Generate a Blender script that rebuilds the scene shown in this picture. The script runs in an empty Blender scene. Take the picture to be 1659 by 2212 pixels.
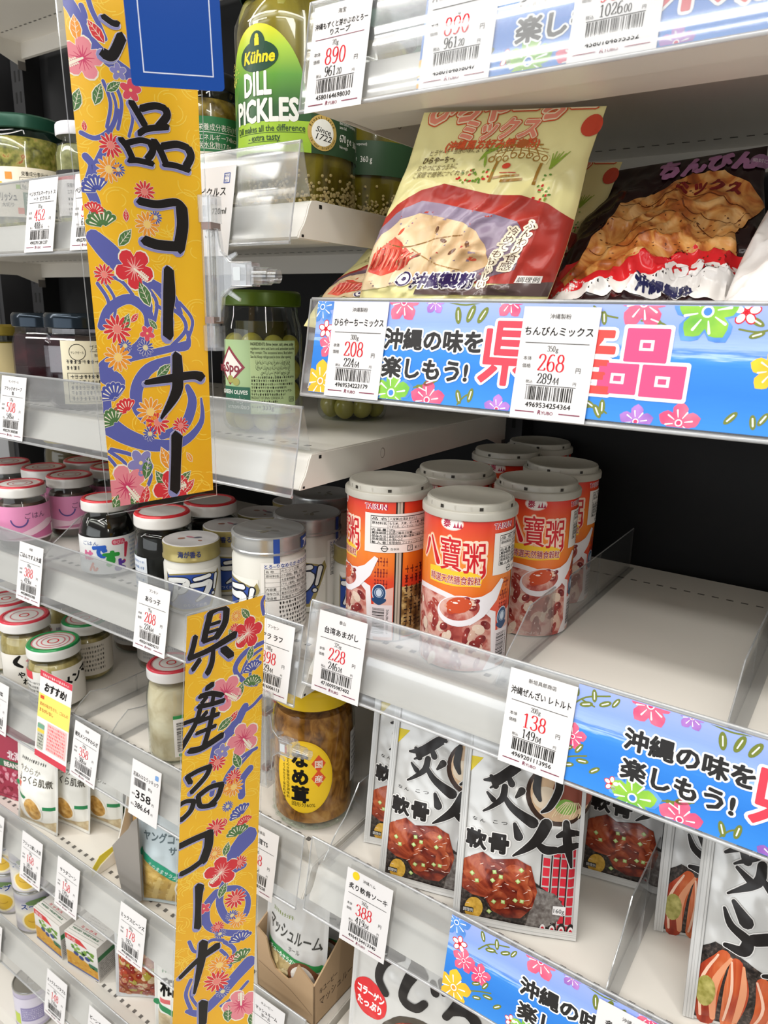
import bpy, bmesh, math, random
from mathutils import Vector, Matrix, noise
from mathutils.geometry import tessellate_polygon
C = bpy.context.scene.collection
D = bpy.data
PI = math.pi
sc = bpy.context.scene

# ---------------------------------------------------------------- camera, world, lights, exposure
CAM_YAW, CAM_PITCH, CAM_ROLL, CAM_F = math.radians(-34.096), math.radians(-14.962), math.radians(1.4294), 1579.3
cy_, sy_, cp_, sp_ = math.cos(CAM_YAW), math.sin(CAM_YAW), math.cos(CAM_PITCH), math.sin(CAM_PITCH)
fwd = Vector((sy_ * cp_, cy_ * cp_, sp_))
rgt = Vector((cy_, -sy_, 0))
upv = rgt.cross(fwd)
r2 = rgt * math.cos(CAM_ROLL) + upv * math.sin(CAM_ROLL)
u2 = -rgt * math.sin(CAM_ROLL) + upv * math.cos(CAM_ROLL)
cam = D.cameras.new('camera')
cam.sensor_fit = 'HORIZONTAL'
cam.sensor_width = 36.0
cam.lens = CAM_F / 1659 * 36.0
cam.clip_start = 0.02
cam.dof.use_dof = True
cam.dof.focus_distance = 0.56
cam.dof.aperture_fstop = 24
camo = D.objects.new('camera', cam)
C.objects.link(camo)
camo.matrix_world = Matrix(((r2.x, u2.x, -fwd.x, 0), (r2.y, u2.y, -fwd.y, 0), (r2.z, u2.z, -fwd.z, 0), (0, 0, 0, 1)))
sc.camera = camo
sc.view_settings.view_transform = 'Standard'
sc.view_settings.look = 'None'
sc.view_settings.gamma = 1
sc.view_settings.exposure = -0.12
sc.cycles.max_bounces = 10
sc.cycles.diffuse_bounces = 4
sc.cycles.glossy_bounces = 3
sc.cycles.transmission_bounces = 4
sc.cycles.transparent_max_bounces = 24
sc.cycles.caustics_reflective = False
sc.cycles.caustics_refractive = False

wd = D.worlds.new('shop_light')
sc.world = wd
wd.use_nodes = True
wd.node_tree.nodes['Background'].inputs[0].default_value = (1.0, 0.97, 0.93, 1)
wd.node_tree.nodes['Background'].inputs[1].default_value = 0.25


def lamp(name, loc, target, sx, sy, power, col=(1, 0.97, 0.92)):
    l = D.lights.new(name, 'AREA')
    l.shape = 'RECTANGLE'
    l.size, l.size_y, l.energy, l.color = sx, sy, power, col
    o = D.objects.new(name, l)
    C.objects.link(o)
    o.location = loc
    o.rotation_euler = (Vector(target) - Vector(loc)).to_track_quat('-Z', 'Y').to_euler()
    return o


# rows of ceiling strip lights over the aisle
lamp('ceiling_strip_light', (-0.6, -0.55, 1.25), (-0.6, 0.5, -0.3), 3.4, 0.14, 29)
lamp('ceiling_strip_light', (-0.6, -1.35, 1.25), (-0.6, 0.5, -0.4), 3.4, 0.14, 29)
lamp('ceiling_strip_light', (1.4, -0.7, 1.25), (-0.2, 0.5, -0.4), 0.14, 2.2, 17)
lamp('ceiling_strip_light', (-2.0, -0.7, 1.25), (-0.6, 0.5, -0.4), 0.14, 2.2, 17)

# added cool light panel across the aisle, for frontal fill and rail streaks
lamp('aisle_fill_panel', (-0.9, -2.2, -0.05), (-0.5, 0.5, -0.45), 3.2, 1.2, 30, (.92, .96, 1))

# ---------------------------------------------------------------- materials
MATS = {}


def lin(c):
    return tuple(((v / 12.92) if v <= 0.04045 else ((v + 0.055) / 1.055) ** 2.4) for v in c)


def hexc(h):
    return lin(tuple(int(h[i:i + 2], 16) / 255 for i in (0, 2, 4)))


def M(h, rough=0.5, metal=0.0, spec=0.4):
    """plain painted / printed colour given as sRGB hex"""
    k = (h, rough, metal)
    if k in MATS:
        return MATS[k]
    m = D.materials.new('paint_' + h)
    m.use_nodes = True
    b = m.node_tree.nodes['Principled BSDF']
    b.inputs['Base Color'].default_value = (*hexc(h), 1)
    b.inputs['Roughness'].default_value = rough
    b.inputs['Metallic'].default_value = metal
    b.inputs['Specular IOR Level'].default_value = spec
    MATS[k] = m
    return m


def clear(name, tint=(0.97, 0.98, 0.98), gloss=0.09, rough=0.08, fres=1.45, haze=0.0):
    """thin clear plastic or glass: mostly lets light through, reflects more at grazing angles"""
    if name in MATS:
        return MATS[name]
    m = D.materials.new(name)
    m.use_nodes = True
    nt = m.node_tree
    nt.nodes.clear()
    out = nt.nodes.new('ShaderNodeOutputMaterial')
    mix = nt.nodes.new('ShaderNodeMixShader')
    tr = nt.nodes.new('ShaderNodeBsdfTransparent')
    gl = nt.nodes.new('ShaderNodeBsdfGlossy')
    fr = nt.nodes.new('ShaderNodeLayerWeight')
    fr.inputs['Blend'].default_value = 0.5
    pw = nt.nodes.new('ShaderNodeMath')
    pw.operation = 'POWER'
    pw.inputs[1].default_value = 4.0
    ad = nt.nodes.new('ShaderNodeMath')
    ad.operation = 'MULTIPLY_ADD'
    ad.use_clamp = True
    ad.inputs[1].default_value = 0.7
    ad.inputs[2].default_value = gloss
    tr.inputs[0].default_value = (*tint, 1)
    gl.inputs['Roughness'].default_value = rough
    nt.links.new(fr.outputs['Facing'], pw.inputs[0])
    nt.links.new(pw.outputs[0], ad.inputs[0])
    nt.links.new(ad.outputs[0], mix.inputs[0])
    nt.links.new(tr.outputs[0], mix.inputs[1])
    nt.links.new(gl.outputs[0], mix.inputs[2])
    if haze:
        hz = nt.nodes.new('ShaderNodeMixShader')
        df = nt.nodes.new('ShaderNodeBsdfDiffuse')
        df.inputs[0].default_value = (.85, .86, .87, 1)
        hz.inputs[0].default_value = haze
        nt.links.new(mix.outputs[0], hz.inputs[1])
        nt.links.new(df.outputs[0], hz.inputs[2])
        mix = hz
    nt.links.new(mix.outputs[0], out.inputs[0])
    MATS[name] = m
    return m


def blotch(name, cols, scale, rough=0.35, detail=3.0, kind='noise', dist=0.0, stretch=(1, 1, 1), bump=0.0):
    """printed photograph or foodstuff: a noise or cell pattern through a colour ramp"""
    if name in MATS:
        return MATS[name]
    m = D.materials.new(name)
    m.use_nodes = True
    nt = m.node_tree
    b = nt.nodes['Principled BSDF']
    tc = nt.nodes.new('ShaderNodeTexCoord')
    mp = nt.nodes.new('ShaderNodeMapping')
    mp.inputs['Scale'].default_value = stretch
    nt.links.new(tc.outputs['Object'], mp.inputs[0])
    if kind == 'noise':
        t = nt.nodes.new('ShaderNodeTexNoise')
        t.inputs['Detail'].default_value = detail
        t.inputs['Distortion'].default_value = dist
        fac = t.outputs['Fac']
    else:
        t = nt.nodes.new('ShaderNodeTexVoronoi')
        fac = t.outputs['Distance']
    t.inputs['Scale'].default_value = scale
    nt.links.new(mp.outputs[0], t.inputs['Vector'])
    r = nt.nodes.new('ShaderNodeValToRGB')
    e = r.color_ramp.elements
    while len(e) < len(cols):
        e.new(0.5)
    for i, (p, h) in enumerate(cols):
        e[i].position = p
        e[i].color = (*hexc(h), 1)
    nt.links.new(fac, r.inputs[0])
    nt.links.new(r.outputs[0], b.inputs['Base Color'])
    b.inputs['Roughness'].default_value = rough
    if bump:
        bp = nt.nodes.new('ShaderNodeBump')
        bp.inputs['Strength'].default_value = bump
        bp.inputs['Distance'].default_value = 0.002
        nt.links.new(fac, bp.inputs['Height'])
        nt.links.new(bp.outputs[0], b.inputs['Normal'])
    MATS[name] = m
    return m


def ramp(name, axis, lo, hi, cols, rough=0.45, noise_amt=0.0, nscale=40, nstretch=(1, 1, 1)):
    """printed colour gradient along one axis of the object"""
    if name in MATS:
        return MATS[name]
    m = D.materials.new(name)
    m.use_nodes = True
    nt = m.node_tree
    b = nt.nodes['Principled BSDF']
    tc = nt.nodes.new('ShaderNodeTexCoord')
    sp = nt.nodes.new('ShaderNodeSeparateXYZ')
    nt.links.new(tc.outputs['Object'], sp.inputs[0])
    mr = nt.nodes.new('ShaderNodeMapRange')
    mr.inputs[1].default_value = lo
    mr.inputs[2].default_value = hi
    nt.links.new(sp.outputs[axis], mr.inputs[0])
    fac = mr.outputs[0]
    if noise_amt:
        mp = nt.nodes.new('ShaderNodeMapping')
        mp.inputs['Scale'].default_value = nstretch
        nt.links.new(tc.outputs['Object'], mp.inputs[0])
        t = nt.nodes.new('ShaderNodeTexNoise')
        t.inputs['Scale'].default_value = nscale
        t.inputs['Detail'].default_value = 4
        nt.links.new(mp.outputs[0], t.inputs['Vector'])
        ma = nt.nodes.new('ShaderNodeMath')
        ma.operation = 'MULTIPLY_ADD'
        ma.inputs[1].default_value = noise_amt
        nt.links.new(t.outputs['Fac'], ma.inputs[0])
        nt.links.new(fac, ma.inputs[2])
        mb = nt.nodes.new('ShaderNodeMath')
        mb.operation = 'SUBTRACT'
        mb.inputs[1].default_value = noise_amt * 0.5
        nt.links.new(ma.outputs[0], mb.inputs[0])
        fac = mb.outputs[0]
    r = nt.nodes.new('ShaderNodeValToRGB')
    e = r.color_ramp.elements
    while len(e) < len(cols):
        e.new(0.5)
    for i, (p, h) in enumerate(cols):
        e[i].position = p
        e[i].color = (*hexc(h), 1)
    nt.links.new(fac, r.inputs[0])
    nt.links.new(r.outputs[0], b.inputs['Base Color'])
    b.inputs['Roughness'].default_value = rough
    MATS[name] = m
    return m


# ---------------------------------------------------------------- mesh builder
class MB:
    def __init__(s):
        s.v, s.f, s.m, s.sm = [], [], [], []

    def add(s, vs, fs, mat, smooth=False):
        n = len(s.v)
        s.v += [tuple(v) for v in vs]
        for f in fs:
            s.f.append(tuple(i + n for i in f))
            s.m.append(mat)
            s.sm.append(smooth)
        return s

    def box(s, x0, y0, z0, x1, y1, z1, mat):
        v = [(x, y, z) for z in (z0, z1) for y in (y0, y1) for x in (x0, x1)]
        return s.add(v, [(0, 2, 3, 1), (4, 5, 7, 6), (0, 1, 5, 4), (2, 6, 7, 3), (0, 4, 6, 2), (1, 3, 7, 5)], mat)

    def lathe(s, prof, mat, n=48, smooth=True, cx=0, cy=0, mats=None):
        vs, fs = [], []
        for r, z in prof:
            for k in range(n):
                a = 2 * PI * k / n
                vs.append((cx + r * math.sin(a), cy - r * math.cos(a), z))
        base = len(s.v)
        for i in range(len(prof) - 1):
            mm = mats[i] if mats else mat
            fs = [(i * n + k, i * n + (k + 1) % n, (i + 1) * n + (k + 1) % n, (i + 1) * n + k) for k in range(n)]
            for f in fs:
                s.f.append(tuple(q + base for q in f))
                s.m.append(mm)
                s.sm.append(smooth)
        s.v += vs
        return s

    def prism(s, pts, y0, y1, mat, plane='xz', smooth=False):
        """extrude a 2D outline; plane 'xz' extrudes along y, 'yz' along x, 'xy' along z"""
        n = len(pts)
        mk = {'xz': lambda a, b, c: (a, c, b), 'yz': lambda a, b, c: (c, a, b), 'xy': lambda a, b, c: (a, b, c)}[plane]
        vs = [mk(a, b, y0) for a, b in pts] + [mk(a, b, y1) for a, b in pts]
        tri = [tuple(t) for t in tessellate_polygon([[Vector((a, b, 0)) for a, b in pts]])]
        s.add(vs, tri + [tuple(i + n for i in reversed(t)) for t in tri], mat)
        s.add(vs, [(i, (i + 1) % n, (i + 1) % n + n, i + n) for i in range(n)], mat, smooth)
        return s

    def sweep(s, pts, y0, y1, mat, plane='yz', smooth=True):
        """open sheet: a 2D polyline extruded"""
        n = len(pts)
        mk = {'xz': lambda a, b, c: (a, c, b), 'yz': lambda a, b, c: (c, a, b), 'xy': lambda a, b, c: (a, b, c)}[plane]
        vs = [mk(a, b, y0) for a, b in pts] + [mk(a, b, y1) for a, b in pts]
        return s.add(vs, [(i, i + 1, i + 1 + n, i + n) for i in range(n - 1)], mat, smooth)

    def tube(s, pts, r, mat, n=8, close=False):
        pts = [Vector(p) for p in pts]
        rs = r if isinstance(r, (list, tuple)) else [r] * len(pts)
        vs = []
        ref = Vector((0, 0, 1))
        for i, p in enumerate(pts):
            t = (pts[min(i + 1, len(pts) - 1)] - pts[max(i - 1, 0)]).normalized()
            a = t.cross(ref)
            if a.length < 0.05:
                a = t.cross(Vector((1, 0, 0)))
            a.normalize()
            b = t.cross(a)
            for k in range(n):
                w = 2 * PI * k / n
                vs.append(p + (a * math.cos(w) + b * math.sin(w)) * rs[i])
        fs = [(i * n + k, i * n + (k + 1) % n, (i + 1) * n + (k + 1) % n, (i + 1) * n + k) for i in range(len(pts) - 1) for k in range(n)]
        fs += [tuple(range(n)), tuple(range((len(pts) - 1) * n, len(pts) * n))]
        return s.add(vs, fs, mat, True)

    def ball(s, c, rx, ry, rz, mat, nu=12, nv=8, rot=None):
        vs, fs = [], []
        R = rot or Matrix.Identity(3)
        for i in range(nv + 1):
            th = PI * i / nv
            for k in range(nu):
                a = 2 * PI * k / nu
                vs.append(Vector(c) + R @ Vector((rx * math.sin(th) * math.cos(a), ry * math.sin(th) * math.sin(a), rz * math.cos(th))))
        fs = [(i * nu + k, (i + 1) * nu + k, (i + 1) * nu + (k + 1) % nu, i * nu + (k + 1) % nu) for i in range(nv) for k in range(nu)]
        return s.add(vs, fs, mat, True)

    def mesh(s, name, weld=0.0, sharp=35, fixn=True):
        me = D.meshes.new(name)
        me.from_pydata(s.v, [], s.f)
        names, idx = [], {}
        for m in s.m:
            if m.name not in idx:
                idx[m.name] = len(names)
                names.append(m)
        for m in names:
            me.materials.append(m)
        me.polygons.foreach_set('material_index', [idx[m.name] for m in s.m])
        me.polygons.foreach_set('use_smooth', s.sm)
        if weld or fixn:
            bm = bmesh.new()
            bm.from_mesh(me)
            if weld:
                bmesh.ops.remove_doubles(bm, verts=bm.verts, dist=weld)
            if fixn:
                bmesh.ops.recalc_face_normals(bm, faces=bm.faces)
            bm.to_mesh(me)
            bm.free()
        me.set_sharp_from_angle(angle=math.radians(sharp))
        me.update()
        return me

    def build(s, name, parent=None, loc=(0, 0, 0), rot=(0, 0, 0), label=None, **kw):
        o = D.objects.new(name, s.mesh(name, **kw))
        C.objects.link(o)
        o.location = loc
        o.rotation_euler = rot
        if parent:
            o.parent = parent
        if label:
            o['label'] = label
        return o


def thing(name, label, cat, loc=(0, 0, 0), rz=0.0, group=None, rot=None):
    o = D.objects.new(name, None)
    o.empty_display_size = 0.02
    C.objects.link(o)
    o.location = loc
    o.rotation_euler = rot or (0, 0, rz)
    return tag(o, label, cat, group)


def tag(o, label, cat, group=None):
    o['label'] = label
    o['category'] = cat
    if group:
        o['group'] = group
    return o


def struct(o):
    o['kind'] = 'structure'
    return o


def dup(root, loc, rz=None, label=None, group=None):
    r = root.copy()
    C.objects.link(r)
    r.location = loc
    if rz is not None:
        r.rotation_euler = (0, 0, rz)
    if label:
        r['label'] = label
    if group:
        r['group'] = group
    for ch in list(root.children):
        c = ch.copy()
        C.objects.link(c)
        c.parent = r
        for g in list(ch.children):
            d = g.copy()
            C.objects.link(d)
            d.parent = c
    return r


# ---------------------------------------------------------------- flat artwork (millimetres) laid on any surface
GLY = {}


def glyphs(body, bold):
    """outline of a line of type at em height 1; bold adds a rounded rim of that width round every glyph"""
    k = (body, max(0, bold))
    if k in GLY:
        return GLY[k]
    k0 = (body, 0)
    if k0 not in GLY:
        cu = D.curves.new('t', 'FONT')
        cu.body = body
        cu.resolution_u = 2 if len(body) > 1 else 3
        o = D.objects.new('t', cu)
        me = D.meshes.new_from_object(o)
        vs = [(v.co.x, v.co.y) for v in me.vertices]
        fs = [tuple(p.vertices) for p in me.polygons]
        D.objects.remove(o)
        D.curves.remove(cu)
        D.meshes.remove(me)
        xs = [v[0] for v in vs] or [0, 1]
        GLY[k0] = (vs, fs, min(xs), max(xs))
    if bold <= 0:
        return GLY[k0]
    vs, fs, x0, x1 = GLY[k0]
    cnt = {}
    for f in fs:
        for i in range(len(f)):
            e = tuple(sorted((f[i], f[i - 1])))
            cnt[e] = cnt.get(e, 0) + 1
    V, F = list(vs), list(fs)
    seen = set()
    for (i, j), q in cnt.items():
        if q != 1:
            continue
        (ax, ay), (bx, by) = vs[i], vs[j]
        L = math.hypot(bx - ax, by - ay)
        if L < 1e-6:
            continue
        nx, ny = -(by - ay) / L * bold, (bx - ax) / L * bold
        n = len(V)
        V += [(ax + nx, ay + ny), (ax - nx, ay - ny), (bx - nx, by - ny), (bx + nx, by + ny)]
        F.append((n, n + 1, n + 2, n + 3))
        for m in (i, j):
            key = (round(vs[m][0], 2), round(vs[m][1], 2))
            if key in seen:
                continue
            seen.add(key)
            n = len(V)
            V += [(vs[m][0] + bold * math.cos(t * PI / 4), vs[m][1] + bold * math.sin(t * PI / 4)) for t in range(8)]
            F.append(tuple(range(n, n + 8)))
    GLY[k] = (V, F, x0 - bold, x1 + bold)
    return GLY[k]


def smooth_pts(pts, ws, n=5, closed=False):
    if len(ws) == 1:
        ws = list(ws) * len(pts)
    if len(ws) != len(pts):
        ws = [ws[min(len(ws) - 1, round(i * (len(ws) - 1) / (len(pts) - 1)))] for i in range(len(pts))]
    P = [(*p, w) for p, w in zip(pts, ws)]
    out = []
    for i in range(len(P) - 1):
        p0, p1, p2, p3 = P[max(i - 1, 0)], P[i], P[i + 1], P[min(i + 2, len(P) - 1)]
        for k in range(n):
            t = k / n
            out.append(tuple(0.5 * (2 * p1[j] + (p2[j] - p0[j]) * t + (2 * p0[j] - 5 * p1[j] + 4 * p2[j] - p3[j]) * t * t + (3 * p1[j] - p0[j] - 3 * p2[j] + p3[j]) * t ** 3) for j in range(3)))
    out.append(P[-1])
    return out


def arc(cx, cy, rx, ry, a0, a1, n=10):
    return [(cx + rx * math.cos(math.radians(a0 + (a1 - a0) * i / n)), cy + ry * math.sin(math.radians(a0 + (a1 - a0) * i / n))) for i in range(n + 1)]


SIX = [(.40, .93), (.3, 1), (.17, .9), (.08, .6), (.07, .3), (.13, .07), (.25, 0), (.38, .07), (.43, .28), (.38, .5), (.27, .57), (.15, .5), (.08, .33)]
DIG = {
    '0': [arc(.25, .5, .185, .5, 0, 360, 20)],
    '1': [[(.26, 0), (.26, 1)], [(.12, .01), (.4, .01)], [(.1, .86), (.26, .98)]],
    '2': [[(.09, .76), (.13, .93), (.25, 1), (.38, .94), (.42, .76), (.35, .55), (.06, .03)], [(.06, .05), (.44, .05)], [(.44, .05), (.46, .2)], [(.08, .74), (.11, .78)]],
    '3': [[(.08, .8), (.13, .95), (.25, 1), (.38, .93), (.4, .75), (.34, .58), (.2, .53)], [(.2, .53), (.35, .49), (.43, .33), (.42, .13), (.28, 0), (.13, .03), (.06, .18)]],
    '4': [[(.34, 1), (.03, .3)], [(.03, .28), (.47, .28)], [(.34, 1), (.34, 0)], [(.24, .01), (.45, .01)]],
    '5': [[(.13, .98), (.42, .98)], [(.13, .98), (.1, .54)], [(.1, .54), (.24, .62), (.4, .53), (.44, .3), (.38, .08), (.22, 0), (.1, .05), (.06, .17)]],
    '6': [SIX],
    '7': [[(.06, .97), (.45, .97)], [(.45, .97), (.31, .62), (.22, .3), (.2, 0)], [(.06, .98), (.05, .82)]],
    '8': [arc(.25, .755, .15, .245, 0, 360, 16), arc(.25, .265, .19, .265, 0, 360, 18)],
    '9': [[(.5 - a, 1 - b) for a, b in SIX]],
    '.': [[(.08, .02), (.14, .02)]],
}


class Art:
    def __init__(s):
        s.g = []

    def put(s, vs, fs, mat, l):
        # every shape of a layer gets a hair of height of its own, so none lies exactly in another's plane
        s.g.append((vs, fs, mat, l + len(s.g) % 9 * .022))

    def poly(s, pts, mat, l=1):
        s.put(list(pts), [tuple(t) for t in tessellate_polygon([[Vector((a, b, 0)) for a, b in pts]])], mat, l)

    def rect(s, x0, y0, x1, y1, mat, l=1):
        s.put([(x0, y0), (x1, y0), (x1, y1), (x0, y1)], [(0, 1, 2, 3)], mat, l)

    def rrect(s, x0, y0, x1, y1, r, mat, l=1):
        p = []
        for cx, cy, a in ((x1 - r, y1 - r, 0), (x0 + r, y1 - r, 90), (x0 + r, y0 + r, 180), (x1 - r, y0 + r, 270)):
            p += arc(cx, cy, r, r, a, a + 90, 5)
        s.poly(p, mat, l)

    def frame(s, x0, y0, x1, y1, w, mat, l=1):
        s.rect(x0, y0, x1, y0 + w, mat, l)
        s.rect(x0, y1 - w, x1, y1, mat, l)
        s.rect(x0, y0 + w, x0 + w, y1 - w, mat, l)
        s.rect(x1 - w, y0 + w, x1, y1 - w, mat, l)

    def ell(s, cx, cy, rx, ry, mat, l=1, n=22, rot=0):
        c, d = math.cos(rot), math.sin(rot)
        p = [(cx, cy)]
        for k in range(n):
            a = 2 * PI * k / n
            x, y = rx * math.cos(a), ry * math.sin(a)
            p.append((cx + x * c - y * d, cy + x * d + y * c))
        s.put(p, [(0, k + 1, (k + 1) % n + 1) for k in range(n)], mat, l)

    def ring(s, cx, cy, r, w, mat, l=1, n=28):
        p = []
        for k in range(n):
            a = 2 * PI * k / n
            p += [(cx + r * math.cos(a), cy + r * math.sin(a)), (cx + (r - w) * math.cos(a), cy + (r - w) * math.sin(a))]
        s.put(p, [(2 * k, (2 * k + 2) % (2 * n), (2 * k + 3) % (2 * n), 2 * k + 1) for k in range(n)], mat, l)

    def ribbon(s, P, mat, l, cap=True):
        vs, fs = [], []
        for i, (x, y, w) in enumerate(P):
            a, b = P[max(i - 1, 0)], P[min(i + 1, len(P) - 1)]
            dx, dy = b[0] - a[0], b[1] - a[1]
            L = math.hypot(dx, dy) or 1
            nx, ny = -dy / L * w / 2, dx / L * w / 2
            vs += [(x + nx, y + ny), (x - nx, y - ny)]
        fs = [(2 * i, 2 * i + 1, 2 * i + 3, 2 * i + 2) for i in range(len(P) - 1)]
        s.put(vs, fs, mat, l)
        if cap:
            for x, y, w in (P[0], P[-1]):
                s.ell(x, y, w / 2, w / 2, mat, l - .21, 10)

    def brush(s, pts, ws, mat, l=1, grow=0, dx=0, dy=0, cap=True, n=5):
        ws = ws if isinstance(ws, (list, tuple)) else [ws]
        P = [(x + dx, y + dy, max(w + grow, 0.05)) for x, y, w in smooth_pts(pts, ws, n)]
        s.ribbon(P, mat, l, cap)

    def line(s, x0, y0, x1, y1, w, mat, l=1):
        s.ribbon([(x0, y0, w), (x1, y1, w)], mat, l, False)

    def digits(s, t, x, y, h, mat, l=2, thick=.105, thin=.04, wide=1.0, align='L'):
        adv = {'.': .22, 'g': .5}
        tot = sum(adv.get(c, .52) for c in t) * h * wide
        if align == 'C':
            x -= tot / 2
        for c in t:
            for st in DIG.get(c, []):
                sm = st if len(st) == 2 else [q[:2] for q in smooth_pts(st, [1], 3)]
                P = []
                for i, (a, b) in enumerate(sm):
                    p, q = sm[max(i - 1, 0)], sm[min(i + 1, len(sm) - 1)]
                    dx, dy = q[0] - p[0], q[1] - p[1]
                    k = abs(dy) / (math.hypot(dx, dy) or 1)
                    P.append((x + a * h * wide, y + b * h, h * (thin + (thick - thin) * k ** 1.5) * (1 if c != '.' else 2)))
                s.ribbon(P, mat, l, False)
            x += adv.get(c, .52) * h * wide
        return x

    def text(s, body, x, y, h, mat, l=2, w=None, bold=0.0, align='L', rot=0.0, shear=0.0, maxw=None, fn=None):
        """h: em height in mm; w squeezes or stretches the line to that width"""
        vs, fs, x0, x1 = glyphs(body, bold)
        nat = (x1 - x0) * h
        k = w / nat if w else (maxw / nat if maxw and nat > maxw else 1.0)
        W = nat * k
        ox = {'L': 0, 'C': -W / 2, 'R': -W}[align]
        c, d = math.cos(rot), math.sin(rot)
        out = []
        for a, b in vs:
            px, py = (a - x0) * h * k + ox + shear * b * h, b * h
            px, py = x + px * c - py * d, y + px * d + py * c
            out.append(fn(px, py) if fn else (px, py))
        n0 = len(glyphs(body, 0)[1])
        s.g.append((out, fs[:n0], mat, l + .3))
        for q in range(12):
            if fs[n0 + q::12]:
                s.g.append((out, fs[n0 + q::12], mat, l + q * .022))
        return W

    def vtext(s, body, x, y, h, mat, l=2, step=None, **kw):
        for i, ch in enumerate(body):
            s.text(ch, x, y - i * (step or h * 1.02), h, mat, l, align='C', **kw)

    def barcode(s, x, y, w, h, seed, mat, l=2, vert=False):
        rn = random.Random(seed)
        mods = []
        while sum(mods) < 95:
            mods.append(rn.choice((1, 1, 2, 2, 3)))
        u = (h if vert else w) / sum(mods)
        p = 0
        for i, m in enumerate(mods):
            if i % 2 == 0:
                if vert:
                    s.rect(x, y + p, x + w, y + p + m * u * .92, mat, l)
                else:
                    s.rect(x + p, y, x + p + m * u * .92, y + h, mat, l)
            p += m * u

    def scribble(s, x, y, w, h, mat, l=2, seed=1):
        """a line of print too small to read: short dashes and ticks"""
        rn = random.Random(seed)
        p = 0
        while p < w:
            c = min(h * rn.uniform(.55, .95), w - p)
            s.rect(x + p, y + h * .42, x + p + c, y + h * .55, mat, l)
            s.rect(x + p + c * rn.uniform(.2, .7), y, x + p + c * .75, y + h * .9, mat, l)
            if rn.random() < .6:
                s.rect(x + p, y + h * .8, x + p + c * .9, y + h * .92, mat, l)
            if rn.random() < .5:
                s.rect(x + p + c * .1, y + h * .02, x + p + c * .8, y + h * .14, mat, l)
            p += c + h * .2

    def bake(s, mb, fn, gx=None, gy=None, scale=1e-3):
        for vs, fs, mat, l in s.g:
            if not gx and not gy:
                used = sorted({i for f in fs for i in f})
                ix = {q: k for k, q in enumerate(used)}
                mb.add([fn(vs[i][0] * scale, vs[i][1] * scale, l) for i in used], [tuple(ix[i] for i in f) for f in fs], mat)
                continue
            polys = [[vs[i] for i in f] for f in fs]
            for ax, g in ((0, gx), (1, gy)):
                if not g:
                    continue
                nxt = []
                for p in polys:
                    lo, hi = min(q[ax] for q in p), max(q[ax] for q in p)
                    k = math.floor(lo / g) + 1
                    while k * g < hi - 1e-6 and len(p) > 2:
                        a, b = cut(p, ax, k * g)
                        if len(a) > 2:
                            nxt.append(a)
                        p = b
                        k += 1
                    if len(p) > 2:
                        nxt.append(p)
                polys = nxt
            V, F, ix = [], [], {}
            for p in polys:
                f = []
                for q in p:
                    kq = (round(q[0], 4), round(q[1], 4))
                    if kq not in ix:
                        ix[kq] = len(V)
                        V.append(fn(q[0] * scale, q[1] * scale, l))
                    if not f or f[-1] != ix[kq]:
                        f.append(ix[kq])
                if len(f) > 2 and f[0] == f[-1]:
                    f.pop()
                if len(f) > 2:
                    F.append(tuple(f))
            mb.add(V, F, mat, True)
        return mb


def cut(p, ax, c):
    a, b = [], []
    n = len(p)
    for i in range(n):
        q, r = p[i], p[(i + 1) % n]
        if q[ax] <= c:
            a.append(q)
        if q[ax] >= c:
            b.append(q)
        if (q[ax] < c < r[ax]) or (r[ax] < c < q[ax]):
            t = (c - q[ax]) / (r[ax] - q[ax])
            m = (q[0] + (r[0] - q[0]) * t, q[1] + (r[1] - q[1]) * t)
            a.append(m)
            b.append(m)
    return a, b


EPS = 0.00011


def flat(x, y, l):
    return (x, -l * EPS, y)


def cylmap(r, a0=0.0, z0=0.0):
    return lambda x, y, l: ((r + l * EPS) * math.sin(x / r + a0), -(r + l * EPS) * math.cos(x / r + a0), z0 + y)
UP_TEXT=[([(26.3,300.8),(31.4,298.1),(34.6,298.2)],[3.16]),([(24.5,280.5),(29.9,280.3),(36.2,291.4)],[5.37]),([(39.0,255.5),(42.3,250.2),(46.3,243.4)],[3.83]),([(44.7,252.6),(53.5,255.4),(59.8,254.7)],[3.72]),([(59.8,254.7),(60.8,250.6),(55.0,243.4)],[4.31]),([(42.5,238.1),(47.9,241.4),(60.9,244.2)],[3.34]),([(30.8,233.4),(34.4,229.1),(37.3,222.5)],[3.5]),([(33.4,231.1),(42.8,234.2),(49.1,233.6)],[3.12]),([(49.1,233.6),(50.3,228.9),(46.6,223.6)],[3.92]),([(34.9,221.5),(40.7,222.1),(49.7,221.2)],[3.12]),([(51.5,234.9),(55.3,229.5),(58.4,222.2)],[3.86]),([(56.6,232.3),(66.3,234.6),(73.5,233.3)],[3.92]),([(73.5,233.3),(75.2,228.5),(71.7,222.0)],[4.54]),([(57.1,221.8),(64.4,221.8),(73.5,220.0)],[3.23]),([(39.4,198.1),(50.7,197.1),(63.7,199.5),(69.1,195.4)],[4.38]),([(67.2,196.4),(67.2,185.0),(63.9,171.0)],[7.04]),([(41.1,174.5),(50.1,172.3),(64.6,172.2)],[5.63]),([(56.0,157.1),(55.3,141.3),(53.7,129.4),(52.7,114.8)],[6.07,7.52,6.31,6.8]),([(34.5,84.3),(50.8,86.3),(69.1,88.1),(75.8,86.6)],[2.92,4.78,5.05,6.11]),([(58.2,101.6),(57.8,88.5),(55.9,76.6),(43.8,60.1)],[6.17,7.13,6.86,1.92]),([(54.6,47.1),(52.9,32.2),(50.5,9.6)],[7.75,6.89,7.17])]
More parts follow.
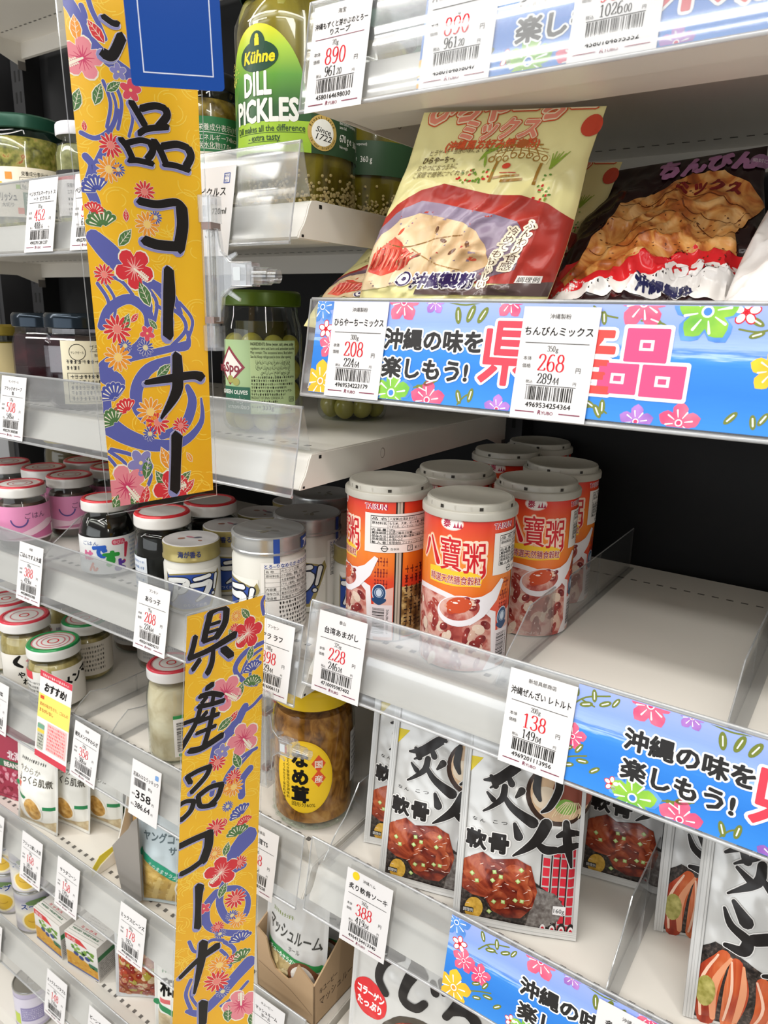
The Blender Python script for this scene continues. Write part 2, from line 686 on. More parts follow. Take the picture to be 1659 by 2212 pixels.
LOW_TEXT=[([(19.1,316.4),(16.3,305.2),(14.7,296.8)],[4.43]),([(17.2,315.6),(25.0,318.0),(31.0,317.0)],[3.25]),([(31.8,316.2),(30.8,306.3),(24.5,297.2)],[4.69]),([(18.8,307.7),(26.7,308.0)],[2.38]),([(17.7,302.3),(25.6,302.6)],[2.11]),([(14.7,296.2),(24.5,297.2)],[2.86]),([(8.1,301.9),(6.5,294.1),(4.2,286.5)],[3.65]),([(4.2,286.5),(19.5,289.0),(39.3,295.0)],[3.65,3.91,5.21]),([(22.2,288.3),(21.2,278.2),(18.2,271.3)],[2.86,3.91,4.43]),([(11.9,283.5),(7.1,277.3)],[3.65]),([(30.2,286.6),(36.5,279.6)],[5.28]),([(22.5,261.5),(18.0,259.5)],[4.01]),([(13.0,254.5),(21.4,254.5),(30.2,250.5)],[3.7]),([(18.2,252.8),(14.5,248.7)],[2.94]),([(23.5,252.5),(22.4,245.5)],[2.9]),([(12.0,246.8),(21.1,245.9),(31.7,246.0)],[3.43]),([(13.9,246.2),(9.9,232.7),(-2.1,212.8)],[3.17,3.43,4.22]),([(18.6,240.7),(13.6,235.5)],[2.98]),([(12.4,234.6),(28.0,236.4)],[3.21]),([(23.8,241.7),(20.5,225.2),(17.0,212.6)],[3.48]),([(11.4,225.4),(25.7,227.6)],[2.94]),([(6.8,212.6),(15.7,212.3),(31.3,218.3)],[4.55]),([(0.9,236.3),(12.3,237.3)],[3.12]),([(5.6,191.4),(13.8,194.2),(22.8,195.4)],[3.53]),([(22.8,195.4),(19.8,187.9),(9.2,177.3)],[3.57]),([(5.6,191.4),(8.3,185.5)],[3.53]),([(14.5,172.7),(23.4,177.5),(32.7,177.3)],[3.85]),([(32.7,177.3),(29.7,167.6),(23.9,162.3)],[3.9]),([(14.5,172.7),(16.7,163.3),(27.9,161.7)],[3.57]),([(-3.7,166.0),(4.3,170.4),(11.4,169.4)],[3.3]),([(11.4,169.4),(9.1,161.5),(2.3,155.2)],[3.57]),([(-3.7,166.0),(-2.2,156.7),(4.8,156.5)],[3.3]),([(1.7,132.3),(13.1,135.8),(25.4,138.3)],[4.8]),([(24.1,138.0),(23.8,126.3),(20.3,114.0)],[6.13]),([(3.8,106.6),(11.3,109.4),(20.9,115.3)],[4.23]),([(18.3,91.7),(17.9,73.2),(18.2,52.6)],[6.37,4.34,5.21]),([(6.0,6.4),(19.2,20.0),(34.6,30.2)],[3.3,4.2,6.0]),([(23.3,36.7),(21.9,17.6),(17.5,-12.8)],[6.44,5.57,2.05]),([(25.0,-23.9),(25.0,-45.9)],[6.68,5.47])]
UP_SWIRL=[([(6.3,306.2),(9.8,300.9),(15.8,288.1),(24.4,279.5),(37.8,271.4)],[5.07]),([(18.7,308.3),(20.3,302.7),(23.8,295.4),(26.3,288.8)],[2.03]),([(14.3,304.6),(15.8,299.0),(13.6,292.7)],[2.23]),([(23.1,265.1),(26.4,253.2),(23.0,239.3)],[1.5]),([(26.2,263.5),(29.6,251.6),(24.9,236.4)],[1.29]),([(29.6,265.0),(33.1,254.2),(29.6,239.1)],[1.5]),([(36.5,254.6),(39.2,246.6),(36.1,235.7)],[1.29]),([(7.3,234.1),(15.8,232.1),(25.1,238.5),(30.5,249.6)],[1.93]),([(8.7,220.8),(12.0,215.9),(9.0,207.1),(19.5,225.2)],[3.22]),([(9.0,173.9),(18.4,164.6),(28.1,155.1),(43.4,147.9),(56.9,141.4),(62.7,129.6)],[6.8,9.07,6.8,4.54,3.4,2.27]),([(8.1,153.0),(22.8,149.2),(30.5,140.4)],[1.59]),([(8.5,146.4),(14.4,135.4),(11.9,121.7)],[1.62]),([(12.2,148.7),(18.7,136.6),(16.1,121.8)],[1.38]),([(7.6,204.9),(12.1,193.6),(8.8,183.6)],[4.38]),([(40.7,145.4),(46.3,136.3),(44.1,124.5)],[1.67]),([(45.6,144.5),(51.4,136.5),(49.3,124.6)],[1.73]),([(38.1,144.2),(42.3,133.9),(38.9,122.1)],[1.43]),([(8.5,120.4),(14.5,131.3),(27.8,137.7),(39.0,130.6),(39.3,118.2),(30.4,106.9),(16.8,102.1),(6.7,96.1)],[3.67,4.16,4.41,4.65,4.65,4.41,4.16,3.67]),([(52.7,134.7),(63.4,127.4),(65.7,118.4),(55.1,108.1)],[1.83]),([(45.9,134.5),(56.3,126.0),(54.1,114.5)],[1.57]),([(62.5,136.3),(71.1,124.9),(66.8,111.9)],[1.59]),([(49.3,105.5),(66.5,106.7),(67.1,117.1)],[1.86]),([(6.4,93.7),(21.8,99.5),(50.7,105.5),(66.6,109.3)],[3.24]),([(53.1,99.0),(37.3,92.9),(28.1,80.5),(28.2,66.4),(38.4,55.2)],[3.46,5.32,5.98,5.32,3.99]),([(64.9,80.2),(68.0,69.3),(60.3,53.5),(43.6,48.1)],[2.83,4.81,5.09,3.68]),([(75.0,71.6),(74.2,55.1),(59.6,42.6),(38.8,41.9),(19.8,48.9),(7.3,57.6)],[1.16,2.91,4.37,5.82,7.28,8.73]),([(7.9,90.0),(15.2,84.8),(10.7,78.7)],[7.72]),([(7.3,77.6),(7.0,67.7),(5.6,60.3)],[3.8]),([(7.1,42.4),(24.1,35.5),(33.0,23.7),(30.9,15.9)],[1.8]),([(5.6,41.3),(15.5,32.5),(17.4,23.1)],[1.54]),([(4.6,37.6),(9.8,29.3),(10.1,18.9)],[1.54])]
LOW_SWIRL=[([(66.2,319.0),(62.0,313.6),(63.7,304.1)],[1.95]),([(63.8,281.9),(48.3,278.2),(40.4,267.3),(50.5,253.7),(59.1,249.9)],[2.23,3.06,2.78,2.51,1.95]),([(62.5,276.9),(51.3,272.1),(46.0,263.0)],[1.67]),([(61.2,272.0),(54.3,266.0),(53.2,255.6)],[1.67]),([(49.8,235.1),(40.6,221.5),(28.9,211.5),(24.0,199.2)],[4.18,5.85,5.57,2.78]),([(63.7,239.1),(55.4,233.4),(45.8,230.9)],[1.97]),([(60.8,197.3),(48.4,194.1),(36.5,182.4),(34.2,171.8)],[1.97,2.26,2.54,1.97]),([(56.6,195.8),(45.9,186.5),(42.2,173.5)],[1.69]),([(26.0,180.2),(25.0,170.6)],[2.75]),([(55.7,182.0),(49.0,174.2),(49.4,161.2)],[4.23]),([(55.4,123.5),(45.5,113.3),(43.0,105.1)],[11.43,8.57,5.71]),([(52.7,99.1),(43.3,96.0),(36.9,85.8)],[4.34]),([(36.9,85.8),(34.8,69.5),(43.3,51.4),(55.4,52.6),(57.7,67.3),(49.2,79.0),(38.4,82.3)],[3.81,4.1,4.39,3.81,2.93,3.52,3.81]),([(31.8,81.3),(24.2,69.7),(26.1,51.8),(38.3,41.9),(53.2,36.0)],[4.34,4.92,4.34,3.76,4.34]),([(21.1,87.8),(17.6,74.9),(22.7,54.4)],[2.03]),([(12.1,40.0),(17.6,28.6),(29.2,36.6),(38.5,33.9)],[2.05]),([(39.9,31.9),(48.2,21.6),(44.6,6.5)],[2.37]),([(37.4,24.6),(43.0,15.0),(39.4,3.1)],[2.08]),([(60.7,7.2),(48.9,-5.9),(36.1,-22.4),(23.3,-34.6),(12.8,-30.3)],[7.41,6.52,5.93,5.34,2.97]),([(14.5,1.5),(11.0,-12.8),(15.4,-29.2)],[2.1]),([(59.8,-11.8),(49.4,-24.0),(39.0,-31.5)],[1.8]),([(18.4,0.4),(15.0,-13.8),(20.5,-27.1)],[1.8])]
UP_FLOW=[('hp',12.3,276.1,11.7),('hr',32.9,156.5,12.4),('hp',15.3,16.8,14.5),('hr',48.1,9.7,13.6),('dr',24.4,229.0,7.7),('dr',43.3,204.1,7.0),('dr',13.2,152.1,6.8),('dr',18.3,118.7,9.6),('dr',40.9,57.5,9.1),('dr',58.0,53.7,6.5),('do',22.0,214.9,8.3),('do',43.6,184.4,8.4),('do',17.3,101.0,9.6),('do',36.4,64.7,10.2),('db',27.7,215.5,4.5),('db',49.4,189.1,4.5),('db',22.6,108.2,4.8),('db',36.3,107.0,5.9),('db',34.9,50.2,5.4),('lo',9.9,292.0,7.1),('lr',21.4,291.9,7.3),('fb',13.9,201.2,9.0),('fg',15.4,180.7,9.7),('fr',10.4,188.2,6.3),('fb',12.9,74.8,9.6),('fg',11.4,58.8,9.2),('fr',20.5,65.7,8.1),('lg',6.5,252.4,6.9),('lg',19.3,257.3,6.9),('lg',29.0,262.9,5.4),('lg',28.5,175.3,7.0),('lg',38.4,141.2,8.4),('lg',31.0,27.6,8.3),('lg',6.0,5.2,8.2),('lg',19.8,5.1,7.0),('lg',41.2,17.3,8.7),('lg',58.1,16.3,7.6),('lg',24.5,123.1,6.0),('lg',48.2,91.9,6.9),('lr',28.0,8.9,7.3),('lo',45.1,32.3,8.7),('lr',9.6,238.2,3.2),('lr',30.3,188.8,4.0),('lr',30.6,126.1,3.9),('lo',63.4,31.2,4.2),('pb',32.5,271.6,5.4),('pb',26.6,31.3,10.2),('pr',39.2,262.3,7.1),('pr',38.3,116.2,5.6),('lr',22.9,5.5,4.6),('lr',61.8,10.4,6.4),('lg',42.6,122.2,4.3)]
LOW_FLOW=[('hr',50.4,293.2,13.7),('hp',33.0,250.9,15.5),('hp',49.1,209.1,14.8),('do',40.2,308.7,5.2),('dr',39.1,299.1,5.2),('dr',28.2,196.5,8.4),('do',42.4,171.2,9.4),('dr',42.1,179.9,7.7),('dr',29.3,140.6,9.4),('do',29.0,117.8,7.1),('hr',35.1,99.2,15.2),('dr',47.4,70.5,10.5),('db',45.2,55.7,6.1),('do',49.9,50.1,8.9),('fb',55.8,261.5,9.2),('fg',54.7,250.0,9.1),('fb',50.0,144.4,10.3),('fg',47.5,127.4,10.3),('fr',52.9,135.9,7.2),('fb',53.4,28.3,10.7),('fg',55.0,10.7,10.7),('fr',49.1,11.0,7.4),('dr',34.9,-5.5,12.3),('do',36.6,10.3,10.7),('db',39.9,-16.8,7.1),('hp',55.1,-33.6,16.4),('lg',47.9,308.5,6.8),('lg',53.0,276.6,6.8),('lg',45.0,249.5,7.6),('lg',33.8,226.8,8.4),('lr',40.4,230.4,6.1),('lg',44.3,192.9,8.6),('lg',38.5,118.8,7.0),('lg',36.7,81.8,8.0),('dr',28.9,311.7,3.6),('lg',36.9,295.5,6.1),('pb',32.0,204.5,7.6),('pr',22.5,69.1,6.5),('dr',34.0,48.2,6.5),('db',36.1,41.0,5.7),('lr',36.6,143.9,3.9),('lg',45.0,-40.0,10.1),('lg',64.4,-48.7,9.1),('do',36.8,171.8,5.5),('db',38.0,156.3,5.5),('dr',49.8,102.9,7.2)]
# ---------------------------------------------------------------- colours
WHITE = M('efece6', .35)
SHELF = M('e6e2da', .32)
SHELFD = M('8f8d8a', .5)
BLACK = M('141414', .6)
INK = M('1c1a18', .75, 0, .1)
GREYINK = M('45433f', .75, 0, .1)
RED = M('d0202c', .65, 0, .15)
PAPER = M('dedcdc', .5)
MAROON = M('7c2b48', .5)
RAILC = clear('rail_plastic', (.955, .965, .97), .13, .15, 1.4, .06)
CLEAR = clear('clear_plastic', (.945, .95, .955), .15, .06, 1.45, .06)
FIN = clear('divider_plastic', (.955, .96, .965), .09, .06, 1.45, .015)
EDGE = clear('plastic_edge', (.8, .82, .83), .25, .1, 1.45, .25)
GLASS = clear('jar_glass', (.93, .96, .93), .05, .03, 1.5)
FILM = clear('bag_film', (.98, .98, .98), .04, .12, 1.5)

# ---------------------------------------------------------------- the setting
mb = MB()
mb.box(-2.6, .775, -1.35, 1.2, .80, 1.2, M('0b0b0d', .7))
struct(mb.build('wall_back'))
mb = MB()
mb.box(-3.5, -3.0, -1.37, 2.5, .80, -1.35, M('e6e2da', .25))
struct(mb.build('floor'))

for i, x in enumerate((-1.235, -.34, .56)):
    mb = MB()
    mb.box(x - .016, .744, -1.35, x + .016, .7745, .75, M('1b1b1d', .55))
    for k in range(60):
        z = -1.2 + k * .031
        mb.box(x - .008, .7436, z, x - .004, .7442, z + .016, M('020202', .8))
        mb.box(x + .004, .7436, z, x + .008, .7442, z + .016, M('020202', .8))
    t = mb.build('shelf_upright')
    tag(t, ('black slotted steel upright at the far left end of the shelving', 'black slotted steel upright in the joint between the two shelf bays', 'black slotted steel upright at the right end of the right bay')[i], 'upright')
mb = MB()
mb.box(-1.75, .70, -1.35, -1.30, .7745, .8, M('8b8c8e', .5))
mb.box(-1.30, .71, -1.35, -1.285, .7745, .8, M('2a2a2c', .5))
tag(mb.build('end_panel'), 'grey worn end panel standing at the far left behind the pickles', 'panel')

# ---------------------------------------------------------------- shelves and clear ticket rails
LX0, LX1, RX0, RX1 = -1.215, -.3435, -.3365, .54
LIP = [(.748, -.0005), (.4165, -.0005), (.4125, -.001), (.4092, -.003), (.4072, -.006), (.4055, -.011), (.4025, -.017), (.3985, -.022), (.3965, -.0255), (.3985, -.0268), (.43, -.0268), (.431, -.0255), (.4025, -.0248), (.4065, -.018), (.4095, -.009), (.415, -.0045), (.742, -.0045), (.742, -.026), (.748, -.026)]
SIDE = [(.4105, -.0015), (.4078, -.006), (.406, -.011), (.403, -.017), (.399, -.022), (.3972, -.0262), (.46, -.0262), (.70, -.0245), (.7475, -.040), (.7475, -.0015)]


def shelf(zs, x0, x1, label, perf=True):
    t = thing('gondola_shelf', label, 'shelf', (x0, 0, zs), group='white steel shelves')
    L = x1 - x0
    mb = MB()
    mb.prism(LIP, .0012, L - .0012, SHELF, 'yz', True)
    if perf:
        dk = M('6d6a66', .8)
        k = 0.02
        while k < L - .02:
            mb.box(k, .7, -.0004, k + .006, .7022, -.0002, dk)
            mb.box(k, .432, -.0004, k + .0045, .4365, -.0002, dk)
            mb.box(k, .7, -.0048, k + .006, .7022, -.0046, dk)
            k += .0125
    mb.box(.0015, .4105, -.0245, L - .0015, .47, -.0205, SHELF)
    mb.build('shelf_board', t, sharp=30)
    for xx in (0, L - .0012):
        mb = MB()
        mb.prism(SIDE, xx, xx + .0012, SHELF, 'yz')
        a = .4185
        for xs in (xx - .0002, xx + .00125):
            mb.box(xs, a, -.0055, xs + .0002, a + .003, -.003, BLACK)
            mb.box(xs, .4, -.0255, xs + .0002, .4022, -.0238, BLACK)
            c = [(.503 + .0033 * math.cos(q * PI / 8), -.0125 + .0045 * math.sin(q * PI / 8)) for q in range(16)]
            mb.prism(c, xs, xs + .0002, M('a49c92', .6), 'yz')
            c = [(.5025 + .0026 * math.cos(q * PI / 8), -.0125 + .0038 * math.sin(q * PI / 8)) for q in range(16)]
            mb.prism(c, xs - .0001, xs + .0003, SHELF, 'yz')
            mb.box(xs, .735, -.042, xs + .0002, .7475, -.03, M('777370', .5))
        mb.build('side_plate', t)
    return t


TILT = math.radians(10.3)
TS, TC = math.sin(TILT), math.cos(TILT)


def rail(zt, x0, x1, label):
    """clear ticket holder: a leaning front sheet folded over a back sheet"""
    t = thing('ticket_rail', label, 'ticket holder', (x0, 0, zt), group='clear ticket rails')
    L = x1 - x0
    fr, bk = [], []
    N = 26
    for i in range(N + 1):
        v = .0645 * i / N
        q = i / N
        off = .0011 * math.exp(-((q - .56) / .035) ** 2) + .0007 * math.exp(-((q - .9) / .03) ** 2) + .0006 * math.exp(-((q - .12) / .03) ** 2) + .0001 * math.sin(q * 14)
        fr.append((.4005 - .0645 * TS + v * TS + off * .6, -.0645 * TC + v * TC))
    th = [(y + .0007, z) for y, z in reversed(fr)]
    mb = MB()
    mb.prism(fr + th, 0, L, RAILC, 'yz', True)
    mb.tube([(0, .3892, -.0638), (L, .3892, -.0638)], .0013, EDGE, 8)
    mb.tube([(0, .4018, .0), (L, .4018, .0)], .0011, EDGE, 8)
    for xx in (0, L):
        mb.tube([(xx, fr[i][0], fr[i][1]) for i in (0, 7, 14, 20, N)], .0006, EDGE, 6)
    mb.build('front_sheet', t, sharp=50)
    mb = MB()
    p = [(.4020, .0), (.4035, -.006), (.4068, -.02), (.4098, -.0325), (.4105, -.0325), (.4075, -.02), (.4042, -.006), (.4027, 0)]
    mb.prism(p, 0, L, RAILC, 'yz', True)
    mb.build('back_sheet', t, sharp=50)
    return t


ZT = dict(R1=.187, R2=.0105, R3=-.21, R4=-.422, R5=-.622, LA=.11, LB=-.0645, LC=-.234, LD=-.4265, LE=-.624, LF=-.82)
ROWS = (('R1', 'top shelf of the right bay, above the flour bags'), ('R2', 'right-bay shelf holding the flour mix bags'), ('R3', 'right-bay shelf holding the red congee cans'), ('R4', 'right-bay shelf holding the silver meat pouches'), ('R5', 'lowest right-bay shelf under the black brush-lettered pouch'),
        ('LA', 'left-bay shelf holding the dill pickle jars'), ('LB', 'left-bay shelf holding the olive jars'), ('LC', 'left-bay shelf holding the seaweed paste jars'), ('LD', 'left-bay shelf holding the green-lidded and mushroom jars'), ('LE', 'left-bay shelf holding the bean and mushroom pouches'), ('LF', 'lowest left-bay shelf with the white cartons'))
for k, d in ROWS:
    a, b = (RX0, RX1) if k[0] == 'R' else (LX0, LX1)
    shelf(ZT[k] - .034, a, b, 'white steel ' + d)
    if k != 'R5':
        rail(ZT[k], a + (.001 if k[0] == 'R' else 0), b - (0 if k[0] == 'R' else .001), 'clear plastic ticket rail along the ' + d)
shelf(.405, LX0, LX1, 'white steel shelf at the very top left, seen from below')
ZS = {k: v - .034 for k, v in ZT.items()}


def on_rail(o, row, x, v=0.0, n=.0012, tw=0.0):
    """stand a flat card against the front of a ticket rail, v above its lower edge; n out of the sheet"""
    z = ZT[row]
    y0 = .4005 - .0645 * TS + v * TS - n * TC
    o.location = (x, y0, z - .0645 * TC + v * TC + n * TS)
    o.rotation_euler = (-TILT, tw, 0)
    return o


# ---------------------------------------------------------------- price labels
def ryubo(A, x, y, h, mat):
    A.text('R', x, y, h * 1.25, mat, bold=.03, shear=.1)
    A.text('YUBO', x + h * .82, y, h, mat, bold=.01)


def price_label(row, x, desc, maker, name, wt, price, tax, dec, code, v=.0005, tw=0.0, n=.0022, dot=False, pink=False):
    A = Art()
    W, H = 44, 62
    if maker:
        A.text(maker, 22, 55.6, 3.1, GREYINK, align='C')
    ls = name if isinstance(name, (list, tuple)) else [name]
    for i, s in enumerate(ls):
        if len(ls) == 1:
            A.text(s, 22, 46.6, 5.4, INK, align='C', maxw=39.5, bold=.012)
        else:
            A.text(s, 22, 48.4 - i * 4.4, 4.0, INK, align='C', maxw=40, bold=.01)
    A.rect(3.5, 42, 40.5, 42.35, MAROON if pink else GREYINK, 2)
    if wt:
        A.digits(wt[:-1], 17, 37.6, 3.1, GREYINK)
        A.text(wt[-1], 17 + .54 * 3.1 * (len(wt) - 1), 37.6, 3.6, GREYINK)
    if price:
        A.text('本体', 3.6, 32.6, 2.6, GREYINK)
        A.text('価格', 3.6, 28.4, 2.6, GREYINK)
        A.digits(price, 20.5, 26.8, 9.2, RED, thick=.105, thin=.045, wide=1.12, align='C')
        A.text('円', 35, 26.8, 3.3, GREYINK)
        A.text('税込', 7, 19.9, 2.1, GREYINK)
        e = A.digits(tax, 13.4, 19.9, 5.6, INK, thick=.105, thin=.045, wide=1.02)
        A.digits('.' + dec, e - .4, 19.9, 3.7, INK)
        A.text('円', 34.5, 19.9, 2.2, GREYINK)
    if code:
        A.rect(7.5, 18.6, 36.5, 18.9, INK, 2)
        A.barcode(8, 10.6, 28, 7.6, code, INK)
        A.text(code, 8.6, 6.6, 3.9, INK, w=26.5, bold=.01)
        A.rect(3, 3.6, 14.5, 4.2, MAROON, 2)
        A.rect(29, 3.6, 41, 4.2, MAROON, 2)
        ryubo(A, 16.6, 2.9, 2.6, MAROON)
    if dot:
        A.ell(9, 58, 3.4, 3.4, M('f2c60e', .5), 2)
    mb = MB()
    mb.box(0, 0, 0, .044, .0003, .062, PAPER)
    A.bake(mb, flat)
    o = mb.build('price_label', fixn=False)
    tag(o, desc, 'price label', 'white shelf price labels')
    return on_rail(o, row, x, v, n, tw)


P = price_label
P('R1', -.3294, 'white price label with 890 in red on the top right shelf rail', '海宝', ['沖縄もずくと芽かぶのとろー', 'りスープ'], '70g', '890', '961', '20', '4580164698030', v=-.003, pink=True)
P('R1', -.2478, 'glare-covered price label reading 961.20 on the top rail, partly over the blue strip', '海宝', '沖縄もずくスープ', '70g', '890', '961', '20', '4580164698047', n=-.0006)
P('R1', -.1605, 'glare-covered price label reading 1026.00 on the top right rail', '海宝', '沖縄もずくスープ', '70g', '950', '1026', '00', '4580164695352', n=-.0006, pink=True)
P('R2', -.3133, 'white price label with 208 in red under the big cream flour bag', '沖縄製粉', 'ひらやーちーミックス', '300g', '208', '224', '64', '4969534223179')
P('R2', -.1768, 'white price label with 268 in red under the pancake mix bag', '沖縄製粉', 'ちんびんミックス', '350g', '268', '289', '44', '4969534254364', v=-.001)
P('R3', -.3247, 'white price label with 228 in red below the congee cans', '泰山', '台湾あまがし', '375g', '228', '246', '24', '4710095987402', v=-.0015)
P('R3', -.1686, 'white price label with 138 in red beside the blue strip under the empty shelf space', '新垣具郎商店', '沖縄ぜんざい レトルト', '200g', '138', '149', '04', '4969201113956', v=-.001)
P('R4', -.2953, 'white price label with a yellow dot and 388 in red, under the silver pouches', '沖縄ハム', '炙り軟骨ソーキ', '160g', '388', '419', '04', '4964134413340', v=-.004, dot=True)
P('R4', -.0901, 'white price label cut by the bottom picture edge, right of the lowest blue strip', '沖縄ハム', '炙りらふてい', '', '', '', '', '', v=-.002)
P('LA', -.6569, 'white price label with 452 in red under the relish jar', '', ['ベジタブルマーケット ス', 'ート ピクルス'], '185g', '452', '488', '16', '4902701281237')
P('LA', -.5881, 'white price label half hidden behind the left edge of the upper yellow banner', '', 'ベジタブルマーケット', '185g', '568', '613', '44', '4902701281244')
P('LB', -.7368, 'white price label with 508 in red under the dark jam jars', 'サンクゼール', ['ブラックオリーブ', '塩'], '170g', '508', '548', '64', '4902701300508')
P('LC', -.7358, 'white price label with 388 in red under the pink-labelled jars', '桃屋', 'ごはんですよ大盛', '180g', '388', '419', '04', '4902880050388', v=-.004)
P('LC', -.5391, 'white price label with 208 in red below the small blue and gold seaweed jar', 'ブンセン', 'あらっ子', '95g', '208', '224', '64', '4902416004213', v=-.004)
P('LC', -.3941, 'white price label ending in 8, half hidden behind the right edge of the lower banner', 'ブンセン', 'アラ ラフ', '180g', '398', '429', '44', '4902416006113')
P('LD', -.8393, 'white price label ending in 98 at the left picture edge beneath the red-lidded jar', '桃屋', '味付榨菜', '100g', '298', '321', '84', '4902880060298', v=-.003)
P('LD', -.6677, 'white price label with 358 in red leaning right behind the red and yellow recommendation card', '桃屋', '穂先メンマやわらぎ', '210g', '358', '386', '64', '4902880070358', tw=math.radians(3))
P('LD', -.4131, 'white price label with 58 in red showing right of the lower banner below the mushrooms', '森永食品', 'なめ茸TS', '380g', '258', '278', '64', '4902880080258', v=-.006)
P('LE', -.8889, 'blank-looking white price label at the left picture edge under the red bean box', '', '北海道ぜんざい', '150g', '198', '213', '84', '4902880090198', v=-.008)
P('LE', -.8026, 'faded white price label with 168 in red under the white bean pouches', '', 'フジッコ蒸し大豆', '100g', '168', '181', '44', '4902880091168', v=-.006)
P('LE', -.7268, 'faded white price label with 158 in red, second of the three below the pouches', '', 'サラダコーン', '90g', '158', '170', '64', '4902880092158', v=-.006)
P('LE', -.6073, 'faded white price label with 178 in red just left of the lower banner', '', 'ミックスビーンズ', '100g', '178', '192', '24', '4902880093178', v=-.006)
P('LE', -.4099, 'white price label below the mushroom pouch carton at the bottom edge of the picture', 'キユーピー', ['マッシュルーム', 'ホール'], '', '', '', '', '', v=-.001)
P('LF', -.9336, 'white price label at the left picture edge beneath the soup cans', '', 'クリームスープ', '150g', '185', '199', '80', '4902880094185', v=-.010)
P('LF', -.7806, 'white price label under the white vegetable cartons near the bottom left corner', '', 'ミックスベジタブル', '200g', '148', '159', '84', '4902880095148', v=-.010)
P('LF', -.6902, 'white price label on the lowest rail below the mixed bean pouch', '', 'ビーンズサラダ', '200g', '178', '192', '24', '4902880096178', v=-.010)

# the three odd cards
A = Art()
A.text('ンピクルス', 28, 42, 7.0, INK, align='R', maxw=36)
A.frame(25, 50, 31, 57, .5, M('2c4aa0', .5), 2)
A.text('RYU', 25.8, 54, 2.4, M('2c4aa0', .5), w=4.4)
A.text('BO', 25.8, 51, 2.4, M('2c4aa0', .5), w=3)
A.barcode(3, 28, 10, 8, 'pk', INK)
A.text('720ml', 16, 29, 6.2, INK, w=14)
A.text('4025', 5, 24.5, 3.2, INK)
A.digits('598', 18, 13, 8, INK, align='C', wide=1.1)
mb = MB()
mb.box(-.012, 0, 0, .036, .0003, .062, PAPER)
A.bake(mb, flat)
o = on_rail(mb.build('price_label', fixn=False), 'LA', -.4362, -.008, .0012)
tag(o, 'white card reading 720ml, right of the upper banner under the dill pickle jar', 'price label', 'white shelf price labels')

A = Art()
A.text('若摘みはなラッキョウ', 22, 50, 5, INK, align='C', w=38)
A.rrect(35.5, 56, 40.5, 61, 1, M('6f9ad0', .5), 2)
A.barcode(5, 40, 18, 8, 'k', INK)
A.text('85g', 27, 42, 4, GREYINK)
A.text('本体', 3, 30, 2.5, GREYINK)
A.text('358', 9, 28, 11.5, INK, bold=.012, w=23)
A.text('円', 34, 28, 3.4, GREYINK)
A.text('税込', 3, 19, 2.5, GREYINK)
A.text('386.64', 9, 18, 8.5, INK, bold=.01, w=23)
A.text('円', 34, 18, 3, GREYINK)
mb = MB()
mb.box(0, .0, 0.008, .044, .0003, .066, PAPER)
A.bake(mb, flat)
o = on_rail(mb.build('price_label', fixn=False), 'LD', -.5675, -.012, .0012)
tag(o, 'white price label with 358 in bold black beside the lower banner', 'price label', 'white shelf price labels')

A = Art()
W_, H_ = 50, 100
A.rect(0, 93, 50, 100, M('c8394a', .5))
A.scribble(4, 94.5, 42, 3, M('f0c8c8', .5), 2, 3)
A.text('おすすめ!', 25, 79, 11, INK, align='C', bold=.045, w=34, shear=.12)
A.rect(0, 46, 50, 74, M('f9d96a', .5))
A.rect(3, 68, 9, 72, M('d05028', .5), 2)
A.text('素材の味が生きた、ごはんの', 3, 60.5, 4.6, M('a8572a', .5), w=44)
A.text('まちがいなし', 3, 53.5, 4.8, M('a8572a', .5), w=22, bold=.02)
A.rect(0, 7, 50, 46, M('fbe3df', .5))
A.rect(17, 12, 48, 44, M('f7b9b6', .5), 2)
for i in range(8):
    A.scribble(18.5, 40 - i * 3.8, 27, 2.6, M('e0555c', .5), 3, i)
A.rrect(2, 9, 13, 40, 3, M('b9bcae', .4), 2)
A.rect(2, 34, 13, 39, M('6fa088', .4), 3)
A.rect(2, 29, 13, 33, M('e2c64a', .4), 3)
for i in range(5):
    A.scribble(3.5, 25 - i * 3.5, 8.5, 2.4, GREYINK, 3, 20 + i)
A.rect(0, 0, 50, 7, M('c8394a', .5))
mb = MB()
mb.box(0, 0, 0, .060, .0004, .1, PAPER)
A.g = [([(p * 1.2, q) for p, q in vs], fs, m, l) for vs, fs, m, l in A.g]
A.bake(mb, flat)
o = on_rail(mb.build('recommendation_card', fixn=False), 'LD', -.731, .0, .0045)
tag(o, 'tall red, yellow and pink recommendation card standing at the rail below the green-lidded jars', 'sign')
# ---------------------------------------------------------------- blue shelf strips
SW, SKYB = M('fbfbfa', .45), None
PKM = M('e8487c', .45)
SEA = ramp('strip_sea_print', 2, 0, .062, [(0, '2f86dc'), (.3, '1f78d4'), (.5, '2a80da'), (.555, '3f8ede'), (.58, 'a8c8ee'), (.61, '4f86da'), (.65, '9ab6ea'), (.78, '86a2e8'), (1, '98aaea')], .35, .12, 60, (1, 1, 14))
PINKP = blotch('strip_pink_petal', [(.3, 'd9356c'), (.7, 'f07a92')], 60)
YELP = blotch('strip_yellow_petal', [(.3, 'f7a21b'), (.7, 'f9c928')], 60)
GRNP = blotch('strip_green_petal', [(.3, '5aa83a'), (.7, '9ccb3c')], 60)
VIOP = blotch('strip_violet_petal', [(.3, '7a4aa8'), (.7, 'b77fce')], 60)
BLUP = blotch('strip_blue_petal', [(.3, '2f6cc4'), (.7, '6aa6ea')], 60)
OLIVE = M('6f7a2c', .5)


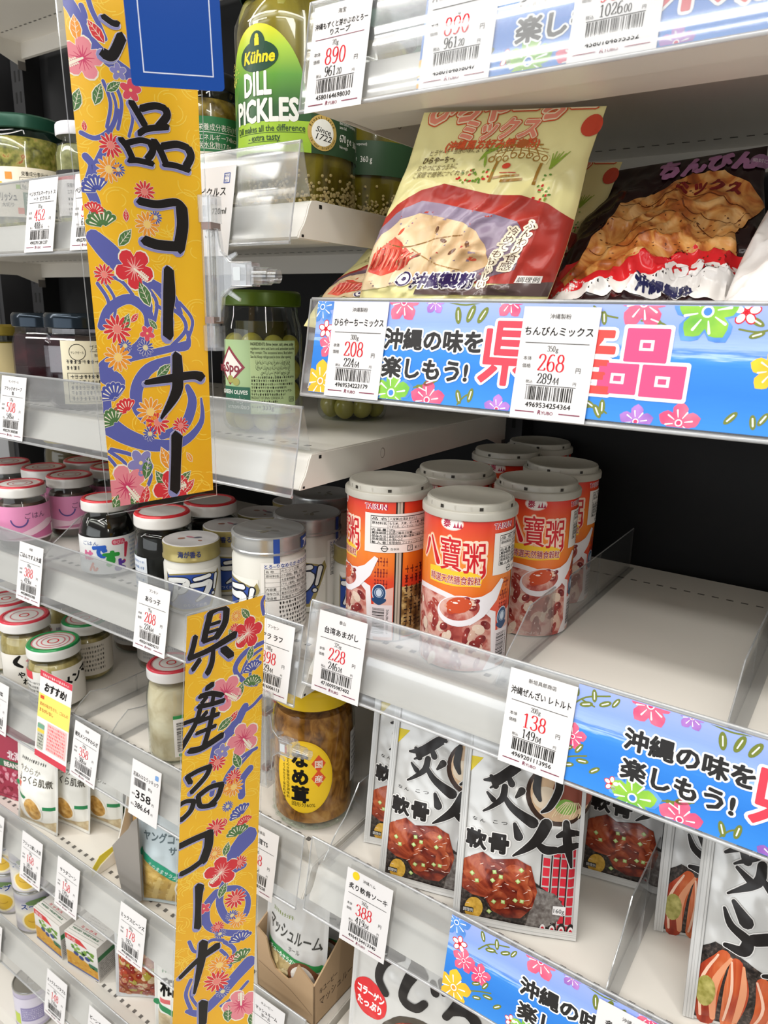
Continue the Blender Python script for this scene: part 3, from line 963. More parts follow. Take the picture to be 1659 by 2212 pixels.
def petals(cx, cy, r, n, rot=0, notch=.12):
    p = []
    for k in range(n):
        a0 = rot + 2 * PI * k / n
        for q, f in ((-.5, .62), (-.36, .88), (-.2, .99), (0, 1 + notch), (.2, .99), (.36, .88)):
            a = a0 + q * 2 * PI / n
            p.append((cx + r * f * math.cos(a), cy + r * f * math.sin(a)))
    return p


def strip_flower(A, k, x, y, r, l=2):
    if k == 'w':
        for i in range(5):
            a = 2 * PI * i / 5 + .3
            A.ell(x + .58 * r * math.cos(a), y + .58 * r * math.sin(a), r * .46, r * .36, RED, l, 12, a)
            A.ell(x + .58 * r * math.cos(a), y + .58 * r * math.sin(a), r * .36, r * .26, SW, l + 1, 12, a)
        A.ell(x, y, r * .16, r * .16, RED, l + 1, 10)
        return
    m = {'b': BLUP, 'p': PINKP, 'y': YELP, 'g': GRNP, 'v': VIOP}[k]
    if k == 'g':
        A.poly(petals(x, y, r * 1.02, 5, .3), BLUP, l)
        A.poly(petals(x, y, r * .86, 5, .3), m, l + 1)
    else:
        A.poly(petals(x, y, r, 5, .3), m, l)
    for i in range(8):
        a = 2 * PI * i / 8 + .2
        A.brush([(x + .3 * r * math.cos(a), y + .3 * r * math.sin(a)), (x + .68 * r * math.cos(a), y + .68 * r * math.sin(a))], [r * .035, r * .085], SW, l + 2, n=2)
    c = M('3f7fd0' if k in 'bg' else 'f39a2a' if k == 'y' else 'd83a6a', .5)
    A.ell(x, y, r * .19, r * .19, SW, l + 2, 14)
    A.ell(x, y, r * .13, r * .13, c, l + 3, 12)


STRIP_FLOWERS = [('b', 4.4, 57, 10.8), ('w', 9.2, 42.4, 6.1), ('p', 14.1, 31.8, 8.5), ('y', 9.5, 7.8, 13.1), ('p', 69.3, 60.7, 11.6), ('v', 91.8, 61.0, 6.9), ('p', 141.8, 61.6, 8.7), ('p', 216.7, 61.8, 12.3), ('g', 248.2, 57.9, 15.7), ('w', 265.7, 58, 6.5), ('y', 281.6, 30.9, 9.7), ('g', 67.8, 4.3, 14.7), ('w', 55, 8, 4.5), ('p', 94.6, 1.9, 11.3), ('v', 142.1, .5, 7.8), ('v', 221.9, 1.1, 8.2), ('p', 243.2, 2.5, 9.5), ('p', 330, 59, 12), ('b', 312, 8, 12), ('v', 360, 3, 8), ('p', 28, 28, 8)]
STRIP_LEAVES = [(108.8, 53.4, 5.2, 100), (117.2, 54.5, 5.5, 70), (125.1, 53.8, 5.4, 60), (90.4, 8.3, 5.1, -20), (95.0, 12.8, 4.7, 20), (116.2, 5.5, 4.5, 110), (123.9, 7.0, 4.4, 80), (200.9, 4.6, 4.1, 120), (203.2, 7.2, 4.1, 95), (196.3, 8.1, 3.5, 150), (197.0, 53.8, 3.8, 100), (223.3, 53.0, 3.9, 160), (270.9, 53.5, 4.0, 150), (271.9, 47.3, 3.7, 20), (266.7, 7.1, 4.1, 50), (276.8, 6.0, 3.7, 100), (281.0, 7.8, 3.7, 60), (26, 57, 4, 110), (33, 50, 4.2, 20), (37, 56.5, 4, 100), (44, 53.5, 4, 30), (50, 56, 3.6, 60), (26, 20, 3.6, 30), (33, 22, 3.8, 60), (36, 15, 4, 10), (28, 10, 3.6, 20), (44, 12, 3.8, 40), (300, 55, 4, 60), (308, 50, 4, 20)]
STRIP_VINES = [[(101.1, 61.1), (113.4, 59.6), (128, 62.3)], [(190.4, 59.9), (197.6, 55.4), (204.1, 54.0)], [(216.6, 52.8), (225.7, 52.3), (233.6, 48.1)], [(77.5, 7.0), (90.0, 10.7), (100.1, 14.1)], [(263.7, 49.8), (271.7, 48.7), (278, 50.2)], [(24, 46), (32, 54), (46, 59)], [(30, 52), (38, 50)], [(22, 12), (30, 16), (38, 19)], [(190, 5), (200, 7), (206, 4)], [(116, 1), (120, 6), (124, 8)], [(294, 60), (303, 53), (312, 49)]]


def halo(A, body, x, y, h, mat, w, hm=SW, g=.115, b=.042, l=5):
    A.text(body, x - h * g * .75, y, h, hm, l, w=w + h * g * 1.5, bold=g)
    A.text(body, x, y, h, mat, l + 1, w=w, bold=b)


def clip_poly(p, x0, x1, y0, y1):
    for ax, c, keep in ((0, x0, 1), (0, x1, 0), (1, y0, 1), (1, y1, 0)):
        if len(p) < 3:
            return []
        p = cut(p, ax, c)[keep]
    return p


def clip_art(A, x0, x1, y0, y1):
    B = Art()
    for vs, fs, mat, l in A.g:
        if all(x0 <= v[0] <= x1 and y0 <= v[1] <= y1 for v in vs):
            B.g.append((vs, fs, mat, l))
            continue
        V, F = [], []
        for f in fs:
            p = clip_poly([vs[i] for i in f], x0, x1, y0, y1)
            if len(p) > 2:
                F.append(tuple(range(len(V), len(V) + len(p))))
                V += p
        if F:
            B.g.append((V, F, mat, l))
    return B


def strip(row, x, u0, u1, desc, n=.0009):
    A = Art()
    for v in STRIP_VINES:
        A.brush(v, 1.0, OLIVE, 1, n=4)
    for a, b, r, ang in STRIP_LEAVES:
        t = math.radians(ang)
        A.ell(a, b, r, r * .42, OLIVE, 2, 14, t)
        A.brush([(a - r * .5 * math.cos(t), b - r * .5 * math.sin(t)), (a + r * .5 * math.cos(t), b + r * .5 * math.sin(t))], .7, SW, 3, n=1)
    for f in STRIP_FLOWERS:
        strip_flower(A, *f)
    bk = M('1d1b1b', .45)
    halo(A, '沖縄の味を', 57.8, 33, 13.4, bk, 70)
    halo(A, '楽しもう!', 58.5, 15.2, 13.4, bk, 62)
    kr = M('e23b4e', .45)
    halo(A, '県', 127, 18, 40, kr, 34, g=.06, b=.022)
    halo(A, '産', 166, 17, 40, M('e6443f', .45), 40, g=.06, b=.022)
    for x0, y0, x1, y1 in ((210.5, 31.5, 232.5, 49), (198.5, 14.5, 219.5, 30.6), (221, 14, 243, 30.6)):
        A.rrect(x0 - 1.8, y0 - 1.8, x1 + 1.8, y1 + 1.8, 1.6, SW, 5)
        A.rrect(x0, y0, x1, y1, .8, PKM, 6)
        mx, my = (x0 + x1) / 2, (y0 + y1) / 2
        A.rect(mx - 3.6, my - 2.7, mx + 3.6, my + 2.7, SW, 7)
        A.rect(mx - 2.1, my - 1.4, mx + 2.1, my + 1.4, PKM, 8)
    halo(A, '県', 300, 18, 40, kr, 34, g=.06, b=.022)
    B = clip_art(A, u0, u1, .3, 60.6)
    for i, (vs, fs, mat, l) in enumerate(B.g):
        B.g[i] = ([(p - u0, q) for p, q in vs], fs, mat, l)
    mb = MB()
    mb.box(0, 0, 0, (u1 - u0) * 1e-3, .0002, .061, SEA)
    B.bake(mb, lambda a, b, l: (a, -l * 6e-5, b))
    o = mb.build('shelf_strip', fixn=False)
    tag(o, desc, 'shelf sign', 'blue sea and flower shelf strips')
    return on_rail(o, row, x, .002, n)


strip('R2', -.3281, 0, 360, 'blue sea strip with full red and pink lettering in the rail under the flour bags')
strip('R3', -.1247, 27, 360, 'blue sea strip right of the 138 price label, below the empty shelf')
strip('R4', -.2009, 0, 360, 'lowest blue sea strip, in the rail below the silver meat pouches')
strip('R1', -.2500, 0, 360, 'blue sea strip behind the glaring rail at the top of the picture', -.0018)

# ---------------------------------------------------------------- the two yellow hanging banners
GOLD = ramp('banner_gold_paper', 2, 0, .4, [(0, 'efb012'), (.5, 'f7c01c'), (1, 'f2b616')], .4, .9, 26, (1, 1, 1))
GOLDL = M('fbd44e', .45)
BLUB = M('5c62ad', .45)
CREAM = M('f3ecd8', .45)
FC = {'r': ('d9343a', 'f08a80'), 'o': ('f09a2c', 'fbd37a'), 'b': ('4d57a8', 'c6cbe8'), 'p': ('e88a94', 'd8456a'), 'g': ('4f7a44', '9fb88a')}


def leafpts(x, y, r, a, wd=.42):
    c, s = math.cos(a), math.sin(a)
    o = [(-1, 0), (-.6, wd * .7), (-.1, wd), (.4, wd * .75), (1, 0), (.4, -wd * .75), (-.1, -wd), (-.6, -wd * .7)]
    return [(x + r * (p * c - q * s), y + r * (p * s + q * c)) for p, q in o]


def banner_flower(A, k, x, y, r, i):
    rn = random.Random(i * 7 + 3)
    l = 3
    if k[0] == 'h':
        c = 'e98b96' if k == 'hp' else 'd8303a'
        d = 'cf3f68' if k == 'hp' else 'f3b0a8'
        a0 = rn.uniform(0, 6)
        A.poly(petals(x, y, r * 1.06, 5, a0, .05), CREAM, l)
        A.poly(petals(x, y, r * .98, 5, a0, .05), M(c, .45), l + 1)
        for j in range(15):
            a = a0 + 2 * PI * j / 15 + rn.uniform(-.08, .08)
            A.brush([(x + r * .08 * math.cos(a), y + r * .08 * math.sin(a)), (x + r * rn.uniform(.4, .62) * math.cos(a), y + r * .6 * math.sin(a))], [r * .07, r * .02], M(d, .45), l + 2, n=1)
        a = a0 + 2.2
        A.brush([(x, y), (x + r * .8 * math.cos(a), y + r * .8 * math.sin(a))], [r * .1, r * .16], CREAM, l + 3, n=2)
        for j in range(5):
            q = .35 + j * .11
            for sgn in (-1, 1):
                A.ell(x + r * (q * math.cos(a) - sgn * .13 * math.sin(a)), y + r * (q * math.sin(a) + sgn * .13 * math.cos(a)), r * .05, r * .05, CREAM, l + 3, 6)
    elif k[0] == 'd':
        c = FC[k[1]]
        n = 13
        for j in range(n):
            a = 2 * PI * j / n
            A.ell(x + r * .62 * math.cos(a), y + r * .62 * math.sin(a), r * .38, r * .15, CREAM, l, 10, a)
            A.ell(x + r * .62 * math.cos(a), y + r * .62 * math.sin(a), r * .35, r * .115, M(c[0], .45), l + 1, 10, a)
        A.ell(x, y, r * .28, r * .28, M(c[1] if k[1] != 'b' else 'e9d9a0', .45), l + 2, 12)
    elif k[0] == 'l':
        a = rn.uniform(.6, 2.4)
        A.poly(leafpts(x, y, r * 1.06, a, .5), CREAM, l)
        A.poly(leafpts(x, y, r * .97, a, .46), M(FC[k[1]][0], .45), l + 1)
        A.brush([(x - r * .8 * math.cos(a), y - r * .8 * math.sin(a)), (x + r * .8 * math.cos(a), y + r * .8 * math.sin(a))], r * .05, CREAM, l + 2, n=1)
        for j in (-.4, 0, .4):
            for sgn in (-1, 1):
                b = a + sgn * .8
                A.brush([(x + r * j * math.cos(a), y + r * j * math.sin(a)), (x + r * (j * math.cos(a) + .36 * math.cos(b)), y + r * (j * math.sin(a) + .36 * math.sin(b)))], r * .03, CREAM, l + 2, n=1)
    elif k[0] == 'f':
        a0 = rn.uniform(1.2, 2.2)
        c = FC[k[1]]
        for j in range(7):
            a = a0 + (j - 3) * .36
            A.brush([(x + .2 * r * math.cos(a), y + .2 * r * math.sin(a)), (x + .95 * r * math.cos(a), y + .95 * r * math.sin(a))], [r * .16, r * .36], CREAM, l, n=2, grow=r * .06)
            A.brush([(x + .2 * r * math.cos(a), y + .2 * r * math.sin(a)), (x + .95 * r * math.cos(a), y + .95 * r * math.sin(a))], [r * .16, r * .36], M(c[0], .45), l + 1, n=2)
            A.brush([(x + .45 * r * math.cos(a), y + .45 * r * math.sin(a)), (x + .85 * r * math.cos(a), y + .85 * r * math.sin(a))], [r * .04, r * .1], CREAM, l + 2, n=1)
    else:
        c = M('8a86c0' if k == 'pb' else 'df4f62', .45)
        a0 = rn.uniform(0, 6)
        for j in range(5):
            a = a0 + 2 * PI * j / 5
            A.ell(x + r * .5 * math.cos(a), y + r * .5 * math.sin(a), r * .5, r * .36, CREAM, l, 12, a)
            A.ell(x + r * .5 * math.cos(a), y + r * .5 * math.sin(a), r * .45, r * .31, c, l + 1, 12, a)
        A.ell(x, y, r * .14, r * .14, M('f0d890', .45), l + 2, 8)


def banner_art(W, H, text, swirls, flowers, sx):
    A = Art()
    rn = random.Random(5)
    for i in range(150):
        cx, cy = rn.uniform(0, W), rn.uniform(0, H)
        for q in range(3):
            r = 5 + q * 2.2
            a = rn.uniform(0, 360)
            A.brush(arc(cx, cy, r, r * .8, a, a + 120, 6), .55, GOLDL, 0.5, n=1)
    for pts, ws in swirls:
        ws = [w * 1.45 for w in ws]
        A.brush(pts, ws, CREAM, 1, grow=.45, n=5)
        A.brush(pts, ws, BLUB, 2, n=5)
    for i, f in enumerate(flowers):
        banner_flower(A, f[0], f[1], f[2], f[3], i)
    lav, ed, ink = M('8e8fc4', .45), M('d9d4e4', .45), M('181412', .5, 0, .25)
    for pts, ws in text:
        ws = [w * 1.15 for w in ws]
        A.brush(pts, ws, ed, 8, grow=1.3, dx=-.7 * sx, dy=-1.0, n=6)
        A.brush(pts, ws, lav, 9, grow=.6, dx=-.9 * sx, dy=-1.2, n=6)
        A.brush(pts, ws, ed, 10, grow=.4, n=6, cap=False)
        A.brush(pts, ws, ink, 11, n=6, cap=False)
        # pointed entry and exit of the brush
        for p, q, w in ((pts[0], pts[1], ws[0]), (pts[-1], pts[-2], ws[-1])):
            L = math.hypot(p[0] - q[0], p[1] - q[1]) or 1
            tx, ty = (p[0] - q[0]) / L, (p[1] - q[1]) / L
            A.poly([(p[0] - ty * w / 2, p[1] + tx * w / 2), (p[0] + tx * w * .42 - ty * w * .18, p[1] + ty * w * .42 + tx * w * .18), (p[0] + ty * w / 2, p[1] - tx * w / 2), (p[0] - tx * w * .1, p[1] - ty * w * .1)], ink, 11.1)
    return A


LAM = clear('laminate_film', (.99, .99, .985), .012, .12, 1.35)

def sheet_map(TL, TR, BL, BR, W, H, bow):
    def fn(x, y, l):
        u, v = x / (W * 1e-3), y / (H * 1e-3)
        p = (BL * (1 - u) + BR * u) * (1 - v) + (TL * (1 - u) + TR * u) * v
        n = ((BR - BL) * (1 - v) + (TR - TL) * v).cross((TL - BL)).normalized()
        return p + n * (l * 4e-5 + bow * math.sin(v * PI) * math.sin(u * PI)) - BL
    return fn


def laminated(name, label, quad, W, H, art, bow, y0, m, top):
    """a laminated paper sign: printed sheet inside a clear laminate with a sealed border"""
    fn = sheet_map(*quad, W, H, bow)
    t = thing(name, label, 'banner', quad[2])
    A = clip_art(art, m[0], W - m[1], y0 + m[2], top)
    A.rect(m[0], y0 + m[2], W - m[1], top, GOLD, 0)
    mb = MB()
    A.bake(mb, fn, 6, 12)
    mb.build('printed_sheet', t, fixn=False, weld=1e-6)
    mb = MB()
    B = Art()
    B.rect(0, y0, W, top + 2, LAM, 14)
    B.rect(0, y0, W, top + 2, LAM, -6)
    for q in ((0, y0, .6, top + 2), (W - .6, y0, W, top + 2), (0, top + 1.4, W, top + 2), (0, y0, W, y0 + .6)):
        B.rect(*q, EDGE, 15)
    B.bake(mb, fn, 6, 12)
    mb.build('laminate', t, fixn=False, weld=1e-6)
    return t


# upper banner: stands out from the shelf like a flag, twisting towards the aisle higher up
laminated('hanging_banner', 'upper yellow banner of flowers with black brush lettering down its right half',
          (Vector((-.4535, .2987, .3093)), Vector((-.3969, .365, .3093)), Vector((-.4103, .2815, -.1307)), Vector((-.3969, .365, -.1307))),
          84.5, 440, banner_art(84.5, 440, UP_TEXT, UP_SWIRL, UP_FLOW, 1), 0.0, 0, (4.2, 2.8, 4.5), 438)

# lower banner: twisted, its foot swinging out towards the aisle
laminated('hanging_banner', 'lower yellow banner of flowers with black brush lettering down its left half',
          (Vector((-.3668, .3054, -.1975)), Vector((-.3525, .37, -.1975)), Vector((-.3912, .2942, -.5171)), Vector((-.3488, .345, -.5171))),
          66.2, 320.6, banner_art(66.2, 345, LOW_TEXT, LOW_SWIRL, [(k, x, y, r * .88) for k, x, y, r in LOW_FLOW], 1), .002, -60, (1.5, 1.5, 1.5), 318.6)

# blue card in front of the upper banner
wv = M('dfe6f4', .3)
mb = MB()
p = arc(45.2 - 2, 2, 2, 2, -90, 0, 5) + arc(43.2, 158, 2, 2, 0, 90, 5) + arc(2, 158, 2, 2, 90, 180, 5) + arc(2, 2, 2, 2, 180, 270, 5)
mb.prism([(a * 1e-3, b * 1e-3) for a, b in p], 0, .0006, M('1d4a9c', .22, 0, .25), 'xz')
B3 = Art()
B3.rect(6, 6, 40, 6.5, wv, 2)
B3.rect(6, 6, 6.5, 150, wv, 2)
B3.rect(39.6, 6, 40.1, 150, wv, 2)
B3.bake(mb, lambda x, y, l: (x, -l * 4e-5, y))
o = mb.build('card', loc=(-.3323, .26, .1069), rot=(math.radians(9), math.radians(-3), math.radians(53.7)), fixn=True)
tag(o, 'glossy blue card with a thin white border hanging in front of the upper banner', 'card')


# ---------------------------------------------------------------- clear swivel clips holding the banners
def clip(name, loc, rz, label, sc=1.0):
    t = thing(name, label, 'clip', loc, rz, 'clear banner clips')
    mb = MB()
    mb.box(-.004, -.005, -.048, .0035, -.0025, .05, CLEAR)
    mb.box(-.022, -.0035, -.046, -.004, -.0022, .048, clear('clip_jaw', (.95, .93, .86), .03, .1, 1.3))
    mb.box(-.004, .0025, -.048, .0035, .005, .05, CLEAR)
    for z in (-.05, .034):
        mb.box(-.0045, -.0062, z, .0062, .0062, z + .017, CLEAR)
    mb.box(.001, -.003, -.034, .004, .003, .034, CLEAR)
    for x in (-.004, .0035):
        mb.tube([(x, -.0052, -.048), (x, -.0052, .05)], .0005, EDGE, 6)
    mb.build('jaw', t)
    for z in (-.0315, .0295):
        mb = MB()
        mb.box(-.002, -.0055, z, .0052, .0058, z + .0045, M('94817c', .3, .4))
        mb.build('rivet', t)
    mb = MB()
    pr = [(.004, .03), (.008, .03), (.010, .016), (.017, .009), (.030, .0075), (.030, -.007), (.017, -.008), (.010, -.014), (.008, -.03), (.004, -.03)]
    mb.prism(pr, -.0022, .0022, CLEAR, 'xz')
    mb.prism([(.012, .012), (.021, .0155), (.0215, .0135), (.014, .0085)], -.001, .001, CLEAR, 'xz')
    mb.prism([(.012, -.011), (.023, -.0165), (.0235, -.0145), (.014, -.008)], -.001, .001, CLEAR, 'xz')
    mb.tube([(a, -.0023, b) for a, b in pr], .0005, EDGE, 6)
    mb.build('bracket', t)
    mb = MB()
    mb.box(.020, -.005, -.0065, .036, .005, .0085, CLEAR)
    mb.box(.0215, -.0052, -.003, .027, -.005, .0055, M('cfd6da', .2))
    mb.box(.036, -.0055, -.0055, .0375, .0055, .0055, CLEAR)
    mb.tube([(.036, 0, 0), (.047, 0, 0)], .0058, CLEAR, 14)
    mb.tube([(.047, 0, 0), (.0535, 0, 0)], .0046, CLEAR, 14)
    for z in (-.0065, .0085):
        mb.tube([(.02, -.005, z), (.036, -.005, z)], .0005, EDGE, 6)
    mb.build('socket_arm', t)
    if sc != 1:
        t.scale = (sc, sc, sc)
    return t


clip('banner_clip', (-.3965, .3665, .024), math.radians(12), 'clear plastic clip with two brown rivets gripping the upper banner')
clip('banner_clip', (-.3525, .3655, -.318), math.radians(5), 'clear plastic clip gripping the lower banner in front of the mushroom jar', .78)
# ---------------------------------------------------------------- red congee cans
CANR = ramp('can_red_print', 2, 0, .113, [(0, 'd8402e'), (.42, 'e04a2c'), (.52, 'ea7426'), (.72, 'ee8a2c'), (.86, 'e8582e'), (1, 'dc3a2e')], .25, .12, 30)
STEEL = M('b9b9b6', .25, .9)
LIDP = clear('milky_lid_plastic', (.80, .79, .75), .10, .3, 1.4)
LIDM = D.materials.new('milky_lid')
LIDM.use_nodes = True
b_ = LIDM.node_tree.nodes['Principled BSDF']
b_.inputs['Base Color'].default_value = (*hexc('b6b3a9'), 1)
b_.inputs['Roughness'].default_value = .3
b_.inputs['Subsurface Weight'].default_value = .15
b_.inputs['Subsurface Radius'].default_value = (.01, .01, .01)
SOUP = blotch('congee_photo', [(.3, '8c2f2c'), (.42, 'b5584e'), (.5, 'cf9184'), (.6, 'dcaea2'), (.72, 'c77a6c')], 70, .25, 3, 'noise', .8)
BEANR = blotch('red_bean_photo', [(.3, '6d1d22'), (.6, '9c3a36'), (.8, 'c96a5e')], 120, .25)
CR = 32.5


def can_art():
    A = Art()
    w = M('f4ece8', .3)
    cr = M('c8202a', .3)
    glow = M('f7d9c4', .3)
    for gm, g, l in ((M('f4b48c', .3), 3.2, 1), (glow, 1.7, 2)):
        A.brush([(-31.5, 79), (-33, 73), (-35.5, 68)], [3.2, 2.6, 1.6], gm, l, grow=g)
        A.brush([(-28.4, 82), (-25, 74), (-21.5, 66)], [1.6, 2.4, 3.6], gm, l, grow=g)
    A.brush([(-31.5, 79), (-33, 73), (-35.5, 68)], [3.2, 2.6, 1.6], cr, 4)
    A.brush([(-28.4, 82), (-25, 74), (-21.5, 66)], [1.6, 2.4, 3.6], cr, 4)
    A.text('寶', -20.5, 63.5, 24, M('f4b48c', .3), 1, w=18, bold=.085, shear=-.06)
    A.text('寶', -20, 64, 24, glow, 2, w=17.2, bold=.045, shear=-.06)
    A.text('寶', -19.4, 64, 24, cr, 4, w=15.8, bold=.006, shear=-.06)
    A.text('粥', -3.6, 62.5, 22, M('f4b48c', .3), 1, w=18.2, bold=.085, shear=-.06)
    A.text('粥', -3.2, 63, 22, glow, 2, w=17.6, bold=.085)
    A.text('粥', -2.6, 63, 22, cr, 4, w=16.0, bold=.008, shear=-.06)
    A.brush([(12, 66), (12.5, 61), (9, 56.5)], [2, 2, .8], glow, 2, grow=1.4)
    A.brush([(12, 66), (12.5, 61), (9, 56.5)], [2, 2, .8], cr, 4)
    A.brush([(-29, 57.5), (-20, 57.8), (-8, 57), (2, 57.5), (11, 55.5)], [10, 11, 10, 10, 7], M('f2c434', .3), 3.2, cap=False)
    A.brush([(-27, 56.8), (-18, 56.4), (-4, 56), (8, 56.5)], [5.5, 5, 6, 4], M('f0a236', .3), 3.5, cap=False)
    A.text('精選天然膳食穀粒', -28, 54, 6.0, w, 4, w=38.6, bold=.045)
    A.text('精選天然膳食穀粒', -27.7, 54, 6.0, M('a01820', .3), 5, w=38, bold=.012)
    # bowl, soup and spoon
    A.poly([(-48, 0), (-48, 40)] + [(x, 48.5 - .0068 * (x + 28) ** 2) for x in range(-46, 4, 4)] + [(4, 42), (24, 34), (27, 0)], M('e9e2e4', .3), 1)
    A.poly([(-46, 0), (-46, 36)] + [(x, 45 - .0072 * (x + 28) ** 2) for x in range(-44, 2, 4)] + [(8, 40), (20, 30), (22, 8), (16, 0)], SOUP, 2)
    rn = random.Random(4)
    for i in range(64):
        x, y = rn.uniform(-44, 18), rn.uniform(2, 38)
        if (x + 4) ** 2 / 330 + (y - 34) ** 2 / 120 < 1:
            continue
        m = rn.choice((BEANR, BEANR, M('d9b3a0', .25), M('a8473e', .25), M('e3cbb8', .3)))
        a = rn.uniform(0, 3)
        A.ell(x, y, rn.uniform(2.4, 5.4), rn.uniform(1.7, 3.2), m, 3 + i * .08, 14, a)
        A.ell(x - .5, y + .7, .8, .3, M('f2dcd4', .2), 3.1 + i * .08, 8, a)
    sp = M('ebe6ea', .25)
    A.poly([(4, 26), (14, 32), (24, 42), (30, 55), (27, 56.5), (19, 49), (12, 46), (4, 45)], sp, 9)
    A.ell(-3.5, 35.5, 16.5, 10.6, sp, 9, 30, .12)
    A.ell(-3.8, 37.2, 14.6, 8.2, SOUP, 10, 30, .12)
    for x, y, rx, ry, m in ((-4, 35.5, 8, 4.8, M('c9502e', .2)), (-3, 38, 3.6, 2.4, BEANR), (-8.5, 37, 2.4, 1.6, M('e0bfa6', .3)), (4.5, 36.5, 3, 2.6, M('e6c8b4', .3)), (6, 34, 2.8, 1.6, BEANR), (-12, 34, 2.2, 1.4, M('d49a82', .3)), (1, 40, 2.2, 1.5, M('8a2430', .2)), (-9, 31, 3, 2, M('b8452e', .2)), (8.3, 38.8, 2, 1.3, M('7c2028', .2))):
        y += 4
        A.ell(x, y, rx * 1.15, ry * 1.15, m, 10.5 + rx * .2 + x * .05, 16, .2)
        A.ell(x - rx * .3, y + ry * .3, rx * .25, ry * .14, M('f6e4dc', .2), 13, 8)
    A.ell(-12, 93, 8.6, 4.7, M('f0b8a8', .3), 1)
    A.ell(-12, 93, 7.8, 4.1, w, 2)
    A.text('泰', -18.2, 90.8, 5.6, M('b02048', .3), 3, bold=.03)
    for x0, h in ((-10.6, 3.6), (-8.4, 5), (-6.2, 3.6)):
        A.poly([(x0, 90.6), (x0 + .9, 90.6 + h * .85), (x0 + 1.8, 90.6)], M('b02048', .3), 3)
    A.rect(-10.8, 90.4, -4.2, 91, M('b02048', .3), 3)
    # right flank: trade name, nutrition text, seal, bar code
    A.text('TAISUN', 18, 90, 5, w, 2, w=17.4, bold=.07)
    A.text('TAISUN', 18.3, 90, 5, M('a82050', .3), 3, w=17.8, bold=.02)
    for i in range(5):
        for j in range(3):
            A.scribble(27 + i * 2.2, 33 + j * 8.2, 1.5, 7, M('7c1c1c', .4), 3, i * 3 + j)
    A.poly([(27, 0), (27, 30), (42, 34), (42, 0)], M('e0b3a6', .3), 1)
    A.rect(24, 2, 41.5, 21.5, M('e6dcdf', .3), 3)
    bl = M('27476f', .3)
    A.ell(31, 29.5, 5.6, 6.8, M('d9dfe8', .3), 4)
    A.ell(31, 29.5, 5.1, 6.2, bl, 5)
    A.ring(31, 29.8, 3.6, .5, M('aebdd0', .3), 6)
    A.ell(31, 29.8, 2.3, 2.8, M('c4d0de', .3), 6)
    A.brush([(26.4, 24.6), (31, 22.6), (35.6, 24.6)], 2.2, bl, 5)
    A.barcode(26, 4, 9.4, 15.5, 'can', INK, 5, True)
    A.text('4710095987402', 38.6, 4, 2.6, INK, 5, w=15, rot=PI / 2)
    A.rect(43.5, 0, 47.5, 96.6, M('c9c3b4', .25, .3), 4)
    A.rect(42.4, 0, 43.5, 96.6, M('1c1a1a', .4), 4)
    A.rect(47.5, 0, 48.8, 96.6, M('1c1a1a', .4), 4)
    A.rect(45, 0, 45.7, 96.6, M('8f897c', .3, .3), 5)
    A.rect(48.8, 2, 112, 34, blotch('barley_photo', [(.3, '3a2a1c'), (.5, '8a6f3c'), (.62, 'c9b87c'), (.75, '6b4a34')], 130), 1)
    A.brush([(90, 40), (74, 30), (70, 14), (80, 4)], 3, w, 2)
    for i in range(9):
        for j in range(7):
            A.scribble(51 + i * 4.6, 8 + j * 7.2 + (30 if j > 5 else 0), 3, 6.2, M('5c1616' if j > 3 else '2a2622', .4), 3, i * 9 + j)
    A.text('RED CONGEE', -40, 1.2, 2.2, M('c8a8a0', .3), 5, w=46)
    hgt = lambda q: q * 1.36 if q < 25 else 34 + (q - 25) * 1.09
    A.g = [([(p, hgt(q)) for p, q in vs], fs, m, l) for vs, fs, m, l in A.g]
    return A


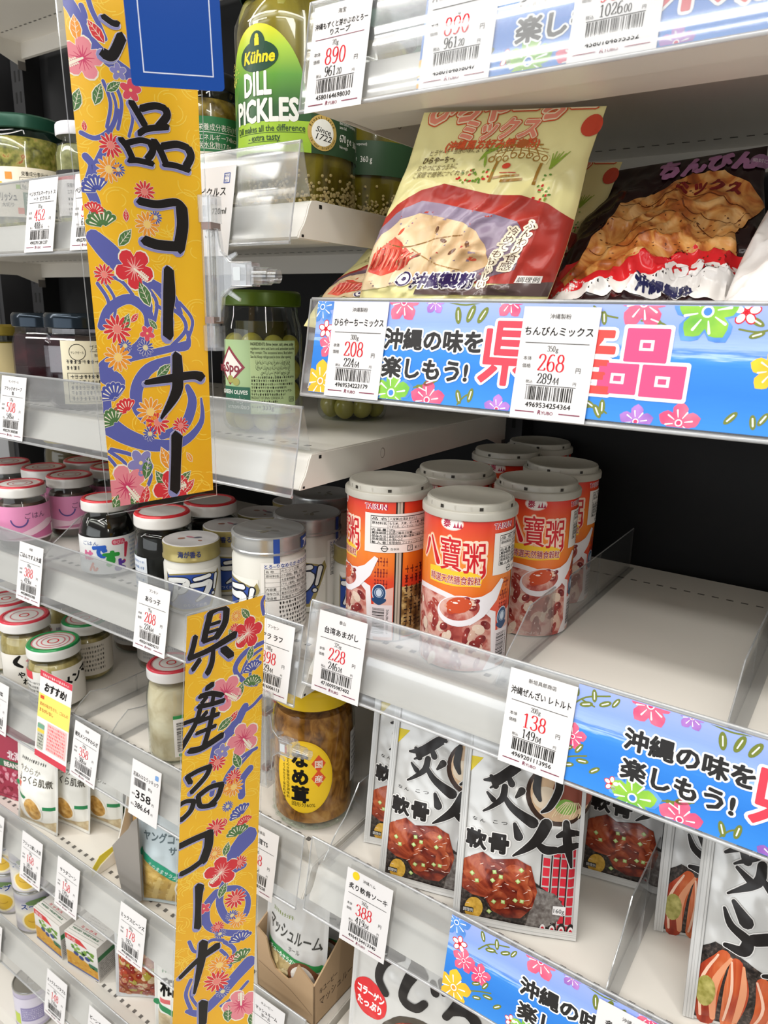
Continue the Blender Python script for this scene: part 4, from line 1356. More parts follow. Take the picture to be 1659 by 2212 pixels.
def make_can():
    t = thing('congee_can', 'red and orange congee can', 'can')
    r = .0325
    mb = MB()
    mb.lathe([(0, .0015), (.029, .0015), (.0305, 0), (.0322, .0006), (.0325, .003), (r, .1115), (.0328, .1125), (.0325, .114), (.031, .114), (.0305, .112), (0, .112)], CANR, 64, mats=[STEEL] * 4 + [CANR] + [STEEL] * 5)
    mb.build('can_body', t)
    mb = MB()
    can_art().bake(mb, lambda x, y, l: ((r + (l + .5) * 4e-5) * math.sin(x / r), -(r + (l + .5) * 4e-5) * math.cos(x / r), .001 + y), 1.5)
    mb.build('printed_wrap', t, fixn=False)
    A = Art()
    A.rect(18.8, 57.8, 80, 88.2, M('e6e1dd', .45), 10)
    A.frame(23.5, 64.5, 78, 86.4, .3, INK, 11)
    A.rect(36.5, 64.5, 36.7, 86.4, INK, 11)
    rows = (('品 名', '八宝粥(台湾あまがし)', 83.4), ('原材料名', 'もち米、大麦、オート麦、緑豆、あずき', 80), ('', 'うずら豆、ピーナッツ、リュウガン、砂糖、他', 77.5), ('内 容 量', '375g', 74.9), ('賞味期限', '缶底に略号で記載', 72.5), ('保存方法', '直射日光を避け常温で保存してください', 70), ('原産国名', '台湾R.O.C.', 67.6), ('輸 入 者', '有限会社 プリティーフーズ', 65))
    for a, b, y in rows:
        if a:
            A.text(a, 24.5, y, 2.3, INK, 11, w=11, bold=.012)
            A.rect(23.5, y + 2.45, 78, y + 2.65, INK, 11)
        A.text(b, 37.6, y, 2.3, INK, 11, maxw=39.5, bold=.01)
    A.ring(34.5, 61, 2.4, .5, INK, 11)
    A.rect(31.5, 60.8, 37.5, 61.4, INK, 11)
    A.frame(52, 58.9, 56.6, 63.3, .5, INK, 11)
    A.text('プ', 52.6, 59.6, 3.4, INK, 11)
    A.text('缶本体', 39, 60, 2.2, INK, 11)
    A.text('蓋 スプーン', 58.6, 60, 2.2, INK, 11)
    mb = MB()
    A.bake(mb, lambda x, y, l: ((r + l * 5e-5) * math.sin(x / r), -(r + l * 5e-5) * math.cos(x / r), .0147 + y), 3)
    mb.build('import_sticker', t, fixn=False, label='white Japanese import sticker')
    mb = MB()
    mb.lathe([(.0334, .1118), (.0342, .1123), (.0343, .1165), (.0337, .1176), (.0322, .1180), (.0314, .1181), (.0311, .1214), (.0305, .1226), (.029, .1229), (.0275, .1222), (0, .1220)], LIDM, 64)
    for k in range(18):
        a = 2 * PI * k / 18
        p = Vector((math.sin(a) * .0312, -math.cos(a) * .0312, 0))
        q = Vector((math.sin(a + .04) * .0314, -math.cos(a + .04) * .0314, 0))
        mb.add([p + Vector((0, 0, .1184)), q + Vector((0, 0, .1184)), q + Vector((0, 0, .1213)), p + Vector((0, 0, .1213))], [(0, 1, 2, 3)], M('b3afa5', .4))
    for k in range(7):
        a = 2 * PI * k / 7 + .25
        vs = []
        for z in (.1188, .1211):
            for b in (-.042, .042):
                vs.append((math.sin(a + b) * .03165, -math.cos(a + b) * .03165, z))
        mb.add(vs, [(0, 1, 3, 2)], M('2e2a24', .6))
    mb.build('lid', t)
    return t


CAN_AT = [((-.2335, .455), 27, 'red congee can nearest the camera, its round white maker badge and whole front in view'),
          ((-.3085, .462), -31, 'red congee can at the shelf end with its white import sticker facing out'),
          ((-.2925, .540), 10, 'red congee can behind the stickered one, only its lid showing'),
          ((-.2185, .541), 43, 'red congee can second in the right-hand file, behind the nearest can'),
          ((-.2965, .650), 30, 'red congee can third in the left-hand file, mostly its lid showing'),
          ((-.2285, .619), 37, 'red congee can third in the right-hand file beside the clear divider'),
          ((-.2925, .7205), 5, 'red congee can rearmost of all, deep in the shadow under the shelf')]
can0 = make_can()
for i, ((x, y), a, d) in enumerate(CAN_AT):
    loc, rz = (x, y, ZS['R3']), math.radians(a)
    if i == 0:
        can0.location, can0.rotation_euler = loc, (0, 0, rz)
        can0['label'], can0['group'] = d, 'red congee cans'
    else:
        dup(can0, loc, rz, d, 'red congee cans')


# ---------------------------------------------------------------- clear shelf dividers
def divider(loc, rz, L, H, label, box=0.0):
    t = thing('shelf_divider', label, 'divider', loc, rz, 'clear shelf dividers')
    pr = [(0, 0), (0, .002), (.006, .008), (.016, .018), (.03, .027), (.05, H)]
    pr += [(L, H), (L, 0)]
    mb = MB()
    mb.prism(pr, -.0006, .0006, FIN, 'yz')
    mb.tube([(0, a, b) for a, b in pr[:-1]], .0006, EDGE, 6)
    for i in (1, 2):
        mb.box(-.0009, L * i / 3, 0, .0009, L * i / 3 + .0012, H, FIN)
    mb.build('upright_fin', t)
    mb = MB()
    mb.box(-.0005, 0, 0, .005 + box * .3, L, .0009, FIN)
    mb.box(-.002, -.002, 0, .008, .006, .0016, FIN)
    mb.build('foot', t)
    return t


divider((-.1905, .425, ZS['R3']), math.radians(0), .31, .042, 'clear plastic divider between the red cans and the empty shelf space')
divider((-.046, .425, ZS['R3']), 0, .31, .042, 'clear plastic divider at the right edge of the empty shelf space', .01)
divider((-.3345, .415, ZS['R4']), 0, .30, .05, 'clear plastic divider between the mushroom jar and the silver pouches')
divider((-.0935, .425, ZS['R4']), 0, .30, .05, 'clear plastic divider standing between the two kinds of silver pouch', .008)
divider((-.5315, .418, ZS['LC']), 0, .28, .045, 'clear plastic divider between the black seaweed jar and the blue and gold jar')
divider((-.733, .418, ZS['LC']), 0, .28, .04, 'clear plastic divider beside the pink-labelled jars')
for dx, d in ((-.715, 'clear shelf tray divider left on the bare left-bay shelf beside the green lids'), (-.645, 'clear shelf tray divider lying in the bare middle of the shelf under the seaweed jars')):
    divider((dx, .42, ZS['LD']), 0, .28, .022, d, .018)


# ---------------------------------------------------------------- pouches
def pouch_map(w, h, T, seal=.005, seed=0, wr=.0012, gusset=.3):
    def th(x, y):
        sx, sy = (x - seal) / (w - 2 * seal), (y - seal * .8) / (h - seal * 2)
        if sx <= 0 or sx >= 1 or sy <= 0 or sy >= 1:
            return 0.0
        fx = math.sin(PI * sx) ** .55
        fy = min(1, sy / gusset) ** .7 * min(1, (1 - sy) / .45) ** .8
        k = fx * fy
        return T * k + wr * min(1, k * 2) * (noise.noise(Vector((x * 70, y * 45, seed))) + .22 * noise.noise(Vector((x * 130 + y * 60, y * 110, seed + 3))))

    def fn(x, y, l):
        sag = .003 * math.sin(x / w * PI * 2 + seed) * max(0, 1 - y / (h * .25))
        return (x, -max(0, th(x, y)) - l * 1.1e-4 + sag * .3, y)
    fn.th = th
    return fn


def pouch(name, label, cat, loc, rz, lean, w, h, T, mat, art, group=None, seed=0, seal=.005, backm=None, top=None, part='printed_front', wr=.002):
    """a sealed film pouch; origin at the lower left corner, art in millimetres"""
    t = thing(name, label, cat, loc, 0, group, (-lean, 0, rz))
    fn = pouch_map(w, h, T, seal, seed, wr)
    nx, ny = round(w / .0017), round(h / .0017)
    mb = MB()
    vs = [fn(w * i / nx, h * j / ny, 0) for j in range(ny + 1) for i in range(nx + 1)]
    fs = [(j * (nx + 1) + i, j * (nx + 1) + i + 1, (j + 1) * (nx + 1) + i + 1, (j + 1) * (nx + 1) + i) for j in range(ny) for i in range(nx)]
    mb.add(vs, fs, mat, True)
    vb = [(w * i / nx, .0006 + max(0, fn.th(w * i / nx, h * j / ny)) * .75 + (fn(w * i / nx, h * j / ny, 0)[1] + max(0, fn.th(w * i / nx, h * j / ny))), h * j / ny) for j in range(ny + 1) for i in range(nx + 1)]
    mb.add(vb, [tuple(reversed(f)) for f in fs], backm or mat, True)
    sd = M('d4d5d6', .3, .2)
    for q in (.3, .6, .9):
        for x in (seal * q, w - seal * q):
            n = 30
            for j in range(n):
                p, r_ = fn(x, h * j / n, 1), fn(x + .0005, h * (j + 1) / n, 1)
                mb.add([(p[0], p[1], p[2]), (p[0] + .0005, p[1], p[2]), (r_[0], r_[1], r_[2]), (r_[0] - .0005, r_[1], r_[2])], [(0, 1, 2, 3)], sd)
    mb.build('pouch_body', t, fixn=False, sharp=80)
    if art:
        mb = MB()
        art.bake(mb, fn, w * 1000 / nx, h * 1000 / ny)
        mb.build(part, t, fixn=False, weld=1e-7, sharp=80)
    return t


SILVER = M('d2d2d0', .24, .2)
MEAT = blotch('glazed_meat_photo', [(.28, '351210'), (.42, '6e2418'), (.54, '984028'), (.64, 'b55a38'), (.78, 'd99a78')], 55, .22, 6, 'noise', 1.4, (1, 1, 1.3))
MEATL = blotch('glazed_meat_light', [(.3, '6a2418'), (.48, 'a64a2c'), (.64, 'c06a44'), (.78, 'e6b498')], 60, .22, 6, 'noise', 1.6)
PLATE = blotch('dark_plate_photo', [(.35, '1c1816'), (.55, '3c3430'), (.75, '6d6058')], 420, .35, 2)
PLATEG = blotch('grey_plate_photo', [(.35, '5c5350'), (.6, '85807c'), (.8, 'a9a5a2')], 300, .35, 3)
MUST = blotch('mustard_photo', [(.35, 'b88a2a'), (.6, 'dcb04a'), (.8, 'f0d48a')], 180, .35, 4)
BRK = M('211d1c', .35)


def blk(A, pts, ws, l=8, wh=True, gw=1.3):
    if wh:
        A.brush(pts, ws, M('eceae8', .3), l - 2, grow=gw)
    A.brush(pts, ws, BRK, l)


def soki_art():
    A = Art()
    A.poly([(3, 118), (15, 134), (3, 134)], M('ead21a', .35), 2)
    # bowl photograph, upper right
    A.ell(74, 113, 25, 24, M('3a2418', .3), 1, 30)
    A.ell(75, 114, 22.5, 21.5, M('d9b894', .3), 2, 30)
    A.ell(84, 116, 15, 14, M('8c4a3a', .3), 3, 20)
    A.ell(80, 104, 8, 6, M('7fae4a', .4), 4, 14)
    A.ell(64, 110, 10, 9, M('e6d5bd', .3), 4, 16)
    for i in range(10):
        A.brush([(70 + i * 2.2, 96 + i % 3), (74 + i * 2, 103), (80 + i, 108)], .7, M('e9d8b0', .3), 5, n=2)
    # 炙
    blk(A, [(17, 117), (28, 121), (42, 131), (46, 131)], [2, 6, 8, 3], 8)
    blk(A, [(40, 128), (30, 118), (22, 112)], [6, 4, 1.5], 8)
    blk(A, [(22, 121), (26, 114)], [3, 5], 8)
    blk(A, [(34, 124), (38, 117)], [3, 5.5], 8)
    blk(A, [(20, 108), (25, 103)], [2, 4.4], 8)
    blk(A, [(46, 113), (42, 108)], [6, 2], 8)
    blk(A, [(33, 114), (31, 104), (18, 93)], [5, 5, 1.5], 8)
    blk(A, [(32, 108), (40, 99), (56, 90)], [3, 6, 8.5], 8)
    # り
    blk(A, [(58, 128), (57, 116), (60, 108)], [5, 6, 3], 10, False)
    blk(A, [(72, 132), (74, 118), (68, 104), (62, 99)], [4, 6, 5, 2], 10, True, 1.4)
    A.text('な ん', 10, 84, 3.2, INK, 4, w=10)
    A.text('こ つ', 26, 85, 3.2, INK, 4, w=11)
    for ch, x, y, h in (('軟', 6, 63.5, 16), ('骨', 23.5, 63.5, 17)):
        A.text(ch, x - .7, y, h, M('eceae8', .3), 6, bold=.1)
        A.text(ch, x, y, h, BRK, 8, bold=.045)
    blk(A, [(42.5, 87), (46, 78)], [3, 7], 10)
    blk(A, [(66, 90), (59, 76), (43, 62)], [9, 8, 1.5], 10)
    blk(A, [(62, 73), (67, 70), (74, 71)], [5, 7, 6], 10)
    blk(A, [(75, 82), (82, 85), (91, 84)], [3, 6, 4], 10)
    blk(A, [(73, 70), (82, 73), (92, 75)], [3, 7, 4], 10)
    blk(A, [(81, 92), (83, 76), (87, 58)], [5, 7, 2], 10)
    # red lattice at the right edge
    rd = M('cc2a3a', .35)
    for i, x in enumerate((66, 73.5, 79.5, 85.5)):
        for j in range(9):
            y = 4 + j * 7.6
            if x < 72 and (j < 3 or j > 7):
                continue
            A.rect(x, y, x + (5 if x < 80 else 4.6), y + 6.3, rd, 2)
        A.rect(x - 1.7, 4, x - .8, 66, BRK, 3)
    for x in (69, 76, 83, 90):
        A.ell(x, 6, 3.3, 6.5, BRK, 4, 14)
        A.ell(x, 5, 2.3, 5, M('e6e2e2', .3), 5, 14)
        A.ell(x, 4.5, 1.5, 3.6, rd, 6, 12)
    # plate, meat, mustard
    A.poly([(4, 4), (4, 38), (20, 42), (60, 44), (82, 30), (80, 18), (66, 6), (60, 4)], PLATE, 3)
    A.poly([(56, 6), (62, 40), (76, 36), (84, 25), (80, 14), (68, 5)], PLATEG, 4)
    A.poly([(5, 28), (6, 46), (11, 55), (20, 60), (28, 56), (36, 58), (46, 60), (57, 56), (60, 46), (63, 36), (60, 22), (52, 12), (40, 10), (30, 14), (24, 24), (14, 24)], MEAT, 5)
    for i, (x, y, rx, ry, a, m) in enumerate(((14, 44, 9, 11, .6, MEATL), (26, 34, 8, 6, .3, MEAT), (46, 46, 10, 9, -.4, MEATL), (44, 22, 14, 9, .35, MEAT), (34, 24, 8, 8, .8, MEATL), (54, 32, 6, 9, .1, MEATL), (30, 48, 7, 6, 0, MEAT))):
        A.ell(x, y, rx, ry, m, 6 + i * .25, 18, a)
    rn = random.Random(2)
    for i in range(26):
        x, y = rn.uniform(8, 58), rn.uniform(15, 55)
        A.brush([(x, y), (x + rn.uniform(1, 4), y + rn.uniform(-1, 2))], [.3, .6], M('f3d6c6', .2), 8, n=1)
    for x, y in ((13, 42), (17, 37), (29, 40), (35, 44), (48, 43), (31, 22), (38, 23), (28, 13), (47, 27), (52, 27), (3.5, 29), (50, 52), (30, 47)):
        a = rn.uniform(0, 1)
        A.poly([(x + 2.1 * math.cos(a + k * PI / 2), y + 2.1 * math.sin(a + k * PI / 2)) for k in range(4)], M('a9c873', .35), 9)
        A.poly([(x + 1.2 * math.cos(a + k * PI / 2), y + .3 + 1.2 * math.sin(a + k * PI / 2)) for k in range(4)], M('d6e4b0', .35), 10)
    A.ell(16, 13, 7, 9.6, MUST, 8, 18, -.2)
    A.rect(7.5, 9, 16, 13, BRK, 9)
    A.text('調理例', 7.9, 9.6, 3.2, M('f0eeea', .3), 10, w=7.6)
    A.rect(75.5, 19, 85, 26, M('eeecec', .3), 8)
    A.text('160g', 76.2, 20.6, 4.8, INK, 9, w=8)
    A.rect(0, 0, 94.5, 6.5, M('dcdcda', .25, .15), 11)
    A.rect(0, 0, 5.5, 158, M('d4d4d2', .25, .15), 11)
    A.rect(91.5, 0, 94.5, 158, M('d4d4d2', .25, .15), 11)
    for q in (1.6, 3.2, 4.8):
        A.rect(q, 0, q + .25, 158, M('b9bab8', .3, .2), 12)
        A.rect(0, q + .6, 94.5, q + .85, M('b9bab8', .3, .2), 12)
    A.g = [([(a, b * .955) for a, b in vs], fs, m, l) for vs, fs, m, l in A.g]
    return A


SOKI = soki_art()
G = 'silver pouches with brush lettering and glazed meat'
p0 = pouch('meat_pouch', 'silver meat pouch nearest the shelf edge with both lines of black lettering in view', 'food pouch', (-.214, .4255, ZS['R4'] + .0005), math.radians(23), math.radians(18), .0945, .152, .009, SILVER, SOKI, G, 1)
REST = [((-.286, .4275), 17, 15, 'silver meat pouch just left of the foremost one, its right half covered by it'),
        ((-.3215, .4555), 20, 14, 'silver meat pouch third from the front beside the mushroom jar divider'),
        ((-.153, .532), 15, 14, 'silver meat pouch standing back in shadow, right of the foremost one'),
        ((-.3255, .485), 20, 12, 'silver meat pouch furthest left, only its edge showing beside the mushroom jar')]
for (x, y), a, ln, d in REST:
    q = dup(p0, (x, y, ZS['R4'] + .0005), None, d)
    q.rotation_euler = (-math.radians(ln), 0, math.radians(a))


def bacon_art():
    A = Art()
    blk(A, [(14, 118), (30, 128), (50, 142), (56, 142)], [2, 7, 9, 3], 8)
    blk(A, [(50, 138), (34, 122), (20, 112)], [7, 5, 1.5], 8)
    blk(A, [(22, 126), (27, 116)], [3, 6], 8)
    blk(A, [(44, 130), (48, 120)], [3, 6.5], 8)
    blk(A, [(22, 110), (30, 104)], [2.5, 5], 8)
    blk(A, [(58, 116), (52, 110)], [7, 2], 8)
    blk(A, [(36, 116), (34, 104), (18, 92)], [6, 6, 1.5], 8)
    blk(A, [(36, 108), (52, 94), (76, 86)], [3, 8, 10], 8)
    blk(A, [(22, 88), (30, 78)], [3, 9], 9)
    blk(A, [(17, 82), (22, 72), (32, 66), (30, 58), (20, 58)], [2, 5, 7, 7, 3], 9)
    blk(A, [(36, 68), (60, 74), (82, 66), (76, 52), (44, 46)], [8, 9, 10, 10, 3], 9)
    blk(A, [(74, 128), (72, 112), (80, 104)], [5, 7, 3], 8)
    blk(A, [(86, 132), (90, 112), (82, 98)], [4, 7, 3], 8)
    A.poly([(5, 2), (5, 50), (14, 58), (34, 52), (50, 44), (80, 40), (100, 34), (100, 2)], PLATE, 3)
    for pts, w in (([(14, 4), (12, 28), (20, 50)], 17), ([(28, 4), (30, 28), (28, 48)], 15), ([(46, 6), (50, 22), (44, 40)], 16), ([(64, 4), (62, 18), (54, 34)], 15), ([(80, 6), (82, 18), (70, 30)], 15), ([(94, 6), (96, 16), (88, 26)], 14)):
        A.brush(pts, [w * .7, w, w * .5], MEATS, 5)
        A.brush([(a + w * .26, b) for a, b in pts], [w * .2, w * .3, w * .1], M('e8a078', .22), 6)
        A.brush([(a - w * .2, b) for a, b in pts], [w * .1, w * .12, w * .08], M('f2c9b0', .2), 6)
    A.rect(0, 0, 7, 160, M('d4d4d2', .25, .15), 11)
    for q in (1.8, 3.6, 5.4):
        A.rect(q, 0, q + .3, 160, M('b9bab8', .3, .2), 12)
    A.ell(12, 22, 6, 11, blotch('wasabi_photo', [(.35, '8f8a3a'), (.7, 'd2c97c')], 160), 7, 16)
    return A


MEATS = blotch('sliced_pork_photo', [(.3, '7a2016'), (.5, 'b3452a'), (.66, 'd0683c'), (.8, 'e79a70')], 40, .18, 4, 'noise', 1.0, (1.6, 1, .35))
BAC = bacon_art()
q0 = pouch('braised_pork_pouch', 'silver pouch at the right picture edge with tall black brush letters and sliced pork', 'food pouch', (-.046, .447, ZS['R4'] + .0005), math.radians(15), math.radians(14), .106, .160, .010, SILVER, BAC, 'silver pouches with sliced pork', 5)
q = dup(q0, (-.082, .510, ZS['R4'] + .0005), None, 'silver sliced pork pouch behind the right-edge one, only its left strip showing')
q.rotation_euler = (-math.radians(12), 0, math.radians(18))

A = Art()
A.rect(5, 136, 30, 150, M('d9d61c', .35), 2)
A.text('業務', 13, 137, 9, BRK, 3)
for pts, ws in (([(14, 119), (28, 113), (44, 116), (50, 112)], [7, 9, 9, 7]), ([(48, 113), (34, 100), (30, 84), (38, 74)], [10, 9, 8, 8]),
                ([(62, 116), (64, 108), (57, 90), (56, 76), (68, 74), (76, 82)], [8, 12, 9, 8, 8, 7]), ([(64, 112), (72, 104)], [10, 9]), ([(81, 102), (84, 95)], [6, 8]), ([(88, 106), (92, 99)], [6, 8]),
                ([(94, 100), (106, 98), (124, 104)], [8, 9, 8]), ([(112, 112), (104, 92), (96, 78)], [9, 8, 7]), ([(98, 82), (112, 88), (122, 80), (116, 66), (100, 62)], [6, 8, 9, 8, 6])):
    blk(A, pts, ws, 8, False)
A.ell(22, 58, 19, 19, M('d8262c', .3), 3, 30)
A.text('コラーゲン', 8, 60, 9, M('f6f0ee', .3), 5, w=30, bold=.05)
A.text('たっぷり', 9, 49, 9, M('f6f0ee', .3), 5, w=27, bold=.05)
A.ell(76, 20, 44, 44, M('4a4238', .3), 2, 36)
A.ell(76, 18, 40, 40, MEAT, 3, 36)
pouch('brush_lettered_pouch', 'large silver pouch with huge black hiragana and a red disc below the 388 price label', 'food pouch', (-.3185, .431, ZS['R5'] + .0005), math.radians(9), math.radians(7), .150, .158, .012, SILVER, A, None, 9)

# bean and vegetable pouches of the lower left shelves
WPCH = M('f0efe8', .35)
BEANY = blotch('pale_bean_photo', [(.3, 'b9a27c'), (.6, 'd9c9a4'), (.8, 'efe6cc')], 110, .35, 2)


def white_pouch_art():
    A = Art()
    A.scribble(12, 92, 46, 4, GREYINK, 2, 4)
    A.text('やわらか', 10, 78, 9, M('6a6456', .4), 2, w=40)
    A.text('ふっくら肌煮', 10, 66, 11, M('4c473c', .4), 2, w=58, bold=.02)
    A.rect(8, 58, 20, 64, M('d86a5a', .4), 2)
    A.brush([(0, 54), (14, 46), (26, 44)], 6, M('2f8a56', .4), 2)
    A.rect(56, 34, 70, 39, M('2f8a56', .4), 2)
    A.ell(38, 30, 17, 18, M('f6f2e6', .35), 3, 24)
    A.ell(38, 30, 14.5, 15.5, blotch('cooked_bean_photo', [(.3, 'a8762e'), (.55, 'd6a75a'), (.8, 'f0d296')], 130, .3, 2), 4, 24)
    A.poly([(4, 4), (4, 22), (24, 12), (50, 12), (72, 18), (72, 4)], BEANY, 2)
    return A


w0 = pouch('bean_pouch', 'white bean pouch standing foremost beside the red box', 'food pouch', (-.862, .423, ZS['LE'] + .0005), math.radians(8), math.radians(6), .074, .112, .012, WPCH, white_pouch_art(), 'white cooked bean pouches', 11)
for (x, y), a, d in (((-.832, .447), 10, 'white bean pouch second in the file, partly behind the foremost one'), ((-.802, .474), 10, 'white bean pouch rearmost of the three next to the red box')):
    q = dup(w0, (x, y, ZS['LE'] + .0005), None, d)
    q.rotation_euler = (-math.radians(6), 0, math.radians(a))

A = Art()
A.text('ヤングコーン', 8, 84, 12, M('5f7076', .4), 2, w=58, bold=.03)
A.text('サラダ', 40, 72, 10, M('5f7076', .4), 2, bold=.03)
A.brush([(2, 66), (24, 56), (46, 44), (70, 40)], 10, M('2a9a78', .4), 3, cap=False)
A.text('そのままサラダに', 14, 55, 6, M('e6f2ee', .4), 4, w=42, rot=-.42)
CORNY = blotch('young_corn_photo', [(.3, 'b08a42'), (.55, 'd8b868'), (.8, 'f0dca0')], 60, .3, 3, 'noise', .6, (1, 1, 3))
A.poly([(4, 4), (4, 60), (24, 50), (48, 38), (70, 34), (70, 4)], CORNY, 2)
for i in range(5):
    A.brush([(8 + i * 9, 8), (20 + i * 9, 40)], [7, 5], M('e0c47c' if i % 2 else 'cdaa5c', .35), 3 if i else 2)
A.ell(58, 26, 13, 15, M('f4efe2', .35), 4, 22)
A.ell(58, 26, 11, 12.5, blotch('salad_photo', [(.3, '7a8a3a'), (.5, 'd9a24a'), (.7, 'e8dcae')], 150), 5, 22)
A.rrect(48, 0, 72, 16, 5, M('b9b9ba', .4), 6)
A.text('サラダ', 51, 4, 7, INK, 7, w=16)
pouch('young_corn_pouch', 'pale young corn pouch in a grey carton beside the lower banner', 'food pouch', (-.612, .425, ZS['LE'] + .003), math.radians(28), math.radians(4), .074, .126, .012, M('c6d4da', .32), A, None, 13)

A = Art()
A.scribble(14, 96, 34, 4, M('8a9a5a', .4), 2, 6)
A.text('マッシュルーム', 10, 78, 17, M('3a3a36', .4), 3, w=76, rot=-.06, bold=.015)
A.text('ホール', 46, 64, 7, M('4a4a46', .4), 3, w=16)
A.poly([(6, 56), (8, 64), (92, 54), (92, 46)], M('2f8a4a', .4), 3)
A.text('シチューやサラダに', 10, 54, 7.5, M('eef4ea', .4), 4, w=48, rot=-.11, bold=.02)
A.poly([(8, 2), (8, 55), (60, 49), (84, 46), (84, 2)], blotch('whole_mushroom_photo', [(.3, '7a6238'), (.5, 'b09a66'), (.68, 'd2c294'), (.85, 'ece2c4')], 75, .3, 2, 'noise', .5), 2)
rn = random.Random(8)
for i in range(16):
    A.ell(rn.uniform(14, 60), rn.uniform(4, 46), rn.uniform(5, 8), rn.uniform(4, 7), M(('c9b888', 'bda878', 'd8caa0')[i % 3], .3), 3, 16, rn.uniform(0, 3))
A.ell(66, 36, 20, 20, M('7c5038', .35), 5, 26)
A.ell(66, 36, 15.5, 16, M('f0ebe2', .3), 6, 26)
for x, y, c in ((60, 40, 'd86a3a'), (68, 44, 'e0cf9a'), (66, 32, '6a9a4a'), (73, 36, 'd8743a'), (62, 28, 'd8a04a'), (70, 27, 'c8603a'), (57, 33, 'e8d8b0')):
    A.ell(x, y, 2.6, 2.2, M(c, .35), 7, 10)
A.g = [([(p * .8, q * .93) for p, q in vs], fs, m, l) for vs, fs, m, l in A.g]
t = pouch('mushroom_pouch', 'silver and white whole mushroom pouch standing in a brown display carton', 'food pouch', (-.4265, .4335, ZS['LE'] + .003), math.radians(4), math.radians(5), .0735, .124, .013, M('d3d4d3', .3, .15), A, None, 15)
mb = MB()
mb.prism([(.0365 + .0034 * math.cos(q * PI / 8), .1175 + .0019 * math.sin(q * PI / 8)) for q in range(16)], -.0022, .0016, BLACK, 'xz')
mb.build('hang_hole', t)
q = dup(t, (-.425, .472, ZS['LE'] + .003), None, 'mushroom pouch hidden behind the front one in the brown display carton')
q.rotation_euler = (-math.radians(4), 0, math.radians(4))
q['group'] = t['group'] = 'mushroom pouches in the brown carton'

A = Art()
A.rect(4, 92, 60, 104, M('5b86b4', .4), 2)
A.text('ミックスビーンズ', 6, 94, 8, M('eef2f6', .4), 3, w=50)
A.rect(4, 82, 66, 92, M('7a9a3a', .4), 2)
A.poly([(4, 6), (4, 84), (66, 84), (66, 4)], M('a8552e', .35), 2)
rn = random.Random(3)
for i in range(120):
    c = ('8e2a20', 'b5462c', 'd9b48a', 'c98a64', 'b0a03a', 'e0c7a0')[rn.randrange(6)]
    x, y = rn.uniform(7, 63), rn.uniform(6, 80)
    A.ell(x, y, 4.4, 3.6, M(c, .22), 3 + i * .05, 12, rn.uniform(0, 3))
    A.ell(x - .8, y + 1, 1, .5, M('f6e6d8', .2), 3.06 + i * .05, 6)
pouch('mixed_bean_pouch', 'clear-fronted pouch of red and brown mixed beans on the lowest shelf', 'food pouch', (-.692, .435, ZS['LF'] + .0005), math.radians(30), math.radians(5), .070, .112, .012, M('dfe3e6', .3, .1), A, None, 17)
A = Art()
A.scribble(10, 92, 30, 4, M('4a8a5a', .4), 2, 7)
A.text('和豆', 8, 66, 24, INK, 3, w=40, bold=.03)
A.rect(8, 54, 22, 60, M('d86a6a', .4), 2)
A.brush([(2, 50), (30, 42), (60, 44)], 8, M('2f8a56', .4), 2)
A.poly([(4, 4), (4, 40), (60, 36), (60, 4)], BEANY, 2)
pouch('bean_pouch', 'white pouch lettered in black at the foot of the lower banner, beside the mixed beans', 'food pouch', (-.606, .428, ZS['LF'] + .0005), math.radians(30), math.radians(5), .066, .112, .010, WPCH, A, None, 19)


